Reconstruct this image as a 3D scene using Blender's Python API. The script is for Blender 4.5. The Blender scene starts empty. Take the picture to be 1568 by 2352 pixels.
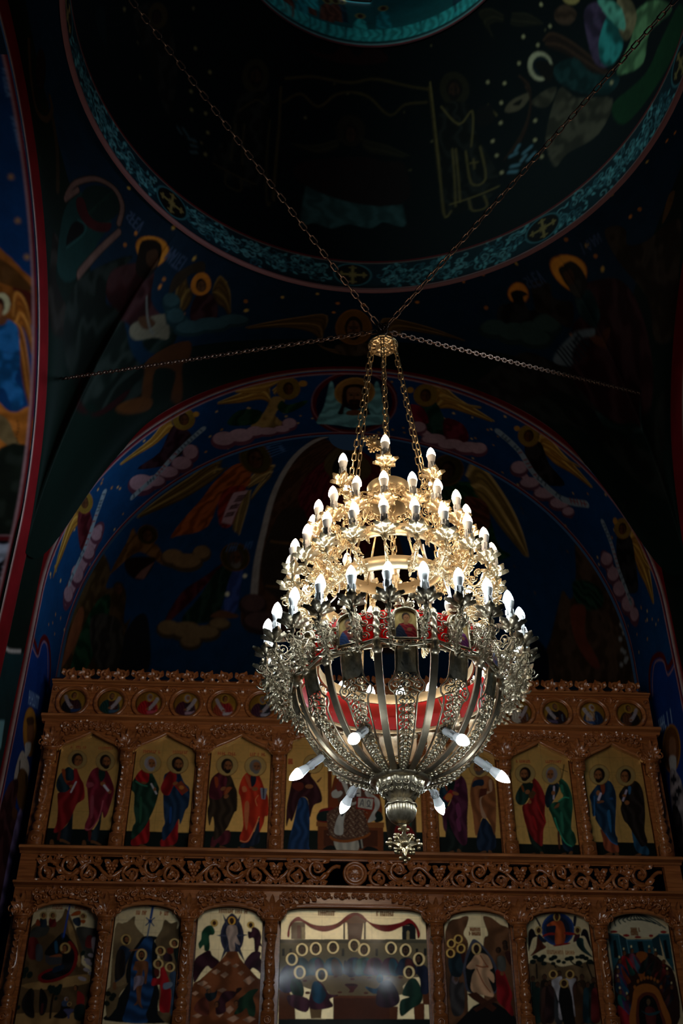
import bpy, math, random
import numpy as np
from mathutils import Vector, Matrix

C = bpy.context.scene.collection
S = bpy.context.scene
PI = math.pi
sin, cos = math.sin, math.cos
rnd = random.Random(7)

# ------------------------------------------------------------------ camera
cam_data = bpy.data.cameras.new('camera')
cam = bpy.data.objects.new('camera', cam_data)
C.objects.link(cam)
CAM_F, CAM_PITCH, CAM_ROLL, CAM_YAW = 2400.2743, 0.6188, 0.0065, 0.0399
fw = Vector((sin(CAM_YAW) * cos(CAM_PITCH), cos(CAM_YAW) * cos(CAM_PITCH), sin(CAM_PITCH)))
rt = fw.cross(Vector((0, 0, 1))).normalized()
up = rt.cross(fw)
rt2 = cos(CAM_ROLL) * rt + sin(CAM_ROLL) * up
up2 = cos(CAM_ROLL) * up - sin(CAM_ROLL) * rt
m = Matrix((rt2, up2, -fw)).transposed().to_4x4()
m.translation = Vector((-0.4813, 0.0, 1.6))
cam.matrix_world = m
cam_data.sensor_fit = 'VERTICAL'
cam_data.sensor_width = 24
cam_data.sensor_height = 36
cam_data.lens = CAM_F / 2352 * 36
cam_data.clip_end = 200
cam_data.dof.use_dof = True
cam_data.dof.focus_distance = 5.6
cam_data.dof.aperture_fstop = 4.0
S.camera = cam

# ------------------------------------------------------------------ view, world, daylight
S.view_settings.view_transform = 'Standard'
S.view_settings.look = 'None'
S.view_settings.exposure = 0.0
S.view_settings.gamma = 1.0
S.view_settings.use_curve_mapping = False
S.cycles.max_bounces = 5
S.cycles.diffuse_bounces = 3
S.cycles.glossy_bounces = 3
S.cycles.sample_clamp_indirect = 2.0
S.cycles.caustics_reflective = False
S.cycles.caustics_refractive = False

world = bpy.data.worlds.new('world')
S.world = world
world.use_nodes = True
bg = world.node_tree.nodes['Background']
bg.inputs[0].default_value = (0.25, 0.5, 0.9, 1)
bg.inputs[1].default_value = 0.012

WARM = (1.0, 0.76, 0.52)
COOL = (0.80, 0.92, 1.0)
BULB_WARM, BULB_COOL = 42.0, 92.0
BULB_OUTER = 180.0
WINDOW_LIGHT = 1.3


def area(name, loc, to, size, power, color, spread=PI):
    d = bpy.data.lights.new(name, 'AREA')
    d.shape = 'RECTANGLE'
    d.size, d.size_y = size
    d.energy = power
    d.color = color
    d.spread = spread
    o = bpy.data.objects.new(name, d)
    C.objects.link(o)
    o.location = loc
    o.rotation_euler = (Vector(to) - Vector(loc)).to_track_quat('-Z', 'Y').to_euler()
    return o


# daylight from the south nave window on the north arch, and from the drum windows on the dome's south side
area('south_window_daylight', (4.46, 4.3, 6.6), (-3.6, 7.6, 8.0), (0.8, 1.7), 25, (0.6, 0.8, 1.0), math.radians(34))
area('drum_window_daylight', (-1.3, 3.9, 13.4), (2.4, 6.0, 10.2), (0.5, 1.0), 14, (0.55, 0.95, 0.95), math.radians(75))

# ------------------------------------------------------------------ materials


def nodes_of(name):
    mt = bpy.data.materials.new(name)
    mt.use_nodes = True
    nt = mt.node_tree
    b = nt.nodes['Principled BSDF']
    return mt, nt, b


def bump(nt, b, scale, strength, dist=0.01, detail=3):
    tc = nt.nodes.new('ShaderNodeTexCoord')
    n = nt.nodes.new('ShaderNodeTexNoise')
    n.inputs['Scale'].default_value = scale
    n.inputs['Detail'].default_value = detail
    bp = nt.nodes.new('ShaderNodeBump')
    bp.inputs['Strength'].default_value = strength
    bp.inputs['Distance'].default_value = dist
    nt.links.new(tc.outputs['Object'], n.inputs['Vector'])
    nt.links.new(n.outputs['Fac'], bp.inputs['Height'])
    nt.links.new(bp.outputs['Normal'], b.inputs['Normal'])
    return tc, n


def metal(name, c1, c2, rough, scale=40, bst=0.25):
    mt, nt, b = nodes_of(name)
    tc, n = bump(nt, b, scale, bst, 0.004)
    r = nt.nodes.new('ShaderNodeValToRGB')
    r.color_ramp.elements[0].color = (*c1, 1)
    r.color_ramp.elements[1].color = (*c2, 1)
    r.color_ramp.elements[0].position = 0.35
    r.color_ramp.elements[1].position = 0.65
    nt.links.new(n.outputs['Fac'], r.inputs['Fac'])
    nt.links.new(r.outputs['Color'], b.inputs['Base Color'])
    b.inputs['Metallic'].default_value = 0.85
    b.inputs['Roughness'].default_value = rough
    return mt


def plain(name, col, rough=0.5, metallic=0.0, coat=0.0, bscale=60, bst=0.1):
    mt, nt, b = nodes_of(name)
    bump(nt, b, bscale, bst, 0.004)
    b.inputs['Base Color'].default_value = (*col, 1)
    b.inputs['Roughness'].default_value = rough
    b.inputs['Metallic'].default_value = metallic
    b.inputs['Coat Weight'].default_value = coat
    return mt


def glow(name, col, strength):
    mt, nt, b = nodes_of(name)
    b.inputs['Base Color'].default_value = (0.8, 0.8, 0.8, 1)
    b.inputs['Emission Color'].default_value = (*col, 1)
    b.inputs['Emission Strength'].default_value = strength
    # a faintly frosted look: the glass is a little brighter towards its tip
    return mt


def wood(name, c1, c2, rough=0.32):
    mt, nt, b = nodes_of(name)
    tc = nt.nodes.new('ShaderNodeTexCoord')
    mp = nt.nodes.new('ShaderNodeMapping')
    mp.inputs['Scale'].default_value = (2.0, 30.0, 30.0)
    n = nt.nodes.new('ShaderNodeTexNoise')
    n.inputs['Scale'].default_value = 1.6
    n.inputs['Detail'].default_value = 5
    n.inputs['Distortion'].default_value = 0.6
    r = nt.nodes.new('ShaderNodeValToRGB')
    r.color_ramp.elements[0].color = (*c1, 1)
    r.color_ramp.elements[1].color = (*c2, 1)
    r.color_ramp.elements[0].position = 0.3
    r.color_ramp.elements[1].position = 0.7
    bp = nt.nodes.new('ShaderNodeBump')
    bp.inputs['Strength'].default_value = 0.15
    bp.inputs['Distance'].default_value = 0.004
    nt.links.new(tc.outputs['Object'], mp.inputs['Vector'])
    nt.links.new(mp.outputs['Vector'], n.inputs['Vector'])
    nt.links.new(n.outputs['Fac'], r.inputs['Fac'])
    nt.links.new(r.outputs['Color'], b.inputs['Base Color'])
    nt.links.new(n.outputs['Fac'], bp.inputs['Height'])
    nt.links.new(bp.outputs['Normal'], b.inputs['Normal'])
    b.inputs['Roughness'].default_value = rough
    b.inputs['Coat Weight'].default_value = 0.6
    b.inputs['Coat Roughness'].default_value = 0.16
    return mt


def paint(name, rough, coat, spec=0.5, coat_rough=0.15, bscale=25, bst=0.12, gold_rough=0.38):
    """Paint laid on a surface: pigment in the colour attribute, gold leaf where its alpha is set."""
    mt, nt, b = nodes_of(name)
    bump(nt, b, bscale, bst, 0.006)
    a = nt.nodes.new('ShaderNodeVertexColor')
    a.layer_name = 'pigment'
    nt.links.new(a.outputs['Color'], b.inputs['Base Color'])
    mu = nt.nodes.new('ShaderNodeMath')
    mu.operation = 'MULTIPLY'
    mu.inputs[1].default_value = 0.6
    nt.links.new(a.outputs['Alpha'], mu.inputs[0])
    nt.links.new(mu.outputs[0], b.inputs['Metallic'])
    mr = nt.nodes.new('ShaderNodeMapRange')
    mr.inputs['To Min'].default_value = rough
    mr.inputs['To Max'].default_value = gold_rough
    nt.links.new(a.outputs['Alpha'], mr.inputs['Value'])
    nt.links.new(mr.outputs['Result'], b.inputs['Roughness'])
    b.inputs['Specular IOR Level'].default_value = spec
    b.inputs['Coat Weight'].default_value = coat
    b.inputs['Coat Roughness'].default_value = coat_rough
    return mt


M_GOLD = metal('cast_brass', (0.60, 0.42, 0.21), (0.86, 0.67, 0.40), 0.28)
M_BAND = metal('brushed_brass', (0.80, 0.62, 0.36), (0.88, 0.70, 0.42), 0.42, 8, 0.08)
M_DARK = metal('aged_brass', (0.47, 0.375, 0.24), (0.76, 0.64, 0.45), 0.34)
M_RIB = metal('bronze_strip', (0.34, 0.27, 0.18), (0.46, 0.37, 0.26), 0.46, 20, 0.1)
M_IRON = metal('dark_chain_steel', (0.15, 0.085, 0.06), (0.26, 0.16, 0.11), 0.45)
M_SLEEVE = None
M_BULBW = glow('warm_bulb_glass', WARM, BULB_WARM)
M_BULBC = glow('cool_bulb_glass', COOL, BULB_COOL)
M_BULBO = glow('cool_bowl_bulb_glass', COOL, BULB_OUTER)
M_WOOD = wood('carved_walnut', (0.24, 0.070, 0.019), (0.50, 0.165, 0.044), 0.26)
M_WOODF = wood('light_walnut', (0.30, 0.092, 0.026), (0.56, 0.20, 0.058), 0.3)
M_MURAL = paint('fresco_paint', 0.7, 0.0, 0.12)
M_ICON = paint('varnished_icon_paint', 0.6, 0.28, 0.12, 0.10, 30, 0.10, 0.40)
M_STONE = plain('floor_stone', (0.22, 0.19, 0.16), 0.4)
M_PLASTER = plain('dark_plaster', (0.03, 0.05, 0.05), 0.8)
M_PANE = glow('daylit_window_glass', (0.6, 0.85, 1.0), WINDOW_LIGHT)


def red_glass():
    mt, nt, b = nodes_of('red_glass')
    bump(nt, b, 30, 0.1)
    b.inputs['Base Color'].default_value = (0.75, 0.012, 0.008, 1)
    b.inputs['Roughness'].default_value = 0.3
    tr = nt.nodes.new('ShaderNodeBsdfTranslucent')
    tr.inputs['Color'].default_value = (0.95, 0.03, 0.015, 1)
    mx = nt.nodes.new('ShaderNodeMixShader')
    mx.inputs[0].default_value = 0.55
    out = nt.nodes['Material Output']
    nt.links.new(b.outputs[0], mx.inputs[1])
    nt.links.new(tr.outputs[0], mx.inputs[2])
    nt.links.new(mx.outputs[0], out.inputs['Surface'])
    return mt


M_RED = red_glass()


def candle_plastic():
    mt, nt, b = nodes_of('candle_plastic')
    bump(nt, b, 80, 0.05)
    b.inputs['Base Color'].default_value = (0.80, 0.79, 0.76, 1)
    b.inputs['Roughness'].default_value = 0.4
    tr = nt.nodes.new('ShaderNodeBsdfTranslucent')
    tr.inputs['Color'].default_value = (0.85, 0.84, 0.82, 1)
    mx = nt.nodes.new('ShaderNodeMixShader')
    mx.inputs[0].default_value = 0.005
    nt.links.new(b.outputs[0], mx.inputs[1])
    nt.links.new(tr.outputs[0], mx.inputs[2])
    nt.links.new(mx.outputs[0], nt.nodes['Material Output'].inputs['Surface'])
    return mt


M_SLEEVE = candle_plastic()

# ------------------------------------------------------------------ mesh building


class MB:
    def __init__(s):
        s.v, s.f = [], []

    def add(s, vs, fs, M=None):
        n = len(s.v)
        if M is not None:
            vs = [M @ Vector(v) for v in vs]
        s.v.extend([tuple(v) for v in vs])
        s.f.extend([tuple(i + n for i in f) for f in fs])

    def box(s, x0, x1, y0, y1, z0, z1, M=None):
        vs = [(x, y, z) for x in (x0, x1) for y in (y0, y1) for z in (z0, z1)]
        s.add(vs, [(0, 1, 3, 2), (4, 6, 7, 5), (0, 4, 5, 1), (2, 3, 7, 6), (0, 2, 6, 4), (1, 5, 7, 3)], M)

    def lathe(s, prof, n=24, M=None, cap=True, fn=None):
        vs, fs = [], []
        for (r, z) in prof:
            for k in range(n):
                a = 2 * PI * k / n
                rr = r if fn is None else fn(r, z, a)
                vs.append((rr * cos(a), rr * sin(a), z))
        for i in range(len(prof) - 1):
            for k in range(n):
                k2 = (k + 1) % n
                fs.append((i * n + k, i * n + k2, (i + 1) * n + k2, (i + 1) * n + k))
        if cap:
            fs.append(tuple(range(n - 1, -1, -1)))
            fs.append(tuple((len(prof) - 1) * n + k for k in range(n)))
        s.add(vs, fs, M)

    def tube(s, pts, r, n=5, closed=False, M=None):
        pts = [Vector(p) for p in pts]
        m_ = len(pts)
        vs, fs = [], []
        prev = None
        for i, p in enumerate(pts):
            a = pts[(i - 1) % m_] if (closed or i > 0) else p
            b = pts[(i + 1) % m_] if (closed or i < m_ - 1) else p
            t = (b - a)
            if t.length < 1e-9:
                t = Vector((0, 0, 1))
            t.normalize()
            if prev is None:
                q = Vector((0, 1, 0)) if abs(t.y) < 0.9 else Vector((1, 0, 0))
                nrm = t.cross(q).normalized()
            else:
                nrm = (prev - t * prev.dot(t))
                if nrm.length < 1e-6:
                    nrm = t.orthogonal()
                nrm.normalize()
            prev = nrm
            bi = t.cross(nrm)
            rr = r[i] if isinstance(r, (list, tuple)) else r
            for k in range(n):
                an = 2 * PI * k / n
                vs.append(p + nrm * (rr * cos(an)) + bi * (rr * sin(an)))
        L = m_ if closed else m_ - 1
        for i in range(L):
            j = (i + 1) % m_
            for k in range(n):
                k2 = (k + 1) % n
                fs.append((i * n + k, i * n + k2, j * n + k2, j * n + k))
        if not closed:
            fs.append(tuple(range(n - 1, -1, -1)))
            fs.append(tuple((m_ - 1) * n + k for k in range(n)))
        s.add(vs, fs, M)

    def ball(s, c, r, n=8, k=5, sc=(1, 1, 1)):
        prof = [(max(1e-4, r * sin(PI * i / k)), -r * cos(PI * i / k)) for i in range(k + 1)]
        M = Matrix.Translation(c) @ Matrix.Diagonal((*sc, 1))
        s.lathe(prof, n, M, cap=False)

    def grid(s, P):
        """P: rows of points"""
        h, w = len(P), len(P[0])
        s.add([p for r in P for p in r], [(i * w + j, i * w + j + 1, (i + 1) * w + j + 1, (i + 1) * w + j)
                                         for i in range(h - 1) for j in range(w - 1)])

    def prism(s, pts, y0, y1):
        """polygon in x,z extruded along y"""
        n = len(pts)
        vs = [(x, y0, z) for x, z in pts] + [(x, y1, z) for x, z in pts]
        fs = [tuple(range(n)), tuple(range(2 * n - 1, n - 1, -1))]
        fs += [(i, n + i, n + (i + 1) % n, (i + 1) % n) for i in range(n)]
        s.add(vs, fs)

    def mesh(s, name, mat, smooth=True):
        me = bpy.data.meshes.new(name)
        me.from_pydata(s.v, [], s.f)
        me.materials.append(mat)
        if smooth:
            me.shade_smooth()
        me.update()
        return me

    def build(s, name, mat, parent=None, loc=(0, 0, 0), rot=(0, 0, 0), smooth=True, me=None):
        me = me or s.mesh(name, mat, smooth)
        return link(name, me, parent, loc, rot)


def link(name, me, parent=None, loc=(0, 0, 0), rot=(0, 0, 0)):
    o = bpy.data.objects.new(name, me)
    C.objects.link(o)
    o.parent = parent
    o.location = loc
    o.rotation_euler = rot
    return o


def tag(o, label=None, cat=None, group=None, kind=None):
    if label:
        o['label'] = label
    if cat:
        o['category'] = cat
    if group:
        o['group'] = group
    if kind:
        o['kind'] = kind
    return o


def crom(pts, n=6, closed=False):
    pts = [Vector(p) for p in pts]
    out = []
    m_ = len(pts)
    for i in range(m_ if closed else m_ - 1):
        if closed:
            p0, p1, p2, p3 = pts[(i - 1) % m_], pts[i], pts[(i + 1) % m_], pts[(i + 2) % m_]
        else:
            p0, p1, p2, p3 = pts[max(0, i - 1)], pts[i], pts[i + 1], pts[min(m_ - 1, i + 2)]
        for k in range(n):
            t = k / n
            out.append(0.5 * ((2 * p1) + (p2 - p0) * t + (2 * p0 - 5 * p1 + 4 * p2 - p3) * t * t + (3 * p1 - p0 - 3 * p2 + p3) * t ** 3))
    if not closed:
        out.append(pts[-1])
    return out


def spiral(c, r, turns, a0, d=1, n=16, r1=0.12):
    """flat spiral in x,z around c (x,z), from the outer radius r inwards"""
    return [(c[0] + r * (1 - (1 - r1) * i / n) * cos(a0 + d * 2 * PI * turns * i / n),
             c[1] + r * (1 - (1 - r1) * i / n) * sin(a0 + d * 2 * PI * turns * i / n)) for i in range(n + 1)]


def leaf_verts(L, Wd, lobes=3, curl=0.6, th=0.004, nl=9):
    """pointed serrated leaf along +x, curling up +z; closed lens-shaped body. returns verts, faces"""
    ws = (-1, -0.55, 0, 0.55, 1)
    vs, fs = [], []
    for side in (1, -1):
        for i in range(nl + 1):
            t = i / nl
            w = Wd * (sin(PI * min(1, t * 0.92 + 0.08)) ** 0.8) * (1 + 0.13 * sin(t * lobes * 2 * PI + 2.0))
            if i == nl:
                w = 0.0005
            a = curl * t
            x = L * sin(a) / curl if curl else L * t
            z = L * (1 - cos(a)) / curl if curl else 0
            for q in ws:
                ridge = (1 - abs(q)) * Wd * 0.30 * (1 if abs(q) < 0.1 else 0.55)
                off = th * (1 - q * q) * side * 0.5
                vs.append((x, q * w, z - ridge + abs(q) * Wd * 0.25 + off))
    nw = len(ws)
    base = (nl + 1) * nw
    for i in range(nl):
        for j in range(nw - 1):
            a = i * nw + j
            fs.append((a, a + 1, a + nw + 1, a + nw))
            fs.append((base + a, base + a + nw, base + a + nw + 1, base + a + 1))
    return vs, fs

# ------------------------------------------------------------------ building dimensions
YD = 4.772                       # dome and chandelier axis
YF, YB = 8.457, 9.545            # front and back edge of the altar arch
RI, RF, ZS = 2.926, 3.043, 6.608  # arch intrados, band outer radius, springing height
XN = 2.97                        # half width of the nave
RN, RNO = 2.76, 3.111            # side arches
RD, ZD, BH = 2.554, 9.584, 0.45  # ring under the dome
RO, ZO = 1.591, 12.416           # drum


def s_soffit(u, v):
    a = np.clip(u / RI, -PI / 2, PI / 2)
    over = np.abs(u) - RI * PI / 2
    z = ZS + RI * np.cos(a) - np.maximum(over, 0)
    return RI * np.sin(a), YF + v, z


def s_face(u, v):
    a = np.clip(u / RI, -PI / 2, PI / 2)
    over = np.abs(u) - RI * PI / 2
    return v * np.sin(a), YF + 0 * u, ZS + v * np.cos(a) - np.maximum(over, 0)


def s_conch(u, v):
    R = 2.9
    a, e = u / R, np.maximum(v, 0) / R
    return R * np.sin(a) * np.cos(e), YB + R * np.cos(a) * np.cos(e), ZS + R * np.sin(e) + np.minimum(v, 0)


def _pend(u, v, south):
    th, t = u / 3.3, np.clip(v / 1.6, 0, 1)
    sx, cy = np.sin(th), np.cos(th)
    rx = XN / np.maximum(np.abs(sx), 1e-6)
    ry = (YF - YD) / np.maximum(np.abs(cy), 1e-6)
    k = 14.0
    lo = np.minimum(rx, ry)
    fx, fy = (lo / rx) ** k, (lo / ry) ** k
    rb = lo / (fx + fy) ** (1 / k)      # the corner between the two walls is rounded off
    xb, yb = rb * sx, rb * cy
    ze = ZS + np.sqrt(np.maximum(2.985 ** 2 - xb ** 2, 0))
    zn = ZS + np.sqrt(np.maximum(3.06 ** 2 - yb ** 2, 0))
    zb = (ze * fy + zn * fx) / (fx + fy)
    r = RD + (rb - RD) * t
    g = 0.65 * (1 - np.sqrt(np.maximum(1 - t * t, 0))) + 0.35 * t
    return r * sx, YD + r * cy, ZD - (ZD - zb) * g


def s_pend(u, v):
    return _pend(u, v, 1)


def s_ring(u, v):
    a = u / RD
    return RD * np.sin(a), YD + RD * np.cos(a), ZD + v


def s_dome(u, v):
    th, a = u / 2.3, v / 3.0
    r = RD * np.cos(a)
    return r * np.sin(th), YD + r * np.cos(th), ZD + BH + 3.03 * np.sin(a)


def s_drum(u, v):
    a = u / RO
    return RO * np.sin(a), YD + RO * np.cos(a), ZO + v


def s_njamb(u, v):
    a = np.maximum(u, 0) / RN
    return -XN - v, YD + RN * np.cos(a), ZS + RN * np.sin(a) + np.minimum(u, 0)


def s_sjamb(u, v):
    x, y, z = s_njamb(u, v)
    return -x, y, z


def s_nface(u, v):
    a = np.maximum(u, 0) / RN
    return -XN + 0 * u, YD + v * np.cos(a), ZS + v * np.sin(a) + np.minimum(u, 0)


def s_sface(u, v):
    x, y, z = s_nface(u, v)
    return -x, y, z


def s_npier(u, v):
    return -XN + 0 * u, YD + 2.7 + u, v


def s_spier(u, v):
    return XN + 0 * u, YD + 2.7 + u, v


def s_icon(u, v):
    return u, 8.995 + 0 * u, v


def s_medal(u, v):
    return u, 8.96 + 0 * u, v


SURF = dict(soffit=s_soffit, face=s_face, conch=s_conch, pend=s_pend, ring=s_ring, dome=s_dome, drum=s_drum,
            njamb=s_njamb, sjamb=s_sjamb, nface=s_nface, sface=s_sface, npier=s_npier, spier=s_spier, icon=s_icon, medal=s_medal)

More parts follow.
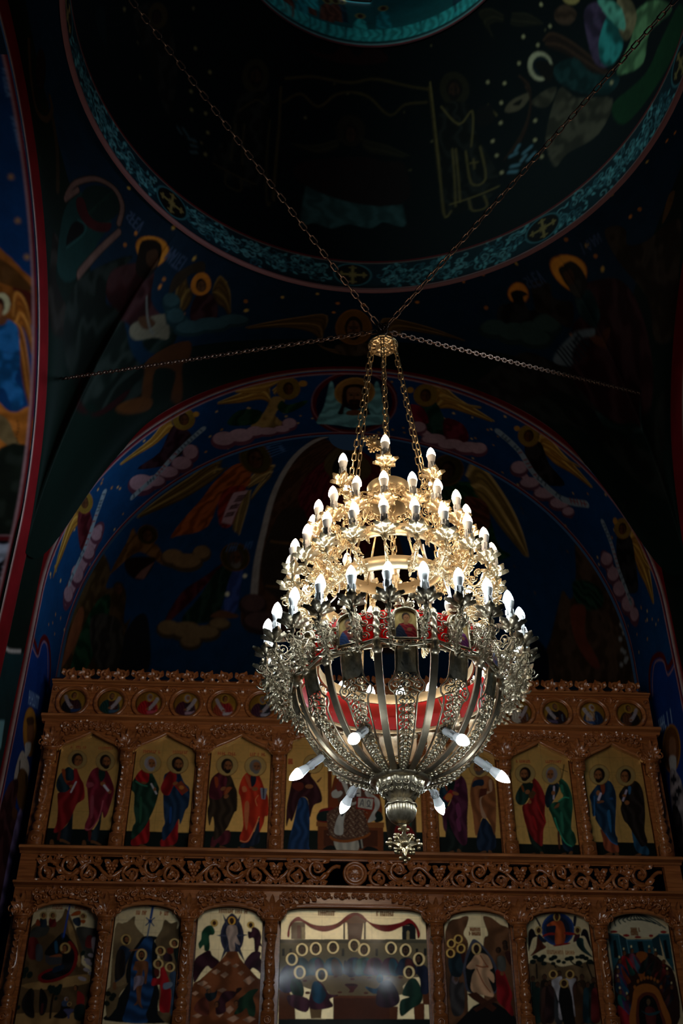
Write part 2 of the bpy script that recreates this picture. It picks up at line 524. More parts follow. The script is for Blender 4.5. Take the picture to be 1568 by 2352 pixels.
# ------------------------------------------------------------------ the paintings: outlines in millimetres on their own surface
# kind|colour|parameters|points: s smooth shape, p polygon, e ellipse, l line, H head, W wing, t lettering, x row of small strokes
ART_TEXT = """
#up0
p|07130d||-2712 4586 -2038 4576 -2006 4331 -2670 4342
x|9a1c12|9,.0072,.0231|-2551 5321 -2412 5322
x|9a1c12|9,.0072,.0231|-2303 5319 -2168 5317
s|14222c|.15,75,.38|-2443 4779 -2464 4636 -2514 4558 -2520 4479 -2421 4476 -2432 4705
s|14303a|.15,75,.38|-2532 5136 -2560 5125 -2612 5052 -2623 4970 -2594 4910 -2543 4894 -2492 4937 -2468 5004 -2471 5086 -2506 5121
s|8a1014|.15,75,.38|-2489 5111 -2471 5137 -2440 5076 -2414 5031 -2379 4975 -2355 4860 -2383 4825 -2413 4799 -2432 4734 -2464 4636 -2523 4558 -2574 4551 -2564 4634 -2573 4751 -2596 4875 -2583 4900 -2526 4906 -2494 4947 -2539 4990 -2475 5019
s|9a4418||-2597 5108 -2565 5109 -2543 5017 -2498 5008 -2534 4987 -2561 5022
s|5a1a12||-2533 4557 -2514 4558 -2516 4486 -2536 4490
e|8a5530|0|-2480 4955 -2456 4948 -2483 4938
l|b8b0b4|.015|-2452 4998 -2482 4906
s|7a4c2a||-2591 4480 -2565 4478 -2549 4414 -2563 4397 -2586 4409
s|7a4c2a||-2513 4493 -2479 4489 -2418 4457 -2435 4450 -2485 4468 -2509 4469
H|1c0f08|8a5530,1,,1.45,c6a566,1|-2472 5207 -2420 5198 -2470 5268
s|1a2c34|.15,75,.38|-2196 4794 -2206 4661 -2241 4573 -2281 4486 -2196 4487 -2185 4681
s|7c1a2c|.15,75,.38|-2273 5142 -2319 5120 -2346 5068 -2362 4976 -2346 4936 -2318 4806 -2299 4708 -2319 4620 -2308 4572 -2269 4570 -2233 4612 -2192 4735 -2166 4681 -2138 4721 -2113 4860 -2109 4941 -2145 5031 -2195 5112 -2222 5132
s|143028||-2265 5121 -2220 5117 -2204 5066 -2217 5020 -2240 5009 -2262 5059
s|9c4450||-2301 4856 -2278 4867 -2261 4709 -2280 4679
s|9c4450||-2354 4991 -2306 4997 -2292 4967 -2339 4951
l|a8505a|.0106|-2314 4586 -2266 4582 -2209 4680 -2191 4834
e|8a5530|0|-2215 4987 -2192 4987 -2212 4968
e|8a5530|0|-2147 4917 -2129 4918 -2145 4899
l|c0bcc4|.0199|-2201 4972 -2161 4927
s|6a1a14||-2283 4567 -2254 4563 -2253 4486 -2267 4486
s|7a4c2a||-2318 4480 -2292 4478 -2278 4415 -2291 4398 -2314 4409
s|7a4c2a||-2248 4486 -2214 4482 -2153 4450 -2171 4443 -2221 4461 -2244 4463
H|1c0f08|8a5530,1,22120a,1.45,c6a566,1|-2221 5197 -2170 5199 -2230 5260
#up1
p|081610||-2014 4575 -1365 4566 -1344 4320 -1986 4354
x|a01c12|9,.0077,.0246|-1899 5296 -1747 5296
x|a01c12|9,.0077,.0247|-1635 5298 -1483 5297
s|a80c10|.1,90,.4|-1774 4689 -1809 4610 -1870 4523 -1906 4493 -1894 4446 -1838 4452 -1761 4484 -1758 4582
s|163a2a|.15,75,.38|-1872 5120 -1938 5056 -1964 4989 -1957 4934 -1929 4899 -1918 4765 -1890 4657 -1909 4608 -1906 4507 -1870 4523 -1807 4601 -1770 4689 -1734 4803 -1716 4929 -1726 4979 -1796 5101 -1827 5121
s|b01014|.15,75,.38|-1873 5135 -1905 5114 -1938 5056 -1914 5021 -1867 4997 -1820 5013 -1818 5080 -1835 5105
s|2a5a40||-1876 4865 -1856 4856 -1841 4688 -1856 4648
l|2f6a52|.013|-1928 5016 -1876 4986 -1826 4975
s|8a4a28||-1879 5014 -1835 5010 -1842 4992 -1872 4997
l|b8b0b4|.015|-1791 4996 -1736 4908
e|8a5530|0|-1755 4948 -1743 4949 -1754 4931
s|7a4c2a||-1892 4436 -1859 4432 -1799 4400 -1817 4393 -1866 4411 -1890 4413
s|7a4c2a||-1829 4461 -1796 4457 -1736 4425 -1754 4418 -1803 4436 -1827 4438
H|8a8488|8a5530,1,8a8488,1.5,c6a566,1|-1820 5188 -1765 5190 -1827 5254
s|a00c10|.1,90,.4|-1525 4694 -1560 4606 -1619 4527 -1658 4493 -1643 4441 -1591 4442 -1519 4482 -1514 4578
s|12304e|.15,75,.38|-1611 5131 -1658 5104 -1688 5062 -1676 4895 -1653 4721 -1636 4648 -1654 4594 -1639 4498 -1600 4528 -1555 4606 -1520 4685 -1505 4636 -1486 4685 -1469 4764 -1444 4809 -1448 4955 -1502 5015 -1556 5116
s|1c4a8a||-1606 4781 -1589 4782 -1581 4673 -1598 4649
s|94100f|.15,75,.38|-1616 5131 -1657 5094 -1697 5000 -1703 4944 -1671 4900 -1623 4901 -1600 4967 -1576 5023 -1577 5085
p|8a3a1c||-1588 4988 -1528 5030 -1456 4945 -1511 4898
p|b0180f||-1588 4988 -1581 4993 -1504 4903 -1511 4898
e|b06a2a|0|-1522 4969 -1500 4969 -1520 4951
e|8a5530|0|-1580 5006 -1558 5016 -1573 4993
s|7a4c2a||-1637 4432 -1604 4428 -1544 4396 -1562 4388 -1611 4406 -1635 4408
s|7a4c2a||-1574 4457 -1540 4453 -1480 4421 -1498 4413 -1547 4431 -1571 4433
H|1c0f08|8a5530,1,1c0f08,1.5,c6a566,1|-1577 5189 -1522 5190 -1584 5254
#up2
p|091812||-1333 4588 -681 4584 -671 4332 -1313 4353
x|a8200f|9,.0077,.0257|-1230 5294 -1067 5292
x|a8200f|9,.0077,.0257|-957 5292 -801 5292
s|5a1420|.15,75,.38|-1206 4550 -1075 4596 -1068 4495 -1142 4465 -1163 4488 -1198 4445 -1227 4454
s|33220f|.15,75,.38|-1175 5128 -1242 5087 -1272 5030 -1281 4928 -1267 4838 -1278 4763 -1250 4631 -1228 4715 -1208 4637 -1209 4535 -1198 4507 -1153 4541 -1096 4615 -1071 4674 -1042 4753 -1020 4784 -1029 4934 -1053 4994 -1099 5091
s|5c1422|.15,75,.38|-1189 5114 -1241 5082 -1274 4999 -1280 4918 -1260 4878 -1200 4865 -1158 4891 -1135 4972 -1126 5059
s|a8421a||-1240 5067 -1211 5067 -1198 5001 -1218 4975
p|8a3018||-1150 4982 -1071 4978 -1117 4922 -1145 4906
s|b0582a||-1120 4977 -1081 4976 -1116 4917 -1140 4911
e|8a5530|0|-1154 4966 -1133 4979 -1145 4952
e|8a5530|0|-1122 4896 -1104 4910 -1111 4882
s|7a4c2a||-1227 4449 -1200 4447 -1191 4383 -1206 4367 -1228 4378
s|7a4c2a||-1147 4460 -1113 4456 -1054 4424 -1073 4416 -1121 4434 -1145 4436
H|1c0f08|8a5530,1,1a0e07,1.55,c6a566,1|-1135 5183 -1081 5182 -1136 5248
s|172338|.15,75,.38|-822 4718 -855 4600 -898 4513 -972 4473 -961 4445 -895 4460 -816 4490 -811 4592
s|d0300c|.15,62,.3|-923 5131 -975 5098 -1006 5026 -1017 4939 -998 4894 -976 4784 -958 4637 -981 4540 -969 4499 -925 4491 -893 4518 -856 4620 -823 4728 -816 4591 -803 4611 -781 4670 -774 4724 -746 4740 -753 4889 -785 4959 -819 5050 -857 5111
s|e07a48||-955 4835 -932 4860 -915 4811 -919 4638 -932 4604 -953 4711
s|e07a48||-988 4985 -959 4991 -942 4951 -976 4940
l|e88a58|.0096|-974 4506 -926 4500 -890 4542 -831 4689
s|c85a34||-970 5088 -940 5089 -900 4987 -924 4982
s|142030||-918 5089 -870 5080 -870 5029 -890 4993 -908 4997
e|8a5530|0|-874 4970 -847 4971 -873 4951
p|9a9aa8||-828 4981 -764 4977 -779 4876 -811 4880
p|3a3a4a||-806 4979 -789 4978 -789 4881 -799 4881
l|e07a48|.008|-842 4912 -864 4872 -847 4817
s|7a4c2a||-994 4449 -968 4447 -959 4383 -975 4366 -997 4378
s|7a4c2a||-890 4456 -856 4451 -798 4419 -816 4412 -865 4430 -889 4432
H|6a625c|8a5530,1,6a625c,1.55,c6a566,1|-881 5181 -827 5182 -884 5244
#up3
p|0a1a12||-631 4608 639 4612 627 4336 -621 4346
x|a8200f|4,.0083,.0461|-591 5232 -548 5233
p|7a3c16||-232 5212 -196 5213 -193 4999 -181 4710 -225 4709
s|8a3a14||-185 5036 -132 5148 -78 5183 12 5170 93 5135 209 5044 234 4934 221 4718 -190 4710
p|a8642c||-325 4689 269 4692 268 4648 -324 4645
p|84401a||-311 4645 260 4648 256 4414 -307 4403
p|5a2810||-259 4616 211 4621 209 4481 -257 4472
s|8a1014||-313 4752 -279 4801 -165 4808 -164 4692 -312 4689
s|10221c||-318 4751 -279 4779 -200 4781 -199 4701 -312 4698
s|10221c||205 4789 249 4772 256 4710 186 4695
s|050d0a||-265 4447 -196 4482 -110 4450 -127 4381 -264 4378
s|050d0a||79 4445 131 4480 217 4447 216 4362 79 4359
p|84401a||-213 4418 71 4436 75 4363 -216 4362
p|a8642c||-213 4418 71 4436 71 4414 -213 4396
s|cfc6b2|0,90,.18|-162 4535 37 4530 36 4435 -7 4422 -58 4442 -127 4419 -144 4440
p|2a2622||37 4556 71 4557 88 4462 54 4453
p|bdb4a0||58 4556 71 4557 84 4466 71 4462
s|6a4634||-131 5055 -167 4999 -157 4926 -130 4836 -217 4780 -234 4709 -206 4560 -162 4522 -59 4515 89 4557 141 4584 116 4698 90 4787 118 4877 146 5006 101 5070 12 5114 -78 5112
p|2c1a18||-220 4746 -213 4754 -205 4747 -212 4739
l|a88a6c|.0035|-232 4760 -220 4751
l|a88a6c|.0035|-205 4742 -193 4733
p|c4a888||-199 4717 -191 4724 -183 4717 -191 4710
l|a88a6c|.0035|-211 4731 -198 4721
l|a88a6c|.0035|-184 4712 -172 4703
p|2c1a18||-220 4686 -212 4693 -204 4686 -212 4679
l|a88a6c|.0035|-231 4700 -219 4690
l|a88a6c|.0035|-205 4682 -192 4672
p|c4a888||-198 4656 -191 4664 -183 4657 -190 4650
l|a88a6c|.0035|-210 4670 -197 4661
l|a88a6c|.0035|-183 4652 -171 4643
p|2c1a18||-219 4626 -211 4633 -203 4626 -211 4619
l|a88a6c|.0035|-230 4640 -218 4631
l|a88a6c|.0035|-204 4622 -192 4613
p|c4a888||-198 4597 -190 4604 -182 4597 -190 4590
l|a88a6c|.0035|-209 4611 -197 4601
l|a88a6c|.0035|-183 4593 -171 4583
p|2c1a18||-218 4567 -210 4574 -203 4567 -210 4560
l|a88a6c|.0035|-230 4580 -217 4571
l|a88a6c|.0035|-203 4563 -191 4553
p|2c1a18||-158 4778 -150 4785 -142 4778 -150 4771
l|a88a6c|.0035|-169 4792 -157 4782
l|a88a6c|.0035|-143 4774 -130 4764
p|c4a888||-178 4747 -170 4755 -163 4748 -170 4740
l|a88a6c|.0035|-190 4761 -177 4752
l|a88a6c|.0035|-163 4743 -151 4734
p|2c1a18||-157 4717 -149 4725 -141 4718 -149 4710
l|a88a6c|.0035|-169 4731 -156 4722
l|a88a6c|.0035|-142 4713 -130 4704
p|c4a888||-178 4687 -170 4694 -162 4687 -170 4680
l|a88a6c|.0035|-189 4701 -177 4691
l|a88a6c|.0035|-163 4683 -151 4673
p|2c1a18||-156 4657 -149 4664 -141 4658 -149 4650
l|a88a6c|.0035|-168 4671 -156 4662
l|a88a6c|.0035|-142 4653 -129 4644
p|c4a888||-177 4627 -169 4634 -161 4627 -169 4620
l|a88a6c|.0035|-189 4641 -176 4631
l|a88a6c|.0035|-162 4623 -150 4613
p|2c1a18||-156 4598 -148 4605 -140 4598 -148 4591
l|a88a6c|.0035|-167 4611 -155 4602
l|a88a6c|.0035|-141 4594 -129 4584
p|c4a888||-177 4568 -169 4575 -161 4568 -169 4561
l|a88a6c|.0035|-188 4581 -176 4572
l|a88a6c|.0035|-162 4563 -150 4554
p|2c1a18||-137 4809 -129 4816 -121 4809 -129 4802
l|a88a6c|.0036|-148 4823 -136 4813
l|a88a6c|.0036|-122 4805 -109 4795
p|c4a888||-115 4779 -108 4786 -100 4779 -107 4772
l|a88a6c|.0036|-127 4793 -115 4783
l|a88a6c|.0035|-100 4775 -88 4765
p|2c1a18||-136 4748 -128 4755 -120 4748 -128 4741
l|a88a6c|.0035|-148 4762 -135 4753
l|a88a6c|.0035|-121 4744 -109 4734
p|c4a888||-115 4718 -107 4726 -99 4719 -107 4711
l|a88a6c|.0035|-126 4732 -114 4723
l|a88a6c|.0035|-100 4714 -88 4705
p|2c1a18||-136 4688 -128 4695 -120 4688 -128 4681
l|a88a6c|.0035|-147 4702 -135 4692
l|a88a6c|.0035|-121 4684 -109 4674
p|c4a888||-115 4658 -107 4665 -99 4658 -107 4651
l|a88a6c|.0035|-126 4672 -114 4663
l|a88a6c|.0035|-100 4654 -88 4645
p|2c1a18||-135 4628 -128 4635 -120 4628 -127 4621
l|a88a6c|.0035|-147 4642 -135 4632
l|a88a6c|.0035|-121 4624 -108 4614
p|c4a888||-114 4598 -107 4606 -99 4599 -106 4592
l|a88a6c|.0035|-126 4612 -113 4603
l|a88a6c|.0035|-100 4594 -87 4585
p|2c1a18||-135 4568 -127 4575 -119 4569 -127 4562
l|a88a6c|.0035|-146 4582 -134 4573
l|a88a6c|.0035|-120 4564 -108 4555
p|c4a888||-94 4810 -87 4817 -79 4810 -86 4803
l|a88a6c|.0036|-106 4824 -94 4814
l|a88a6c|.0036|-79 4806 -67 4796
p|2c1a18||-73 4780 -65 4787 -57 4780 -65 4773
l|a88a6c|.0036|-85 4794 -72 4784
l|a88a6c|.0035|-58 4776 -46 4766
p|c4a888||-94 4749 -86 4756 -78 4749 -86 4742
l|a88a6c|.0035|-106 4763 -93 4753
l|a88a6c|.0035|-79 4745 -67 4735
p|2c1a18||-73 4719 -65 4726 -57 4719 -65 4712
l|a88a6c|.0035|-84 4733 -72 4724
l|a88a6c|.0035|-58 4715 -46 4705
p|c4a888||-94 4689 -86 4696 -78 4689 -86 4682
l|a88a6c|.0035|-105 4702 -93 4693
l|a88a6c|.0035|-79 4684 -67 4675
p|2c1a18||-73 4659 -65 4666 -57 4659 -65 4652
l|a88a6c|.0035|-84 4673 -72 4663
l|a88a6c|.0035|-58 4655 -46 4645
p|c4a888||-94 4629 -86 4636 -78 4629 -86 4622
l|a88a6c|.0035|-105 4642 -93 4633
l|a88a6c|.0035|-79 4625 -67 4615
p|2c1a18||-73 4599 -65 4606 -57 4600 -65 4592
l|a88a6c|.0035|-84 4613 -72 4604
l|a88a6c|.0035|-58 4595 -46 4586
p|c4a888||-93 4569 -86 4576 -78 4569 -85 4562
l|a88a6c|.0035|-105 4583 -92 4574
l|a88a6c|.0035|-79 4565 -66 4556
p|2c1a18||-52 4811 -44 4818 -36 4811 -44 4804
l|a88a6c|.0036|-64 4825 -51 4815
l|a88a6c|.0036|-37 4806 -25 4797
p|c4a888||-31 4781 -23 4788 -15 4781 -23 4774
l|a88a6c|.0036|-42 4795 -30 4785
l|a88a6c|.0035|-16 4776 -4 4767
p|2c1a18||-52 4750 -44 4757 -36 4750 -44 4743
l|a88a6c|.0035|-63 4764 -51 4754
l|a88a6c|.0035|-37 4746 -25 4736
p|c4a888||-31 4720 -23 4727 -15 4720 -23 4713
l|a88a6c|.0035|-42 4734 -30 4724
l|a88a6c|.0035|-16 4716 -4 4706
p|2c1a18||-52 4689 -44 4697 -36 4690 -44 4682
l|a88a6c|.0035|-63 4703 -51 4694
l|a88a6c|.0035|-37 4685 -25 4676
p|c4a888||-31 4660 -23 4667 -15 4660 -23 4653
l|a88a6c|.0035|-42 4674 -30 4664
l|a88a6c|.0035|-16 4656 -4 4646
p|2c1a18||-52 4629 -44 4637 -36 4630 -44 4623
l|a88a6c|.0035|-63 4643 -51 4634
l|a88a6c|.0035|-37 4625 -25 4616
p|c4a888||-31 4600 -23 4607 -15 4600 -23 4593
l|a88a6c|.0035|-42 4614 -30 4604
l|a88a6c|.0035|-16 4596 -4 4587
p|2c1a18||-52 4570 -44 4577 -36 4570 -44 4563
l|a88a6c|.0035|-63 4584 -51 4574
l|a88a6c|.0035|-37 4566 -25 4557
p|c4a888||-10 4812 -2 4819 6 4812 -2 4805
l|a88a6c|.0036|-21 4826 -9 4816
l|a88a6c|.0036|5 4807 17 4798
p|2c1a18||11 4781 19 4789 27 4782 19 4774
l|a88a6c|.0036|0 4796 12 4786
l|a88a6c|.0035|26 4777 38 4768
p|c4a888||-10 4751 -2 4758 6 4751 -2 4744
l|a88a6c|.0035|-21 4765 -9 4755
l|a88a6c|.0035|5 4747 17 4737
p|2c1a18||11 4721 19 4728 27 4721 19 4714
l|a88a6c|.0035|0 4735 12 4725
l|a88a6c|.0035|26 4717 38 4707
p|c4a888||-10 4690 -2 4698 6 4691 -2 4683
l|a88a6c|.0035|-21 4704 -9 4695
l|a88a6c|.0035|5 4686 17 4677
p|2c1a18||11 4661 19 4668 27 4661 19 4654
l|a88a6c|.0035|0 4675 12 4665
l|a88a6c|.0035|26 4657 38 4647
p|c4a888||-10 4630 -2 4637 6 4631 -2 4623
l|a88a6c|.0035|-21 4644 -9 4635
l|a88a6c|.0035|5 4626 17 4617
p|2c1a18||11 4601 19 4608 26 4601 19 4594
l|a88a6c|.0035|0 4615 12 4605
l|a88a6c|.0035|26 4597 38 4587
p|c4a888||-10 4571 -2 4578 6 4571 -2 4564
l|a88a6c|.0035|-21 4585 -9 4575
l|a88a6c|.0035|5 4567 17 4557
p|2c1a18||32 4812 40 4820 48 4813 40 4805
l|a88a6c|.0036|21 4827 33 4817
l|a88a6c|.0036|47 4808 60 4799
p|c4a888||53 4782 61 4790 69 4783 61 4775
l|a88a6c|.0036|42 4796 54 4787
l|a88a6c|.0036|68 4778 81 4769
p|2c1a18||32 4752 40 4759 48 4752 40 4745
l|a88a6c|.0035|21 4766 33 4756
l|a88a6c|.0035|47 4747 59 4738
p|c4a888||53 4722 61 4729 69 4722 61 4715
l|a88a6c|.0035|42 4736 54 4726
l|a88a6c|.0035|68 4718 80 4708
p|2c1a18||32 4691 40 4698 48 4691 40 4684
l|a88a6c|.0035|21 4705 33 4696
l|a88a6c|.0035|47 4687 59 4678
p|c4a888||53 4661 61 4669 69 4662 61 4655
l|a88a6c|.0035|42 4675 54 4666
l|a88a6c|.0035|68 4657 80 4648
p|2c1a18||32 4631 40 4638 47 4631 40 4624
l|a88a6c|.0035|21 4645 33 4636
l|a88a6c|.0035|47 4627 59 4618
p|c4a888||53 4602 60 4609 68 4602 60 4595
l|a88a6c|.0035|41 4616 53 4606
l|a88a6c|.0035|67 4598 79 4588
p|2c1a18||32 4572 39 4579 47 4572 39 4565
l|a88a6c|.0035|20 4585 32 4576
l|a88a6c|.0035|46 4568 58 4558
p|c4a888||75 4813 83 4821 91 4814 83 4806
l|a88a6c|.0036|63 4827 76 4818
l|a88a6c|.0036|90 4809 102 4800
p|2c1a18||96 4783 104 4791 112 4784 104 4776
l|a88a6c|.0036|84 4797 97 4788
l|a88a6c|.0036|111 4779 123 4769
p|c4a888||74 4752 82 4760 90 4753 82 4745
l|a88a6c|.0035|63 4766 75 4757
l|a88a6c|.0035|89 4748 102 4739
p|2c1a18||95 4723 103 4730 111 4723 103 4716
l|a88a6c|.0035|84 4737 96 4727
l|a88a6c|.0035|110 4718 122 4709
p|c4a888||74 4692 82 4699 90 4692 82 4685
l|a88a6c|.0035|63 4706 75 4696
l|a88a6c|.0035|89 4688 101 4678
p|2c1a18||95 4662 103 4670 111 4663 103 4655
l|a88a6c|.0035|84 4676 96 4667
l|a88a6c|.0035|110 4658 122 4649
p|c4a888||74 4632 82 4639 89 4632 81 4625
l|a88a6c|.0035|62 4646 75 4636
l|a88a6c|.0035|88 4628 101 4618
p|2c1a18||94 4603 102 4610 110 4603 102 4596
l|a88a6c|.0035|83 4616 95 4607
l|a88a6c|.0035|109 4598 121 4589
p|c4a888||73 4572 81 4580 89 4573 81 4566
l|a88a6c|.0035|62 4586 74 4577
l|a88a6c|.0035|88 4568 100 4559
s|a8581c||-202 4569 -154 4539 -50 4533 89 4570 141 4602 143 4580 89 4548 -50 4509 -162 4517 -204 4547
s|d8d2c4|.2,60,.12|-131 5074 -78 5103 -42 4965 -24 4874 29 4885 21 5003 83 5060 65 5004 65 4913 29 4857 -50 4811 -85 4694 -93 4580 -167 4591 -146 4711 -94 4801 -50 4856 -86 5001
l|14202a|.0108|-10 4948 51 4949
l|14202a|.0108|21 4979 20 4917
l|14202a|.0107|-75 4815 -26 4816
l|14202a|.0107|-50 4840 -50 4790
l|14202a|.0109|-101 5075 -54 5076
l|14202a|.011|-78 5099 -78 5051
l|14202a|.0109|24 5049 71 5050
l|14202a|.0109|48 5074 47 5026
p|1c2a34||-94 4792 -72 4792 -94 4738 -112 4738
s|d8d2c4||-193 4953 -149 4981 -95 4955 -130 4908 -183 4907
s|8a3a2c||-158 5027 -113 5056 -95 4992 -140 4963
s|8a3a2c||74 5004 119 5033 136 4978 92 4959
s|d8d2c4|.3,60,.15|101 4968 136 4960 224 4898 228 4826 187 4762 195 4717 125 4689 161 4770 188 4825 180 4888 118 4923
p|9a1812||27 4921 187 4913 174 4790 22 4810
p|dcd4c0||43 4908 176 4901 163 4804 38 4823
l|8a7a6a|.0045|109 4904 101 4814
l|2a2a44|.0071|57 4835 81 4895 87 4832
l|2a2a44|.0054|64 4854 86 4851
l|2a2a44|.0071|117 4830 133 4833 121 4864 134 4887 148 4864 139 4831 157 4829
H|2a160a|8a5530,0,2a160a,1.7,c6a566,1|-42 5150 -8 5151 -42 5194
s|123a66|0,90,.35|-471 4901 -404 4875 -382 4688 -385 4470 -359 4428 -547 4428 -559 4510 -521 4685 -499 4810
s|3c1016|.1,70,.3|-377 5270 -430 5208 -500 5159 -543 5074 -565 4954 -587 4809 -585 4640 -561 4711 -539 4685 -507 4783 -471 4897 -404 4884 -383 4723 -350 4831 -280 4869 -291 4960 -336 5042 -383 5115 -312 5173 -309 5229
s|6a2416||-541 5028 -461 5039 -442 4993 -486 4956 -540 4991
e|8a5530|0|-394 5003 -358 5004 -393 4983
s|8a5530||-328 5051 -284 5094 -292 5070 -314 5042
p|7a3a18||-594 4423 -368 4440 -332 4386 -593 4385
p|9a4a24||-594 4423 -368 4440 -359 4423 -589 4405
H|3c1016|8a5530,1,,1.7,c6a566,1|-362 5214 -318 5208 -356 5268
s|3a2a18|.1,70,.3|324 5010 390 5123 462 5143 532 5051 549 4796 528 4453 347 4450 290 4613 277 4881
s|20402e|.1,70,.3|389 5085 488 5097 526 4886 479 4530 386 4615
s|8a1410||378 4668 466 4679 517 4627 524 4574 367 4580
p|7a3418||295 4432 563 4445 573 4381 289 4376
H|2a160a|8a5530,-1,2a160a,1.7,c6a566,1|409 5175 453 5176 411 5230
#up4
p|07130d||713 4575 1331 4574 1310 4332 702 4345
x|9a1c12|6,.0081,.0243|1089 5305 1173 5301
s|123240|.15,75,.38|846 5093 797 5049 766 4985 757 4859 775 4808 817 4829 867 4914 905 5031
s|08160f|.15,75,.38|829 4861 878 4748 940 4597 951 4452 871 4446 802 4455 812 4747
s|4c1630|.15,75,.38|932 5149 973 5139 1015 5065 1021 4906 1003 4751 990 4548 954 4502 907 4546 857 4646 828 4747 811 4625 787 4654 782 4746 764 4787 816 4819 867 4903 900 5030
s|7a3058||905 4852 937 4879 951 4775 919 4749
s|7a3058||902 4718 929 4749 943 4647 917 4627
s|6a2848||905 5036 948 5063 941 5026
s|0c2018||830 5082 909 5100 898 5009 861 4987 832 5029
s|9a441a||813 5060 834 5066 841 4987 826 5008
p|a41420||796 4923 867 5003 912 4978 840 4882
e|b06a2a|0|848 4934 877 4959 866 4911
e|8a5530|0|911 4967 940 4958 906 4952
s|7a4c2a||897 4466 924 4464 945 4398 927 4381 905 4392
s|7a4c2a||867 4456 832 4450 770 4414 790 4407 840 4428 865 4431
H|1c0f08|8a5530,-1,1c0f08,1.5,c6a566,1|887 5175 942 5176 891 5239
s|10243c|0,90,.35|1143 4753 1095 4650 1074 4574 1082 4470 1181 4462 1234 4497 1238 4613 1195 4703
s|9a5a30|.2,60,.3|1182 5144 1238 5123 1269 5060 1268 4859 1237 4603 1208 4683 1173 4754 1132 4748 1107 4681 1065 4589 1053 4777 1039 4949 1062 5066 1103 5131
s|c89a78||1170 4983 1232 4990 1146 4935 1140 4857 1173 4754 1133 4764 1123 4909
s|c89a78||1219 5091 1246 5097 1244 5006 1222 4995
s|14283c||1100 5094 1168 5100 1170 5052 1122 5035 1065 5029 1072 5066
e|8a5530|0|1116 5025 1152 5029 1117 5008
p|5a2418||1136 5014 1199 5021 1189 4963 1115 4929
s|7a4c2a||1166 4461 1193 4459 1218 4393 1199 4376 1178 4388
s|7a4c2a||1146 4461 1111 4455 1048 4420 1068 4413 1119 4433 1144 4436
H|5a4a40|8a5530,-1,5a4a40,1.45,c6a566,1|1146 5219 1204 5220 1151 5287
#up5
p|07130d||1397 4527 2000 4529 1977 4344 1380 4347
x|9a1c12|9,.0078,.0235|1481 5283 1613 5281
x|9a1c12|9,.0079,.0236|1749 5284 1899 5285
s|0c2016|.15,75,.38|1522 4718 1530 4600 1551 4518 1584 4461 1662 4467 1643 4553 1601 4626
s|14342a|.15,75,.38|1559 5093 1511 5061 1464 4993 1444 4937 1459 4886 1498 4872 1540 4898 1600 5001 1617 5064
s|86100f|.15,75,.38|1618 5126 1652 5111 1686 5055 1715 4953 1696 4801 1697 4721 1668 4651 1643 4515 1593 4543 1550 4605 1515 4698 1500 4797 1502 4867 1550 4898 1600 5001
s|a8181a||1578 4778 1604 4749 1614 4650 1592 4679
l|a01818|.0111|1630 4900 1660 4810 1695 4721
s|10261c||1527 5072 1613 5079 1607 5022 1560 5001 1537 5021
s|8a4a1c||1505 5051 1525 5051 1532 4995 1517 5000
p|5a3a1c||1568 4980 1611 5012 1639 4987 1604 4935 1569 4934
e|8a5530|0|1560 4995 1580 5009 1569 4979
e|8a5530|0|1570 4904 1586 4904 1569 4886
s|7a4c2a||1574 4451 1539 4445 1478 4411 1496 4404 1547 4424 1571 4427
s|7a4c2a||1618 4456 1644 4455 1661 4390 1643 4373 1622 4385
H|1c0f08|8a5530,-1,22120a,1.5,c6a566,1|1556 5166 1609 5167 1562 5228
s|10283a|.15,75,.38|1817 4625 1826 4494 1895 4462 1902 4520 1859 4567
s|0f2834|.15,75,.38|1785 5083 1745 5041 1714 4963 1708 4881 1734 4852 1775 4903 1842 5007 1850 5079
s|185038|.15,75,.38|1856 5131 1904 5111 1942 5050 1960 4907 1917 4686 1940 4627 1945 4549 1901 4510 1861 4543 1810 4610 1776 4693 1752 4792 1734 4852 1780 4903 1841 4915 1877 4966 1858 5017
l|2f8a68|.0122|1831 4914 1885 4951 1925 4947
l|2f8a68|.012|1779 4762 1801 4654 1847 4548 1896 4515
s|2f7a5c||1834 4814 1856 4794 1841 4625 1828 4679
s|2f7a5c||1869 5069 1888 5059 1886 4997 1862 5007
l|b8a8b8|.0154|1806 5050 1789 4936
e|8a5530|0|1792 4990 1809 4991 1790 4969
s|8a5530||1834 4899 1825 4864 1783 4848 1802 4878
l|1a1008|.0094|1922 5259 1886 5132
l|1a1008|.0073|1867 5226 1944 5191
s|5a2a1a||1788 4634 1808 4630 1797 4498 1783 4503
s|7a4c2a||1841 4456 1806 4450 1744 4416 1762 4409 1813 4429 1838 4432
s|7a4c2a||1876 4466 1902 4464 1875 4399 1856 4382 1836 4394
H|7a7276|8a5530,-1,7a7276,1.45,c6a566,1|1797 5166 1850 5168 1804 5235
#up6
p|06110c||2050 4559 2657 4558 2622 4356 2023 4359
s|9a4a2c|0,90,.35|2173 4671 2181 4588 2192 4491 2295 4464 2309 4527 2248 4575 2212 4633
s|14344e|.15,75,.38|2286 5120 2330 5105 2355 5038 2356 4941 2305 4664 2315 4596 2306 4537 2273 4546 2222 4604 2171 4691 2141 4760 2145 4790 2120 4789 2121 4910 2117 4972 2181 5055 2228 5098
s|2a6a9a||2254 4822 2281 4838 2274 4688 2262 4639 2253 4712
l|2a5a8a|.0102|2159 4967 2137 4790
l|2a5a8a|.0089|2217 4633 2251 4565 2301 4537
s|2a4a7a||2293 4955 2324 4961 2326 4940 2296 4940
s|8a3a1c||2231 5087 2267 5088 2261 5016 2237 4984 2229 5036
e|8a5530|0|2199 4999 2217 4999 2195 4974
l|c4b4c4|.0205|2221 4994 2193 4937
s|8a5530||2183 4922 2234 4931 2237 4915 2180 4902
